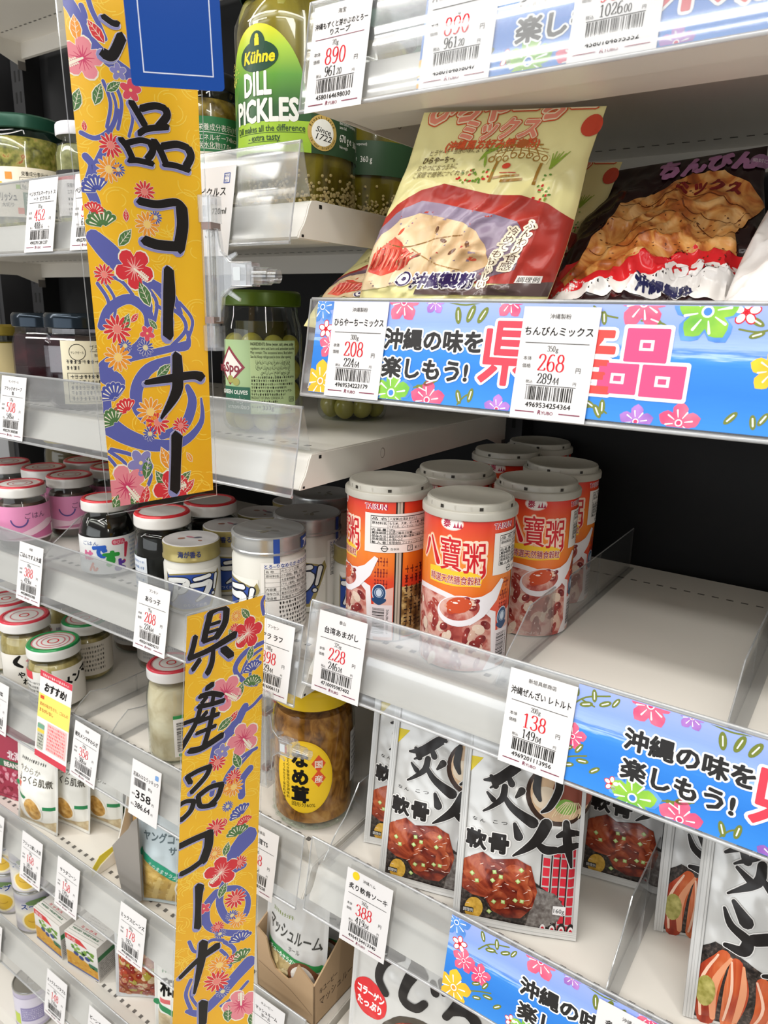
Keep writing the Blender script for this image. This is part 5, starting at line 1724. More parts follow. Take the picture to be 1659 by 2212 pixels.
# ---------------------------------------------------------------- flour bags: soft sacks given by their four front corners
def bag(name, label, TLc, TRc, BLc, BRc, T, mat, art, AW, AH, group=None, seed=0, wr=.004, back=None, pinch=.0, V0=.25, VK=.88):
    TLc, TRc, BLc, BRc = map(Vector, (TLc, TRc, BLc, BRc))
    n0 = (BRc - BLc).cross(TLc - BLc).normalized()

    def th(u, v):
        k = max(0, math.sin(PI * min(1, max(0, u)))) ** .5 * min(1, v / .10) ** .6 * min(1, max(0, 1 - v) / .55) ** .75
        w = noise.noise(Vector((u * 5.5, v * 4, seed))) * .8 + .6 * noise.noise(Vector((u * 9 + v * 7, v * 10 - u * 4, seed + 5))) + .10 * noise.noise(Vector((u * 16 - v * 6, v * 14, seed + 9)))
        rg = (1 - abs(noise.noise(Vector((u * 4 + v * 3, v * 5 - u * 3, seed + 13))))) ** 7 + .7 * (1 - abs(noise.noise(Vector((u * 7 - v * 5, v * 6 + u * 2, seed + 17))))) ** 9
        return T * k + wr * (w + .8 * rg * (1.3 - v)) * min(1, k * 1.6)

    def P(u, v):
        b = (BLc * (1 - u) + BRc * u) * (1 - v) + (TLc * (1 - u) + TRc * u) * v
        side = (u - .5) * (.08 * math.sin(PI * min(1, v * 1.25)) - pinch * v * v)
        return b + (BRc - BLc) * side

    t = thing(name, label, 'flour bag', BLc, 0, group)

    def fn(x, y, l):
        u, v = x * 1000 / AW, V0 + VK * y * 1000 / AH
        return P(u, v) + n0 * (max(0, th(u, v)) + l * 1.3e-4 + .00025) - BLc
    nx, ny = 72, 96
    mb = MB()
    q = [(P(i / nx, j / ny) + n0 * max(0, th(i / nx, j / ny))) - BLc for j in range(ny + 1) for i in range(nx + 1)]
    fs = [(j * (nx + 1) + i, j * (nx + 1) + i + 1, (j + 1) * (nx + 1) + i + 1, (j + 1) * (nx + 1) + i) for j in range(ny) for i in range(nx)]
    mb.add(q, fs, mat, True)
    q = [(P(i / nx, j / ny) - n0 * (max(0, th(i / nx, j / ny)) * .7 + .0006)) - BLc for j in range(ny + 1) for i in range(nx + 1)]
    mb.add(q, [tuple(reversed(f)) for f in fs], back or mat, True)
    mb.build('bag_body', t, fixn=False, sharp=85)
    mb = MB()
    clip_art(art, -5, AW + 5, -20, AH * (1 - V0) / VK - .3).bake(mb, fn, AW / 72, AH / (96 * VK))
    mb.build('printed_front', t, fixn=False, weld=1e-7, sharp=85)
    return t


YEL = M('e9e0a0', .22)
DOUGH = blotch('savoury_pancake_photo', [(.25, 'b58a5a'), (.45, 'dcc096'), (.65, 'ead8b4'), (.85, 'd9a886')], 22, .3, 5, 'noise', .8)
GING = blotch('pickled_ginger_photo', [(.3, 'c93a30'), (.55, 'e8604e'), (.8, 'f29a80')], 60, .25, 3, 'noise', 1.2, (1, 1, .5))
CLOTH = M('a9342a', .3)
PURP = ramp('purple_mat_photo', 2, 0, .09, [(0, '4a3238'), (.5, '6e5866'), (1, '8f8096')], .3, .2, 30)


def hirayachi_art():
    """100 x 120 mm artwork of the savoury pancake flour"""
    A = Art()
    orr, cream = M('d4572f', .2), M('f3e3b8', .2)
    pk = M('e98f78', .2)
    A.text('ひらやーちー', 3, 97, 17, orr, 2, w=94, bold=.13)
    A.text('ひらやーちー', 3.6, 97, 17, M('f4e2c0', .2), 3, w=92.6, bold=.09)
    A.text('ひらやーちー', 4.2, 97, 17, pk, 4, w=91.4, bold=.04)
    A.text('ミックス', 27, 86.5, 12.5, orr, 2, w=44, bold=.12)
    A.text('ミックス', 27.5, 86.5, 12.5, M('f4e2c0', .2), 3, w=43, bold=.08)
    A.text('ミックス', 28, 86.5, 12.5, pk, 4, w=42, bold=.035)
    A.text('(沖縄風お好み焼き粉)', 22, 80.8, 5.6, orr, 3, w=52, bold=.035)
    dk = M('5c4a20', .4)
    A.text('ヒラヤーチー島唐の味によくなってくれた', 14, 78.5, 3.6, dk, 3, w=48)
    A.text('ひらやーちー。', 12, 74.2, 4, dk, 3, w=20, bold=.03)
    A.text('おやつにおつまみに', 11, 70.2, 3.6, dk, 3, w=24)
    A.text('ご家庭で簡単につくれちゃう', 10, 66.4, 3.6, dk, 3, w=36)
    br, gn = M('a5792f', .2), M('8aa636', .2)
    A.poly([(52, 77), (56, 81.5), (74, 81.5), (82, 75), (81, 71), (72, 75), (58, 74.5)], M('efe6a8', .2), 2)
    for i in range(6):
        A.brush([(56 + i * 3.2, 81.5), (53 + i * 4.6, 76)], .6, br, 3, n=1)
    for i in range(8):
        A.ring(52 + i * 3.9, 74.5 + (1.5 if 2 < i < 6 else 0), 1.7, .6, br, 3, 12)
    for j in range(3):
        A.brush([(53, 77.2 + j * 1.6), (66, 79 + j * 1.2), (80, 76 + j * 1.6)], .35, br, 3, n=3)
    A.rect(52.5, 81.5, 76, 82.3, br, 3)
    A.ell(65.5, 82.5, 3, 2.4, M('b5622e', .2), 4, 12)
    A.rect(55, 62, 56.6, 73, br, 3)
    A.rect(78, 60, 79.4, 72, br, 3)
    A.poly([(57, 63.5), (70, 65), (70, 66), (57, 64.8)], br, 3)
    A.poly([(62, 61.4), (72, 62.6), (72, 64), (62, 63)], br, 3)
    A.ell(62, 70.5, 2.2, 1.6, M('d8482e', .2), 4, 10)
    A.rect(60, 66.5, 68, 67, M('c03a2a', .2), 4)
    A.poly(leafpts(48, 78, 5, 1.1, .18), gn, 3)
    A.poly(leafpts(51, 79.5, 5, .6, .18), gn, 3)
    A.poly(leafpts(49, 74, 4, 1.8, .18), gn, 3)
    for i in range(6):
        A.brush([(84, 69), (83 + i * 1.6, 77 + i % 2)], [1.2, .4], gn, 3, n=1)
    rn = random.Random(6)
    for i in range(46):
        x, y = (rn.uniform(38, 56), rn.uniform(62, 69)) if i < 28 else (rn.uniform(80, 88), rn.uniform(50, 66))
        A.ell(x, y, .8, .55, M(('d02a2a', '7d9a34', '5f8a34')[i % 3], .2), 3, 8, rn.uniform(0, 3))
    # photograph on the lower half
    A.poly([(0, 8), (0, 44), (8, 52), (20, 59), (32, 62), (44, 59), (60, 55), (76, 54), (88, 50), (100, 42), (100, 6)], CLOTH, 2)
    A.poly([(0, 4), (0, 38), (10, 47), (24, 53), (36, 51), (52, 47), (66, 44), (78, 40), (84, 30), (84, 14), (70, 8)], PURP, 3)
    A.poly([(2, 2), (0, 26), (6, 36), (16, 43), (26, 46), (40, 43), (52, 40), (60, 35), (66, 28), (72, 17), (62, 12), (50, 10), (34, 6)], DOUGH, 4)
    A.brush([(12, 30), (26, 27), (40, 31), (54, 33)], .7, M('8f6a3c', .18), 5)
    A.brush([(30, 26), (44, 18), (58, 14)], .6, M('a5804c', .18), 5)
    for x, y in ((40, 36), (34, 22), (52, 24), (24, 18), (58, 28), (46, 30), (20, 36), (62, 20)):
        A.ell(x, y, 2.2, 1, M(('6f8a3a', '6a4630', 'c9563e')[int(x) % 3], .18), 5, 10, y * .3)
    A.poly([(4, 14), (6, 24), (12, 30), (18, 33), (24, 29), (30, 24), (32, 19), (26, 14), (14, 11)], GING, 5)
    for i in range(16):
        x = 6 + i * 1.6
        A.brush([(x, 14 + i % 4), (x + 2, 20 + i % 3), (x + 1 + i * .3, 28 - i * .3)], [.5, .9, .4], M(('f4a48c', 'b83228')[i % 2], .25), 6, n=2)
    for i, ch in enumerate('ふんわり食感'):
        A.text(ch, 84.5 - i * .9, 36.5 - i * 4.5, 5, M('f6ead0', .18), 7, bold=.2, align='C')
        A.text(ch, 84.5 - i * .9, 36.5 - i * 4.5, 5, M('4a2418', .18), 8, bold=.0, align='C')
    for i, ch in enumerate('冷めてもおいしい'):
        A.text(ch, 77.5 - i * .9, 33 - i * 4.1, 4.8, M('f6ead0', .18), 7, bold=.2, align='C')
        A.text(ch, 77.5 - i * .9, 33 - i * 4.1, 4.8, M('4a2418', .18), 8, bold=.0, align='C')
    A.text('沖縄製粉', 36, 4.6, 9, M('f4f0ee', .18), 7, w=32, bold=.12)
    A.text('沖縄製粉', 36.4, 4.6, 9, M('3a2a5c', .18), 8, w=31, bold=.04)
    A.ell(31, 9, 5, 4.4, M('f4f0ee', .18), 7)
    A.ring(31, 9, 4.2, 1, M('3a2a5c', .18), 8)
    A.ell(31, 9, 1.4, 1.2, M('3a2a5c', .18), 8, 10)
    A.poly([(40, 0), (40, 3), (70, 5), (100, 8), (100, 0)], M('5c4a48', .18), 6)
    A.rect(86, 7, 96, 11, M('ece6e0', .18), 8)
    A.text('調理例', 86.6, 7.6, 3.2, INK, 9, w=8.6)
    A.ell(96.5, 92, 5, 6, M('c8462e', .2), 4, 18)
    return A


HIRA = hirayachi_art()
z0 = ZS['R2']
bag('flour_bag', 'large cream flour bag foremost, with a house drawing and pancake photograph', (-.272, .436, .1255), (-.168, .476, .1255), (-.326, .434, z0 + .001), (-.197, .443, z0 + .001), .023, YEL, HIRA, 100, 120, 'cream flour mix bags', 2, .0048)
bag('flour_bag', 'cream flour bag second in line, its corner with a red tab behind the big one', (-.270, .510, .108), (-.181, .555, .109), (-.300, .492, z0 + .001), (-.206, .505, z0 + .001), .014, YEL, HIRA, 100, 120, 'cream flour mix bags', 4, .0035)
bag('flour_bag', 'cream flour bag furthest back, only its dark red corner tab showing', (-.26, .61, .113), (-.191, .64, .114), (-.300, .575, z0 + .001), (-.215, .59, z0 + .001), .012, YEL, HIRA, 100, 120, 'cream flour mix bags', 7, .0035)
bag('flour_bag', 'flour bag slumped low at the left rail end, its ginger photograph and clear corner showing', (-.349, .484, .050), (-.285, .520, .075), (-.364, .426, -.008), (-.285, .478, z0 + .001), .008, YEL, HIRA, 100, 120, 'cream flour mix bags', 12, .003)

CREPE = blotch('crepe_photo', [(.28, '84401a'), (.42, 'b8662c'), (.52, 'dc9a50'), (.66, 'ecbc7c'), (.82, 'c0642c')], 34, .3, 7, 'noise', 2.2)
CHOC = M('241012', .22)


def chinbin_art():
    A = Art()
    mv, dr, rd = M('b47aa4', .18), M('7c1c1c', .2), M('d8262c', .18)
    A.poly([(-2, 0), (102, 0), (102, 14), (-2, 14)], M('ece7e2', .18), 2)
    A.poly([(-2, 12), (-2, 30), (100, 30), (100, 16), (70, 14), (40, 10), (10, 6)], rd, 3)
    A.poly([(4, 22), (14, 30), (16, 44), (22, 56), (24, 72), (40, 82), (56, 96), (78, 95), (92, 84), (100, 70), (94, 58), (86, 44), (88, 30), (74, 30), (60, 24), (46, 24), (36, 18), (22, 16), (10, 12)], CREPE, 4)
    for p in ([(22, 56), (40, 62), (54, 72), (62, 60), (80, 52), (92, 60)], [(24, 40), (40, 46), (52, 58), (66, 50), (76, 40), (86, 44)], [(24, 70), (44, 72), (56, 88)], [(16, 36), (30, 34), (44, 40), (60, 40)], [(56, 80), (74, 74), (90, 62)]):
        A.brush(p, [.4, .8, .4], M('6e3312', .2), 5)
    rn = random.Random(9)
    for i in range(120):
        x, y = rn.uniform(18, 90), rn.uniform(20, 84)
        if abs(x - 56) < 42 - abs(y - 46) * .5:
            A.ell(x, y, rn.uniform(.3, .9), rn.uniform(.2, .55), M('5e2a10', .4), 5, 8)
    A.text('ミックス', 52, 82, 11, dr, 6, w=36, rot=-.16, bold=.06)
    A.text('ちんびん', 38, 98, 19, mv, 5, w=58, bold=.08)
    A.text('(350g)', 58, 13, 9.5, M('f3eeea', .18), 6, w=34, bold=.06, rot=.04)
    A.text('沖縄製粉', 46, 2, 7, M('2a2a52', .18), 5, w=26, bold=.05)
    A.ell(97, 104, 6, 6, M('9a6f92', .18), 5, 18)
    A.text('開封口', 92.5, 103, 3.6, M('f0e0ec', .18), 6, w=9)
    return A


CHIN = chinbin_art()
bag('flour_bag', 'dark pancake mix bag with a folded golden pancake photograph above the 268 label', (-.197, .566, .105), (-.094, .588, .117), (-.190, .450, z0 + .002), (-.070, .462, z0 + .002), .017, CHOC, CHIN, 100, 118, 'dark pancake mix bags', 3, .008, V0=.1875, VK=.8125)
bag('flour_bag', 'dark pancake mix bag behind the first, only mauve lettering and a crumpled edge showing', (-.200, .668, .100), (-.125, .676, .100), (-.196, .615, z0 + .002), (-.11, .63, z0 + .002), .010, CHOC, CHIN, 100, 118, 'dark pancake mix bags', 8, .005, V0=.15625, VK=.84375)
A = Art()
A.poly([(0, 88), (18, 78), (10, 104), (0, 108)], M('c8283c', .3), 3)
A.text('開封口', 2, 92, 4, M('f3e6e6', .3), 4, w=9)
A.ell(30, 50, 14, 16, M('d98a5a', .3), 3)
bag('flour_bag', 'glossy white bag cut by the right picture edge, a red tab on its top corner', (-.070, .560, .112), (.03, .580, .122), (-.084, .430, z0 + .003), (.04, .44, z0 + .003), .016, M('e9e4e0', .2), A, 100, 118, None, 21, .007, V0=.104167, VK=.9)
# ---------------------------------------------------------------- jars
def lid_mesh(r, z, hl, side, top, rim=None, flat_=False, n=48, rings=None):
    mb = MB()
    rim = rim or side
    mb.lathe([(r * .97, z), (r, z + .001), (r, z + hl * .62), (r * .985, z + hl * .86), (r * .93, z + hl), (r * .82, z + hl), (r * .8, z + hl * .93), (0, z + hl * .93)], side, n, mats=[side, side, side, rim, rim, rim, top])
    zz = z + hl * .93 + .0002
    for q, m in rings or ():
        A = Art()
        A.ring(0, 0, r * q * 1000, r * 50, m, 0, 40)
        A.bake(mb, lambda x, y, l: (x, y, zz))
    return mb


def jar(name, label, cat, loc, rz, r, h, lid, contents, art=None, group=None, lr=None, hl=.013, top=None, rim=None, rings=None, sides=48, paper=None, py=(0, 0), glass=GLASS, fill=.86, neck=.84, prt='paper_label', tip=0.0):
    t = thing(name, label, cat, loc, rz, group)
    lr = lr or r * .9
    zb = h - hl
    sh = zb - .008
    sm = sides > 12
    prof = [(0, .002), (r * .72, .0015), (r * .86, 0), (r * .97, .003), (r, .008), (r, sh * fill), (r * .985, sh * fill + (sh * (1 - fill)) * .3), (lr * .97, sh), (lr * neck / .9 * .98, sh + .003), (lr * neck / .9 * .98, zb + .002)]
    mb = MB()
    mb.lathe(prof, glass, sides, sm)
    mb.build('glass', t, sharp=40 if sm else 20)
    k = .955
    mb = MB()
    pc = [(0, .0035)] + [(a * k, b + .0022 if b < .01 else b - .001) for a, b in prof[2:-1]]
    pc[-1] = (pc[-1][0], sh + .001)
    pc.append((0, sh + .001))
    mb.lathe(pc, contents, sides, sm)
    mb.build('contents', t, sharp=40 if sm else 20)
    lid_mesh(lr, zb, hl, lid, top or lid, rim, rings=rings).build('lid', t)
    if art:
        mb = MB()
        f = cylmap(r + .0003, 0, 0)
        art.bake(mb, f, r * 95)
        mb.build(prt, t, fixn=False, weld=1e-7, sharp=50)
    return t


GREENL = M('1f4a3a', .3, .3)
DKGREEN = M('2f4c30', .4)
PICKLE = blotch('pickles_in_brine', [(.28, '3a300a'), (.42, '685a18'), (.55, '8f7f26'), (.7, 'b39c42')], 17, .2, 5, 'noise', 1.1, (1, 1, .5))
SEED = M('c9b07a', .4)


def kuhne_art():
    A = Art()
    gr = ramp('pickle_label_green', 2, .038, .13, [(0, '27482c'), (.35, '2f5c30'), (.58, '5d9a36'), (.78, 'a9cc3a'), (1, 'f0e01e')], .35)
    pts = [(-43, 41), (-43, 78)] + [(x, 78 + 47 * max(0, 1 - ((x + 8) / 38) ** 2) ** .62) for x in range(-43, 29, 3)] + [(29, 80), (33, 66), (33, 41)]
    A.poly(pts, gr, 1)
    A.rect(33, 40, 128, 67, DKGREEN, 1)
    A.rect(-43, 40, 33, 47, M('9fc63a', .35), 2)
    A.poly([(-36, 47), (-33, 61), (36, 61), (36, 47)], M('a4ca3c', .35), 2)
    dk = M('17452f', .35)
    A.ell(-8, 104, 17.5, 10, dk, 3, 30)
    A.ell(-8, 112, 7, 8.5, dk, 3, 20)
    A.text('Kühne', -21.5, 100, 11, M('f0d91e', .35), 4, w=28, bold=.035, shear=.18)
    A.rect(-10, 111, -6, 116, M('f0d91e', .35), 4)
    A.ell(-8, 117, 1.7, 1.7, M('f0d91e', .35), 4, 10)
    wh = M('f2f2ea', .35)
    A.text('DILL', -22, 79, 21, wh, 4, w=26, bold=.04)
    A.text('PICKLES', -32, 61, 21, wh, 4, w=56, bold=.04)
    A.text('Dill makes all the difference', -31.5, 54, 6.3, DKGREEN, 4, w=60, bold=.01)
    A.rect(-31.5, 53, 28.5, 53.3, DKGREEN, 4)
    A.text('- extra tasty', -18, 48, 6.3, DKGREEN, 4, w=28, bold=.01)
    A.rect(-19, 47.1, 10, 47.4, DKGREEN, 4)
    A.ell(42, 54.5, 12, 12.3, M('c9a95c', .35), 5, 32)
    A.ell(42, 54.5, 9, 9.3, wh, 6, 28)
    for i, ch in enumerate('Finest taste'):
        a = math.radians(155 - i * 11.5)
        A.text(ch, 42 + 9.6 * math.cos(a), 54.5 + 9.6 * math.sin(a), 2.9, INK, 7, rot=a - PI / 2, align='C')
    for i, ch in enumerate('is our tradition'):
        a = math.radians(205 + i * 8.8)
        A.text(ch, 42 + 11.2 * math.cos(a), 54.5 + 11.2 * math.sin(a), 2.7, INK, 7, rot=a + PI / 2, align='C')
    A.text('Since', 36, 55.2, 5.4, INK, 7, w=12, shear=.3, rot=-.16)
    A.text('1722', 36, 50, 6, INK, 7, w=12.5, shear=.3, rot=-.12)
    A.text('670 g', 57.5, 51, 7.4, wh, 3, w=11, bold=.01)
    A.text('e', 70, 51, 7.4, wh, 3)
    A.text('360 g', 76, 50, 6.6, wh, 3, w=10, bold=.01)
    A.text('Net weight', 57.5, 46.5, 3, wh, 3, w=10)
    A.text('Best before (unopened)', 57.5, 63, 3.2, wh, 3, w=24)
    A.text('see lid.', 57.5, 60, 3.2, wh, 3)
    rn = random.Random(2)
    for i in range(70):
        a, q = rn.uniform(.4, 2.6), rn.uniform(2, 17)
        A.ell(-41 + q * math.cos(a) * .8, 88 + q * math.sin(a), .7, .5, M('e4d96a', .35), 3, 6)
    for i in range(9):
        A.brush([(-40, 66), (-43 + i * 1.6, 86)], [.5, .2], M('86b04a', .35), 3, n=1)
    return A


def pickle_jar(loc, rz, label):
    t = jar('pickle_jar', label, 'jar', loc, rz, .0472, .168, GREENL, PICKLE, kuhne_art(), 'large dill pickle jars', lr=.0425, hl=.016, fill=.88)
    for i in range(5):
        a = i * 1.2 - 2.2
        mb = MB()
        mb.ball((math.sin(a) * .031, -math.cos(a) * .031, .128 + .004 * (i % 2)), .013, .012, .022, blotch('gherkin_skin', [(.3, '7d7a22'), (.6, 'a49a3c'), (.8, 'b9ae58')], 60, .25, 4), 16, 10)
        mb.build('gherkin', t)
    mb = MB()
    rn = random.Random(1)
    for i in range(420):
        a, z = rn.uniform(-.5, 3.2), .006 + abs(rn.gauss(0, .009))
        if z < .034:
            mb.ball((math.sin(a) * .0458, -math.cos(a) * .0458, z), .0013, .0013, .0013, SEED, 6, 4)
    o = mb.build('mustard_seeds', t)
    o['kind'] = 'stuff'
    return t


k0 = pickle_jar((-.422, .486, ZS['LA'] + .0003), math.radians(14.3), 'large green-labelled dill pickle jar at the front of the shelf end')
dup(k0, (-.4255, .586, ZS['LA'] + .0003), math.radians(-62), 'large dill pickle jar right behind the front one, half in shadow')
dup(k0, (-.42, .688, ZS['LA'] + .0003), math.radians(150), 'large dill pickle jar rearmost in its file beside the shelf side')

A = Art()
A.rect(-30, 12, 42, 76, M('ece4d2', .45), 1)
A.rect(-4, 50, 42, 76, M('2c7a4a', .45), 2)
A.text('栄養成分表示(1個', 1, 66, 5.6, M('f2f2ea', .4), 3, w=36)
A.frame(-1, 52, 40, 64.5, .4, M('f2f2ea', .4), 3)
A.text('エネルギー74kcal、', 1, 58.5, 5.2, M('f2f2ea', .4), 4, w=36)
A.text('炭水化物17.0g、食', 1, 53, 5.2, M('f2f2ea', .4), 4, w=36)
A.rect(-2, 16, 5, 48, M('2c7a4a', .45), 2)
A.vtext('おすすめレシピ', 1.5, 43, 3.6, M('f2f2ea', .4), 3)
for i in range(5):
    A.ell(30, 44 - i * 6, 1.4, 1.4, INK, 3, 10)
    A.scribble(33, 42.6 - i * 6, 8, 2.4, INK, 3, 50 + i)
A.rect(-12, 40, -3, 76, M('d8663a', .45), 2)
jar('relish_jar', 'dark-lidded relish jar with a green label between upper banner and pickle jar', 'jar', (-.510, .474, ZS['LA'] + .0003), math.radians(30), .030, .111, M('2a2c2e', .3, .3), blotch('brown_relish', [(.3, '4a3a16'), (.6, '8a7430'), (.8, 'b59c58')], 120, .25), A, None, lr=.027, hl=.013)

A = Art()
A.rect(-38, 14, 60, 62, M('f0e7d4', .45), 1)
for x, y, c, s in ((-30, 52, '8ab82e', 9), (-14, 50, 'e0903a', 7), (-4, 41, '9cc23a', 4), (-33, 16, 'e0663a', 5), (-4, 17, 'e0663a', 6), (-22, 44, 'd9b84a', 4)):
    A.rect(x, y, x + s, y + s, M(c, .45), 2)
A.text('ミックスレリッシュ', -44, 30, 9, INK, 3, w=40, bold=.03)
A.text('大切り', -20, 24, 4.6, INK, 3)
A.text('栄養成分表示(大さじ1杯(17g', 2, 54, 5, INK, 3, w=46)
A.frame(0, 41, 56, 52.5, .3, INK, 3)
A.text('エネルギー14kcal、たんぱく質0', 2, 47.2, 4.6, INK, 4, w=50)
A.text('0g、炭水化物3.5g、食塩相当量', 2, 42.4, 4.6, INK, 4, w=50)
A.rect(2, 16, 9, 38, M('2c6a3a', .45), 2)
A.vtext('おすすめレシピ', 5.5, 34, 3, M('f2f2ea', .4), 3)
for i in range(4):
    A.ell(34, 36 - i * 6.5, 1.3, 1.3, INK, 3, 10)
    A.scribble(37, 34.6 - i * 6.5, 18, 2.6, INK, 3, 60 + i)
RELISH = blotch('chopped_relish', [(.3, '4c4a16'), (.5, '87843a'), (.65, 'b3a05a'), (.72, 'a8502a'), (.85, 'c9bb7a')], 130, .25, 2)
jar('relish_jar', 'wide chopped relish jar with a dark green lid at the left picture edge', 'jar', (-.800, .482, ZS['LA'] + .0003), math.radians(50), .042, .113, GREENL, RELISH, A, None, lr=.0405, hl=.014)
A = Art()
A.rect(-30, 12, 40, 45, M('efe9e6', .45), 1)
A.rect(-30, 45, 40, 49, M('c8242c', .45), 1)
A.rect(-30, 49, 40, 54, M('1c1a1a', .45), 1)
A.text('栄養成分表示(100g当たり)', -12, 38, 4.6, INK, 2, w=34)
A.text('エネルギー84kcal/たんぱく質', -12, 32, 4.6, INK, 2, w=36)
for i in range(4):
    A.scribble(-12, 26 - i * 4.5, 40, 2.6, INK, 2, 70 + i)
jar('sauce_jar', 'small white-capped jar with a red and black band beside the wide relish jar', 'jar', (-.700, .482, ZS['LA'] + .0003), math.radians(46), .0245, .098, M('e6e4ea', .3), blotch('green_relish', [(.3, '5c5a2a'), (.7, '9a9660')], 130), A, None, lr=.0228, hl=.012, neck=.7)

# olives
OLV = blotch('olive_skin', [(.3, '8a8432'), (.6, 'a39a48'), (.85, 'b3aa62')], 45, .2, 3)
BRINE = M('3a3512', .2)


def olive_jar(loc, rz, label, n_rows, lab):
    t = thing('olive_jar', label, 'jar', loc, rz, 'green olive jars')
    r, h = .0345, .118
    mb = MB()
    mb.lathe([(0, .002), (.026, .0015), (.030, 0), (.0335, .004), (r, .009), (r, .082), (.0335, .09), (.0315, .096), (.0305, .104)], GLASS, 48)
    mb.build('glass', t, sharp=40)
    mb = MB()
    mb.lathe([(0, .004), (.021, .004), (.022, .092), (0, .092)], BRINE, 24)
    mb.build('brine', t)
    src = None
    rn = random.Random(n_rows)
    for j in range(n_rows):
        z = .0128 + j * .0196
        for i in range(8):
            a = 2 * PI * i / 8 + (j % 2) * .39 + rn.uniform(-.05, .05)
            if src is None:
                mb = MB()
                mb.ball((0, 0, 0), .0099, .0093, .0108, OLV, 18, 12)
                src = mb.build('olive', t)
                o = src
            else:
                o = src.copy()
                C.objects.link(o)
                o.parent = t
            o.location = (math.sin(a) * .0232, -math.cos(a) * .0232, z + rn.uniform(-.001, .001))
            o.rotation_euler = (rn.uniform(-.4, .4), rn.uniform(-.5, .5), a)
    lid_mesh(.0335, .104, .0125, M('4c6416', .3, .2), M('5a5f2a', .35, .3)).build('lid', t)
    if lab:
        A = Art()
        lg, dg = M('b9cf9a', .4), M('2f6650', .4)
        A.rect(-40, 17, 28, 77, M('a9c592', .4), 1)
        A.rect(-12.5, 17.6, 28, 76.4, lg, 2)
        A.poly([(-46, 55), (-33, 72), (-17, 55), (-33, 40)], M('8c2f40', .4), 2)
        A.poly([(-43, 55), (-33, 69), (-20, 55), (-33, 42)], M('efece6', .4), 3)
        A.text('uraSpo', -52, 51, 11, M('8c2f40', .4), 4, w=30, bold=.03)
        A.rect(-40, 17, -13, 39, dg, 3)
        A.text('GREEN OLIVES', -43, 33, 4.6, M('eef2ea', .4), 4, w=28, bold=.03)
        A.text('زيتون أخضر', -31, 27, 5, M('eef2ea', .4), 4, w=14)
        A.text('มะกอกเขียว', -36, 21, 4.4, M('eef2ea', .4), 4, w=22)
        for x, y in ((-32, 45), (-26, 43)):
            A.ell(x, y, 3.6, 3.2, M('a9a75a', .4), 4, 14)
        A.text('INGREDIENTS: Brine (water, salt), olives, acidity', -12, 73, 3.4, INK, 3, w=38, bold=.01)
        for i in range(3):
            A.text(('regulators: citric acid, lactic acid, antioxidant: ascorbic', 'May contain: The occasional stone. Best before:', 'See lid. Keep refrigerated in brine after opening.')[i], -12, 69.6 - i * 3.3, 3.2, INK, 3, w=39 - i * 2)
        A.text('المكونات: زيتون أخضر، بقيع الملح', -8, 58.6, 4, INK, 3, w=30)
        A.text('الحامض الليموني واللبني والأسكوربيك', -8, 54.4, 4, INK, 3, w=30)
        A.text('يمكن استخدامها ووجود نواة', -4, 50.2, 4, INK, 3, w=26)
        for i in range(6):
            A.scribble(-12, 46.5 - i * 2.8, 38 - (i * 7) % 13, 2, INK, 3, 80 + i)
        A.text('PRODUCT OF SPAIN / EUROLIVA, S.A.', -12, 29.5, 3.2, INK, 3, w=27)
        A.scribble(-12, 26.6, 22, 2, INK, 3, 91)
        A.frame(20.5, 27, 26, 31, .3, INK, 3)
        A.text('370', 21, 27.8, 3.4, INK, 4)
        A.text('333g', -3, 20.6, 5.2, INK, 3, w=9.5, bold=.02)
        A.text('160g e', 17, 20.6, 5.2, INK, 3, w=10, bold=.02)
        A.scribble(-12, 22, 8, 2, INK, 3, 92)
        A.scribble(7, 22, 9, 2, INK, 3, 93)
        mb = MB()
        A.bake(mb, cylmap(r + .0003), 3)
        mb.build('paper_label', t, fixn=False, weld=1e-7)
    return t


olive_jar((-.4505, .472, ZS['LB'] + .0003), math.radians(48), 'green olive jar with a pale green multilingual label beside the upper banner', 4, True)
olive_jar((-.4385, .586, ZS['LB'] + .0003), math.radians(20), 'green olive jar set back at the shelf end, its foot showing below the strip rail', 4, False)

A = Art()
A.rect(-14, 6, 52, 68, M('e4dcc0', .45), 1)
A.ring(2, 57, 8, .6, INK, 2, 24)
A.text('サンクゼール', -4, 55.5, 3, INK, 2, w=12)
A.text('ブラックオリーブ', 14, 59, 6, INK, 2, w=34)
A.rect(14, 57.5, 48, 57.9, INK, 2)
A.text('Black Olive', 18, 52.5, 4.2, GREYINK, 2)
A.scribble(-9, 46, 52, 4, GREYINK, 2, 3)
A.scribble(-9, 40, 12, 4, GREYINK, 2, 4)
A.frame(-9, 8, 50, 37, .5, GREYINK, 2)
for i in range(5):
    A.scribble(-6, 31.5 - i * 5.4, 54, 4, M('3c3a36', .5), 2, 5 + i)
JAM = blotch('dark_jam', [(.3, '120608'), (.6, '341218'), (.85, '5a2428')], 40, .15, 3)
BKL = M('26303a', .15, .6)
j0 = jar('jam_jar', 'dark jam jar with a cream text label, half hidden by the upper banner', 'jar', (-.692, .462, ZS['LB'] + .0003), math.radians(44), .0385, .094, BKL, JAM, A, 'dark eight-sided jam jars', lr=.036, hl=.015, sides=8, glass=clear('pinkish_glass', (.9, .86, .9), .12, .04, 1.5))
q = jar('jam_jar', 'dark jam jar just left of the cream-labelled one, no label turned to the front', 'jar', (-.775, .472, ZS['LB'] + .0003), math.radians(22), .0345, .093, BKL, JAM, None, 'dark eight-sided jam jars', lr=.033, hl=.015, sides=8, glass=MATS['pinkish_glass'])
A = Art()
A.rect(-20, 8, 40, 58, M('c9b98a', .5), 1)
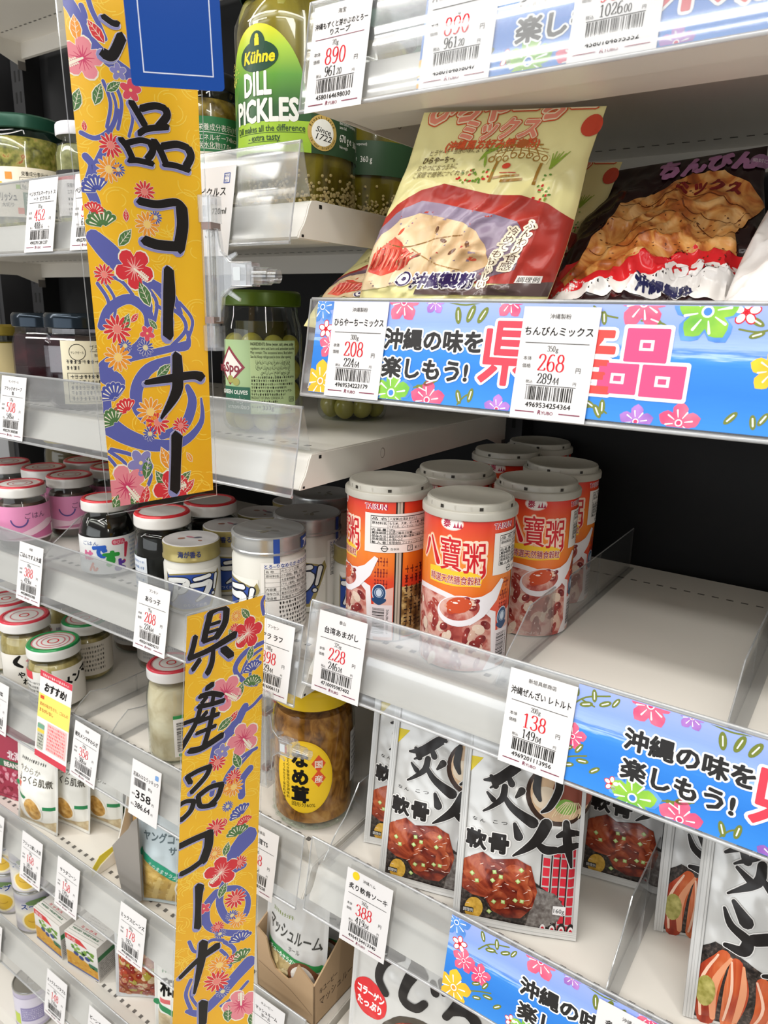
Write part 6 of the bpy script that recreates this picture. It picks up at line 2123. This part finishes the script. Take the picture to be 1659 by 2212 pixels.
jar('jam_jar', 'amber jar with a tan label cut by the left picture edge', 'jar', (-.885, .478, ZS['LB'] + .0003), math.radians(40), .034, .078, M('a08c3a', .3, .3), M('7d6a14', .2), A, None, hl=.012)

# jars on the seaweed shelf
PINKL = M('d97fae', .4)
WLID = M('dedcd8', .3, .1)
RRIM = M('c43442', .3, .1)


def pink_art():
    A = Art()
    A.rect(-40, 12, 60, 52, M('dd8db6', .42), 1)
    A.poly([(-40, 12), (-40, 26), (0, 22), (30, 34), (60, 30), (60, 12)], M('e9c9d8', .42), 2)
    A.poly([(-20, 14), (10, 18), (40, 28), (60, 24), (60, 14)], M('c76a98', .42), 3)
    A.brush(arc(-2, 38, 9, 9, 190, 350, 8), 1.6, M('5a4a8a', .4), 4)
    A.text('ごはん', 4, 38, 8, M('6a4a6a', .4), 4)
    A.rect(38, 16, 56, 26, M('eee6e6', .42), 4)
    return A


DKJ = blotch('dark_paste', [(.3, '2a1a14'), (.7, '5a4038')], 60, .3)
pk0 = jar('pink_label_jar', 'pink-labelled jar nearest the rail at the left picture edge', 'jar', (-.8035, .441, ZS['LC'] + .0003), math.radians(56), .0285, .074, WLID, DKJ, pink_art(), 'pink-labelled jars with red-ringed lids', lr=.0268, hl=.013, rim=RRIM, rings=((.88, RRIM), (.5, RRIM), (.3, M('c98a90', .4))), fill=.8)
for x, y, a, d in ((-.8045, .504, 50, 'pink-labelled jar behind and right of the nearest one'), (-.869, .510, 40, 'pink-labelled jar second row, behind the nearest one'), (-.8745, .572, 30, 'pink-labelled jar third row back, mostly its lid showing'), (-.811, .568, 60, 'pink-labelled jar third row back, beside the upper banner edge'), (-.935, .50, 20, 'pink-labelled jar at the picture edge in the second row')):
    dup(pk0, (x, y, ZS['LC'] + .0003), math.radians(a), d)
YL = M('b9a834', .35, .2)
y0 = jar('yellow_lid_jar', 'yellow-rimmed jar deep in shadow behind the pink-labelled jars, leftmost of its row', 'jar', (-.985, .62, ZS['LC'] + .0003), 0, .034, .092, YL, M('6a5a3a', .4), None, 'yellow-rimmed jars at the back', lr=.033, hl=.012, top=M('8f8c80', .35, .2))
for x, y, d in ((-.905, .63, 'yellow-rimmed jar in shadow, second from left in the back row'), (-.83, .645, 'yellow-rimmed jar in shadow beside the upper banner edge'), (-.93, .70, 'yellow-rimmed jar furthest back behind the pink-labelled jars')):
    dup(y0, (x, y, ZS['LC'] + .0003), 0, d)

RLID = M('cf2f38', .25, .1)
NORI = M('12110f', .12)
A = Art()
A.rect(-45, 4, 60, 43, M('e9eaea', .4), 1)
A.text('ごはん', -26, 35, 5, M('3c5a9a', .4), 2, w=18)
A.text('で', -15, 23, 15, M('2f62c4', .35), 3, bold=.09)
A.text('す', -5, 14, 17, M('2f9a3e', .35), 3, bold=.09)
A.text('よ', 6, 8, 13, M('5a3aa0', .35), 3, bold=.09)
A.text('ん', -20, 8, 10, M('e2663a', .35), 3, bold=.08)
A.text('は', -25, 20, 11, M('d9709a', .35), 3, bold=.08)
A.brush([(20, 34), (18, 21)], [4.4, 2.4], M('c8304a', .35), 3)
A.ell(16.5, 16, 1.8, 1.8, M('c8304a', .35), 3, 12)
A.rrect(5, 34.5, 19, 40.5, 2.6, M('d9506a', .35), 2)
A.text('中びん', 6.4, 35.6, 4.6, M('f4e8ea', .35), 3, w=11.5)
for i in range(8):
    A.scribble(24, 38 - i * 4.4, 16, 2.6, M('8aa0c4', .45), 2, i)
s0 = jar('seaweed_jar', 'black seaweed paste jar with colourful playful lettering on a white label', 'jar', (-.655, .448, ZS['LC'] + .0003), math.radians(52), .0280, .080, WLID, NORI, A, None, lr=.0240, hl=.012, top=M('c9c7c4', .35), rim=RLID, neck=.8, fill=.72)
A = Art()
A.rect(-46, 6, -22, 40, M('dfe4ea', .4), 1)
for i in range(5):
    A.scribble(-43, 34 - i * 6, 18, 3, M('5a7ab0', .45), 2, i)
b0 = jar('seaweed_jar', 'tall black seaweed jar with a red lid below the foot of the upper banner', 'jar', (-.5625, .4465, ZS['LC'] + .0003), math.radians(60), .0275, .081, WLID, NORI, A, 'plain black seaweed jars', lr=.0270, hl=.013, top=M('c9c7c4', .35), rim=RLID, neck=.8, fill=.72)
dup(b0, (-.560, .506, ZS['LC'] + .0003), math.radians(20), 'black seaweed jar with a red lid, one step behind the tall one')

ALAB = M('2b4a9a', .35)
GOLDM = M('a79a62', .3, .4)
PASTE = M('d4d3cb', .3)


def ara_art(r):
    A = Art()
    A.rect(-30, 6, 32, 58, M('e6e5dd', .38), 1)
    A.poly([(-30, 8), (-30, 55)] + [(x, 55 - .006 * x * x) for x in range(-28, 30, 4)] + [(31, 55), (33, 48), (20, 8), (-10, 5)], GOLDM, 2)
    A.poly([(-28.5, 11), (-28.5, 52.5)] + [(x, 53 - .006 * x * x) for x in range(-26, 30, 4)] + [(29, 50), (30, 46), (17, 11), (-10, 8)], ALAB, 3)
    w = M('eef0ee', .35)
    dk = M('141a2c', .35)
    for gm, g, l in ((dk, 2.4, 4), (w, 0, 5)):
        A.brush([(-25, 44), (-14, 45.5), (-6, 44), (-9, 34), (-14, 30)], [5.5, 6.5, 7, 7, 5], gm, l, grow=g)
        A.brush([(-17, 37), (-19, 26), (-23, 18)], [5, 5.5, 3], gm, l, grow=g)
        A.brush([(3, 46.5), (18, 49)], [4.5, 5], gm, l, grow=g)
        A.brush([(0, 39), (10, 39.5), (18, 40), (14, 28), (4, 19)], [5.5, 6, 7.5, 6, 2], gm, l, grow=g)
        A.brush([(27, 48), (23.5, 31)], [4, 2.6], gm, l, grow=g)
        A.ell(22, 25, 1.9 + g / 2, 1.9 + g / 2, gm, l, 12)
    A.text('のりつくだ煮', -10, 11.5, 4.6, w, 5, w=24)
    return A


def paste_jar(loc, rz, r, h, label, group, top, band=True, backlab=False):
    t = thing('paste_jar', label, 'jar', loc, rz, group)
    mb = MB()
    mb.lathe([(0, .001), (r * .9, 0), (r * .99, .002), (r, .005), (r, h - .022), (r * .95, h - .018), (r * .93, h - .012)], PASTE, 48)
    mb.build('glass_body', t, sharp=40)
    s = r / .0295
    A = ara_art(r)
    if backlab:
        A.rect(34, 6, 92, 74, M('e9e8e4', .4), 1)
        A.text('とろ~りなめらか のりつくだ煮', 37, 69, 4.2, ALAB, 2, w=50, bold=.02)
        A.frame(37, 38, 82, 68, .35, GREYINK, 2)
        A.rect(49, 38, 49.3, 68, GREYINK, 2)
        for i, (a, b) in enumerate((('名 称', 'のりつくだ煮'), ('原材料名', 'のり(国産)、糖類、水飴、しょうゆ'), ('', '大豆食物繊維、寒天、昆布エキス'), ('', '(アミノ酸等)、増粘多糖類、酒精'), ('内容量', '145g 賞味期限 枠外下部に記載'), ('保存方法', '直射日光を避け、常温で保存'), ('製造者', '兵庫県たつの市新宮町'))):
            A.text(a, 38, 64.6 - i * 4.2, 2.8, INK, 3, maxw=10)
            A.text(b, 50, 64.6 - i * 4.2, 2.9, INK, 3, maxw=31)
            A.rect(37, 63.6 - i * 4.2, 82, 63.8 - i * 4.2, GREYINK, 2)
        for i in range(7):
            A.scribble(48, 34 - i * 4.2, 34, 2.8, INK, 3, 30 + i)
        A.barcode(84, 20, 7, 42, 'ara', INK, 3, True)
        A.vtext('!', 30, 30, 10, M('f0f0ea', .4), 5)
    ky = (h - .0195) / .0755 if backlab else (h - .02) / .062
    A.g = [([(a * s, b * ky) for a, b in vs], fs, m, l) for vs, fs, m, l in A.g]
    mb = MB()
    A.bake(mb, cylmap(r + .0003), 3)
    mb.build('printed_label', t, fixn=False, weld=1e-7)
    mb = MB()
    R = r * 1.0
    side = GOLDM if band else M('b9bbbb', .25, .7)
    mb.lathe([(R * .99, h - .016), (R * 1.02, h - .0152), (R * 1.02, h - .0135), (R * .995, h - .0125), (R * .995, h - .004), (R * 1.01, h - .0028), (R, h - .0006), (R * .95, h), (R * .9, h - .0008), (0, h - .0008)], side, 48, mats=[side] * 6 + [top] * 3)
    A = Art()
    if band:
        A.text('海が香る', -14 * s, h * 1000 - 10.6, 7.4 * s, M('26356c', .35), 2, w=24 * s, bold=.02)
    else:
        A.rect(44 * s, h * 1000 - 22, 49 * s, h * 1000 - 1, ALAB, 2)
        A.rect(70 * s, h * 1000 - 15, 96 * s, h * 1000 - 3, ALAB, 2)
        A.text('アラ!', 73 * s, h * 1000 - 12.4, 9, M('eef0ee', .35), 3, w=19 * s, bold=.05)
    A.bake(mb, cylmap(R + .0002), 3)
    rn = random.Random(int(h * 1e4))
    B = Art()
    for i in range(4):
        B.ell(rn.uniform(-9, 9), rn.uniform(-9, 9), rn.uniform(2, 6), rn.uniform(1, 2.4), M(('8a5a48', '4a4c5c', 'a86a78')[i % 3] if band else ('7c786a', '8f9088', '70706c')[i % 3], .4), 1, 14, rn.uniform(0, 3))
    B.bake(mb, lambda x, y, l: (x, y, h - .0006))
    mb.build('lid', t, fixn=False)
    return t


STOP = M('aeb0b0', .3, .5)
LTOP = M('c3c2c2', .35, .2)
g = 'blue and gold seaweed paste jars'
a0 = paste_jar((-.5085, .4345, ZS['LC'] + .0003), math.radians(48), .0257, .066, 'small blue and gold seaweed jar in front, its lid band lettered in dark blue', g, LTOP)
dup(a0, (-.515, .489, ZS['LC'] + .0003), math.radians(30), 'small blue and gold seaweed jar hidden behind the front one, grey lid tilted into view')
dup(a0, (-.524, .545, ZS['LC'] + .0003), math.radians(10), 'small seaweed jar third back, only its grey lid showing')
dup(a0, (-.379, .524, ZS['LC'] + .0003), math.radians(46), 'blue and gold seaweed jar beside the red can at the shelf end')
dup(a0, (-.530, .605, ZS['LC'] + .0003), math.radians(0), 'small seaweed jar rearmost of its file in the shadow')
s1 = paste_jar((-.4195, .4435, ZS['LC'] + .0003), math.radians(-35), .0315, .090, 'tall silver-lidded seaweed jar with its ingredients panel facing out', 'tall silver-lidded seaweed jars', STOP, False, True)
dup(s1, (-.430, .507, ZS['LC'] + .0003), math.radians(10), 'tall silver-lidded seaweed jar behind the ingredients-panel one, blue exclamation mark showing')
dup(s1, (-.4675, .575, ZS['LC'] + .0003), math.radians(40), 'tall silver-lidded seaweed jar deep in the shadow under the olive shelf')

# jars on the next shelf down
MENMA = blotch('bamboo_in_oil', [(.3, '7a6a3a'), (.55, 'b5a26c'), (.8, 'd9cba0')], 60, .2, 3, 'noise', .5, (1, 1, .4))
GRIM = M('1f8a4a', .25, .1)
RING = M('c9707a', .4)
A = Art()
A.rect(-36, 8, 56, 54, M('e6e2da', .42), 1)
A.brush([(-6, 52), (-12, 44), (-4, 38)], [3, 6, 3], INK, 2)
A.text('や', -10, 24, 9, INK, 2, bold=.04)
A.text('わ', -5, 15, 9, INK, 2, bold=.04)
A.vtext('ザーサイ', 4, 42, 7, M('c03a5a', .4), 2, bold=.04)
A.vtext('桃屋の', 15, 44, 6, M('5a4a7a', .4), 2)
A.ell(18, 20, 8, 9, M('d2c49a', .4), 2, 16)
c0 = jar('condiment_jar', 'red-rimmed condiment jar with vertical brush lettering at the left picture edge', 'jar', (-.835, .446, ZS['LD'] + .0003), math.radians(54), .0305, .094, M('d9d7d6', .3), MENMA, A, 'red-rimmed condiment jars', lr=.0295, hl=.014, rim=M('c83848', .25), rings=((.8, RING), (.55, RING), (.2, RED)))
dup(c0, (-.905, .462, ZS['LD'] + .0003), math.radians(20), 'red-rimmed condiment jar left of the lettered one, cut by the picture edge')
dup(c0, (-.885, .525, ZS['LD'] + .0003), math.radians(20), 'red-rimmed condiment jar in the second row under the shelf edge')
A = Art()
A.rect(-46, 6, -6, 52, M('dedcd6', .42), 1)
A.rect(-46, 42, -28, 52, M('d23a44', .42), 2)
for i in range(7):
    A.scribble(-44, 36 - i * 5, 34, 3, GREYINK, 2, i)
A.rect(-4, 6, 50, 54, M('e2ded6', .42), 1)
A.text('メンマ', 8, 30, 13, INK, 2, bold=.06, rot=.3)
g0 = jar('condiment_jar', 'green-rimmed jar in front, just above the red and yellow card', 'jar', (-.770, .4425, ZS['LD'] + .0003), math.radians(58), .0312, .079, M('d9d9d6', .3), MENMA, A, 'green-rimmed condiment jars', lr=.0303, hl=.014, rim=GRIM, rings=((.8, RING), (.62, RING), (.45, RING), (.22, RED)))
A = Art()
A.rect(-40, 10, 56, 54, M('d9d3c8', .42), 1)
for i in range(6):
    A.scribble(-10, 46 - i * 6, 40, 3.4, GREYINK, 2, i)
jar('condiment_jar', 'green-rimmed jar behind the front one, its pale text label in shadow', 'jar', (-.803, .507, ZS['LD'] + .0003), math.radians(40), .0300, .078, M('d9d9d6', .3), MENMA, A, 'green-rimmed condiment jars', lr=.0290, hl=.014, rim=GRIM, rings=((.8, RING), (.62, RING), (.22, RED)))
A = Art()
A.rect(-60, 14, 60, 60, M('d6d4d2', .42), 1)
for i in range(7):
    A.scribble(-20, 52 - i * 5.4, 46, 3.2, M('8a8a96', .42), 2, i)
d0 = jar('condiment_jar', 'pale-labelled jar at the back of the bare shelf, only its lower half visible', 'jar', (-.750, .585, ZS['LD'] + .0003), math.radians(36), .0335, .110, M('d9d7d6', .3), M('6a5444', .3), A, 'pale-labelled jars at the back of the bare shelf', lr=.0320, hl=.014, rim=M('c83848', .25))
dup(d0, (-.822, .600, ZS['LD'] + .0003), math.radians(30), 'pale-labelled jar at the back, left of its twin, foot just showing')
GARL = blotch('pickled_garlic', [(.3, 'b9a684'), (.55, 'd9ccb0'), (.75, 'e6dcc6'), (.88, 'a58a5a')], 42, .15, 3, 'noise', .6)
A = Art()
A.rect(4, 10, 30, 58, M('e6e4e0', .42), 1)
A.rect(4, 54, 30, 58, M('2f8a4a', .42), 2)
A.barcode(7, 16, 14, 34, 'gar', INK, 2, True)
A.ell(10, 12, 2, 2, M('2f8a4a', .42), 2, 10)
jar('garlic_jar', 'slim jar of pale pickled garlic with a red-rimmed lid beside the lower banner', 'jar', (-.572, .455, ZS['LD'] + .0003), math.radians(40), .0275, .106, M('d9d7d6', .3), GARL, A, None, lr=.0255, hl=.013, rim=M('c83848', .25), rings=((.8, RING), (.5, RING), (.2, RED)), neck=.74, fill=.78)

NAME = blotch('enoki_mushroom_paste', [(.3, '5e3612'), (.48, '9a6426'), (.62, 'b8803a'), (.8, 'd2a35c')], 75, .2, 5, 'noise', 1.5, (1, 1, .6))
A = Art()
ya = M('f0c41c', .4)
A.ell(0, 58, 27, 37, ya, 1, 40)
A.ell(0, 57.5, 25.8, 35.6, M('f3ca28', .4), 2, 40)
A.vtext('なめ茸', -3, 70, 17, INK, 3, step=18, bold=.055)
for y, ch in ((69, '国'), (54, '産')):
    A.poly([(14, y - 5.5), (20.5, y + 3.5), (14, y + 12.5), (7.5, y + 3.5)], M('e0562c', .4), 3)
    A.text(ch, 14, y, 8, M('f4ead8', .4), 4, align='C', bold=.02)
A.vtext('国産えのき茸使用化学調味料', -15, 78, 3.6, INK, 3)
A.vtext('しょうゆ仕立て保存料不使用', -19.5, 70, 3.4, INK, 3)
A.text('固形分60%', 0, 28, 5, INK, 3, align='C', w=22)
A.rrect(-24, 78, -16, 86, 2, M('d8422c', .4), 3)
A.rect(50, 40, 74, 92, M('d9d6d2', .42), 1)
for i in range(8):
    A.scribble(52, 84 - i * 5.4, 20, 3, GREYINK, 2, i)
t = thing('mushroom_jar', 'large yellow-capped jar of brown enoki mushrooms with an oval yellow label', 'jar', (-.3935, .472, ZS['LD'] + .0003), math.radians(26), 'enoki mushroom jars')
r = .0385
mb = MB()
mb.lathe([(0, .003), (r * .7, .0025), (r * .9, 0), (r, .006), (r * 1.0, .012), (r * 1.01, .098), (r * .99, .108), (r * .93, .116), (r * .90, .122), (r * .90, .13)], GLASS, 48)
mb.build('glass', t)
mb = MB()
mb.lathe([(0, .005), (r * .84, .005), (r * .955, .009), (r * .965, .096), (r * .94, .106), (r * .88, .114), (0, .116)], NAME, 48)
mb.build('contents', t)
mb = MB()
A.bake(mb, cylmap(r * 1.012), 3)
mb.build('paper_label', t, fixn=False, weld=1e-7)
lid_mesh(r * .97, .1225, .018, M('e8c41e', .35), M('e8c41e', .4)).build('lid', t)
mb = MB()
for k in range(22):
    a = 2 * PI * k / 22
    mb.ball((math.sin(a) * r * .97, -math.cos(a) * r * .97, .006), .0028, .0016, .0022, GLASS, 8, 6)
mb.build('foot_dimples', t)
dup(t, (-.4555, .532, ZS['LD'] + .0003), math.radians(20), 'mushroom jar behind the lower banner, its foot showing between banner and front jar')

# ---------------------------------------------------------------- boxes, cartons and cans on the two lowest shelves
BRED = M('a8324c', .35)
t = thing('bean_box', 'dark red bean box at the left picture edge beside the white pouches', 'box', (-.954, .428, ZS['LE'] + .0005), math.radians(13))
mb = MB()
mb.box(0, 0, 0, .092, .075, .098, BRED)
mb.box(.0, -.0003, .004, .0918, 0, .006, M('8c2440', .35))
A = Art()
A.rect(2, 50, 88, 62, M('3a6a4a', .35), 1)
A.text('BEANS LIFE', 42, 52, 10, M('e6dcd8', .35), 2, w=46, bold=.05)
A.text('北海道', 50, 66, 14, M('efdce0', .35), 2, w=38, bold=.04)
rn = random.Random(5)
for i in range(70):
    A.ell(rn.uniform(4, 88), rn.uniform(3, 46), 4.2, 3, M(('c05a70', 'd98a98', '8e2038', 'e0aab4')[i % 4], .25), 2, 12, rn.uniform(0, 3))
A.bake(mb, flat)
A = Art()
for i in range(5):
    A.ell(14 + i * 15, 60, 6, 11, M('e6d2d6', .3), 1, 12, .3)
A.bake(mb, lambda x, y, l: (x, y - .02, .0981))
A = Art()
A.rect(8, 8, 60, 44, M('cfc6c6', .4), 1)
for i in range(8):
    A.scribble(10, 38 - i * 4, 46, 2.6, GREYINK, 2, i)
for i in range(3):
    A.scribble(12, 76 - i * 8, 40, 5, M('d98a98', .4), 1, i)
A.bake(mb, lambda x, y, l: (.092 + .0001 * (l + 1), x, y))
mb.build('box_body', t, fixn=False)
mb = MB()
mb.box(.0, .0, .0981, .0918, .0745, .0990, M('962a44', .35))
mb.build('top_flap', t)

t = thing('corn_carton', 'grey display carton with a torn front and yellow-trimmed edge beside the white pouches', 'carton', (-.690, .4155, ZS['LE'] + .0005), 0)
GC = M('8f8a84', .6)
mb = MB()
mb.prism([(.052, .002), (.076, 0), (.088, .012), (.090, .122), (.080, .112), (.073, .100), (.062, .088), (.040, .062)], .004, .006, GC, 'xz')
mb.build('torn_front_flap', t)
mb = MB()
mb.prism([(0, 0), (.012, .01), (.034, .018), (.05, .06), (.06, .11), (.092, .118), (.092, 0)], 0, .0018, M('ece7dc', .5), 'yz')
mb.prism([(0, 0), (.0, .01), (.012, .022), (.034, .024), (.036, 0)], -.0006, .0, M('e9d83a', .45), 'yz')
mb.build('side_panel', t)
mb = MB()
mb.box(0, .09, 0, .09, .092, .115, GC)
mb.build('back_panel', t)
pouch('corn_pouch', 'golden corn pouch standing inside the grey display carton', 'food pouch', (-.684, .47, ZS['LE'] + .0005), 0, math.radians(3), .070, .112, .010, blotch('golden_corn_photo', [(.3, 'a87418'), (.55, 'd9a02a'), (.8, 'f0cc5a')], 110, .3, 2), None, None, 23)
pouch('corn_pouch', 'dark green and brown pouch between the white pouches and the grey carton', 'food pouch', (-.765, .510, ZS['LE'] + .0005), math.radians(8), math.radians(3), .060, .110, .008, ramp('green_brown_pouch_print', 2, 0, .11, [(0, '2f6a3a'), (.25, '3a6a3a'), (.3, '7a5a2a'), (1, '6a5a3a')], .4), None, None, 24)

t = thing('display_carton', 'brown cardboard display carton with a cut-down front holding the mushroom pouches', 'carton', (-.4285, .4255, ZS['LE'] + .0005), math.radians(-2))
KR = M('b79a78', .65)
KD = M('6a5340', .7)
W = .0765
mb = MB()
mb.prism([(0, 0), (W, 0), (W, .048), (.056, .060), (.049, .040), (.042, .034), (.026, .036), (.019, .046), (.014, .066), (0, .072)], 0, .0016, KR, 'xz')
A = Art()
A.brush([(3, 32), (46, 24), (74, 12)], .5, KD, 1, n=2)
A.bake(mb, flat)
mb.build('front_panel', t)
mb = MB()
mb.prism([(0, 0), (.075, 0), (.075, .10), (.05, .082), (.03, .068), (0, .048)], W - .0015, W, KR, 'yz')
A = Art()
A.text('キユーピー', 8, 32, 8, M('4a3a2e', .7), 1, w=26, rot=.05)
A.text('マッシュルーム', 8, 18, 11, M('4a3a2e', .7), 1, w=58, rot=.02)
A.bake(mb, lambda x, y, l: (W + .0001 + l * 1e-4, x, y))
mb.build('side_panel', t, fixn=False)
mb = MB()
mb.prism([(0, 0), (.075, 0), (.075, .10), (.05, .1), (.03, .085), (0, .072)], 0, .0015, KR, 'yz')
mb.build('side_panel', t)
mb = MB()
mb.box(0, .0735, 0, W, .075, .10, KR)
mb.box(0, 0, 0, W, .075, .0016, KR)
mb.build('back_panel', t)

# soup cans, two tiers
CANS = ramp('soup_can_print', 2, 0, .085, [(0, 'c9c4cf'), (.3, 'd8d4d6'), (.5, 'e0dcd0'), (.8, '9a98a8'), (1, 'c9c9cc')], .3)


def soup_can(loc, rz, label, purple=False):
    t = thing('soup_can', label, 'can', loc, rz, 'small soup cans')
    mb = MB()
    mb.lathe([(0, .002), (.025, .002), (.0265, 0), (.0275, .002), (.0272, .004), (.0272, .080), (.0275, .082), (.0265, .084), (.0255, .084), (.025, .0815), (0, .0815)], CANS, 40, mats=[STEEL] * 4 + [M('b9b2cc', .3) if purple else CANS] + [STEEL] * 5)
    mb.build('can_body', t)
    A = Art()
    if purple:
        A.rect(-26, 10, 26, 70, M('d3cfdf', .3), 1)
        A.rect(-10, 20, 22, 50, M('8f88b4', .3), 2)
        A.rect(-24, 12, -12, 36, M('b9cc3a', .3), 2)
        for i in range(6):
            A.scribble(-8, 44 - i * 4, 28, 2.4, M('d9d6e6', .3), 3, i)
    else:
        A.text('スープ', -20, 52, 13, M('f2f0ea', .3), 2, w=34, bold=.1)
        A.text('スープ', -19.5, 52, 13, M('2a3f7a', .3), 3, w=33, bold=.05)
        A.ell(2, 64, 14, 6, M('5f7a4a', .3), 2, 18)
        A.ell(-2, 26, 18, 20, M('efe6c4', .3), 2, 24)
        A.ell(-2, 27, 15, 17, M('e0b83e', .3), 3, 24)
        A.brush(arc(-2, 30, 9, 6, 200, 340, 6), 1, M('b98a2a', .3), 4)
    mb = MB()
    A.bake(mb, cylmap(.0273), 3)
    mb.build('printed_wrap', t, fixn=False, weld=1e-7)
    mb = MB()
    mb.tube([(-.006, -.008, .0822), (-.008, .002, .0828), (0, .008, .083), (.008, .002, .0828), (.006, -.008, .0822), (-.006, -.008, .0822)], .0012, STEEL, 8)
    mb.build('pull_ring', t)
    t.scale = (1, 1, .8)
    return t


zf = ZS['LF'] + .0004
u0_ = soup_can((-.889, .446, zf + .0678), math.radians(46), 'soup can with a round yellow soup picture on the upper tier beside the price label')
dup(u0_, (-.948, .446, zf + .0678), math.radians(40), 'soup can on the upper tier cut by the left picture edge')
dup(u0_, (-.889, .446, zf), math.radians(60), 'soup can on the lower tier beneath the yellow-pictured one')
dup(u0_, (-.948, .446, zf), math.radians(30), 'soup can on the lower tier at the left picture edge')


def veg_box(loc, rz, label):
    t = thing('vegetable_box', label, 'box', loc, rz, 'white mixed vegetable boxes')
    t.scale = (.98, .62, .64)
    w, d, h = .062, .085, .085
    mb = MB()
    mb.box(0, 0, 0, w, d, h, M('e9e6e1', .42))
    A = Art()
    A.rect(.5, h * 1e3 - 16, 30, h * 1e3 - 3, M('d23a3a', .4), 1)
    A.poly([(30, 69), (30, 82), (44, 69)], M('d23a3a', .4), 1)
    A.text('野菜', 4, 71, 9, M('f2e6e6', .4), 2)
    rn = random.Random(4)
    for i in range(26):
        A.ell(rn.uniform(12, 56), rn.uniform(46, 66), 3.6, 3, M(('6f9a3a', '8ab04a', '4a7a3a')[i % 3], .4), 2, 10)
    for x, y in ((20, 42), (30, 38), (42, 44)):
        A.ell(x, y, 5, 5, M('3a4a8a', .4), 3, 14)
    A.poly([(0.5, 6), (0.5, 38), (18, 40), (61, 26), (61, 6)], M('e0a83a', .4), 1)
    for i in range(30):
        A.ell(rn.uniform(4, 58), rn.uniform(8, 28), 2.6, 2, M(('e8b848', 'd9962a')[i % 2], .4), 3, 10)
    A.rect(44, 26, 61, 36, M('3a7a5a', .4), 3)
    A.rect(0.5, 3, 61, 7, M('5a6aa8', .4), 3)
    A.bake(mb, flat)
    A = Art()
    A.text('MIXED VEGETABLE', 5, 14, 5, M('2f6a4a', .4), 1, w=50, bold=.04)
    A.text('ミックス', 14, 24, 6, M('d23a4a', .4), 1, w=30, bold=.03)
    A.rect(2, 21, 60, 21.6, M('3a3a3a', .4), 1)
    A.rect(2, 9, 60, 9.6, M('2f6a4a', .4), 1)
    A.rect(2, 78, 60, 84, M('c8363a', .4), 1)
    for i in range(5):
        A.scribble(10, 36 + i * 6, 40, 3, M('a8a6a4', .4), 1, i)
    A.bake(mb, lambda x, y, l: (x, y, h + .00012 * (l + 1)))
    A = Art()
    A.rect(1, 58, 84, 84, M('e0dcd6', .4), 1)
    A.rect(1, 50, 50, 62, M('3a7a4a', .4), 2)
    A.rect(1, 2, 84, 50, M('c4bfba', .4), 1)
    for i in range(9):
        A.scribble(4, 44 - i * 4.6, 76, 3, GREYINK, 2, i)
    A.bake(mb, lambda x, y, l: (w + .00012 * (l + 1), x, y))
    mb.build('box_body', t, fixn=False)
    mb = MB()
    mb.box(.001, .0008, h + .0006, w - .001, .0016, h + .0009, M('b9b5b0', .5))
    mb.build('lid_fold', t)
    return t


v0 = veg_box((-.857, .4255, zf), 0, 'white mixed vegetable box with printed vegetables, left of the pair')
dup(v0, (-.7855, .4265, zf), math.radians(6), 'white mixed vegetable box nearer the mixed bean pouch, right of the pair')
t = thing('display_carton', 'grey inside of an emptied cardboard carton under the vegetable boxes', 'carton', (-.720, .425, zf), math.radians(30))
mb = MB()
mb.prism([(0, 0), (.1, 0), (.1, .062), (.05, .05), (0, .03)], .066, .0675, M('a39a8f', .65), 'yz')
mb.build('side_panel', t)
mb = MB()
mb.box(.0675, 0, .0, .16, .1, .0014, M('b5aca2', .65))
mb.build('bottom_panel', t)
soup_can((-.905, .405 + .03, -1.028), math.radians(40), 'purple and white can with a ring pull at the bottom left corner', True)
mb = MB()
mb.box(LX0, .41, -1.06, -.36, .75, -1.03, SHELF)
tag(mb.build('base_shelf'), 'white base shelf at the foot of the left bay', 'shelf')
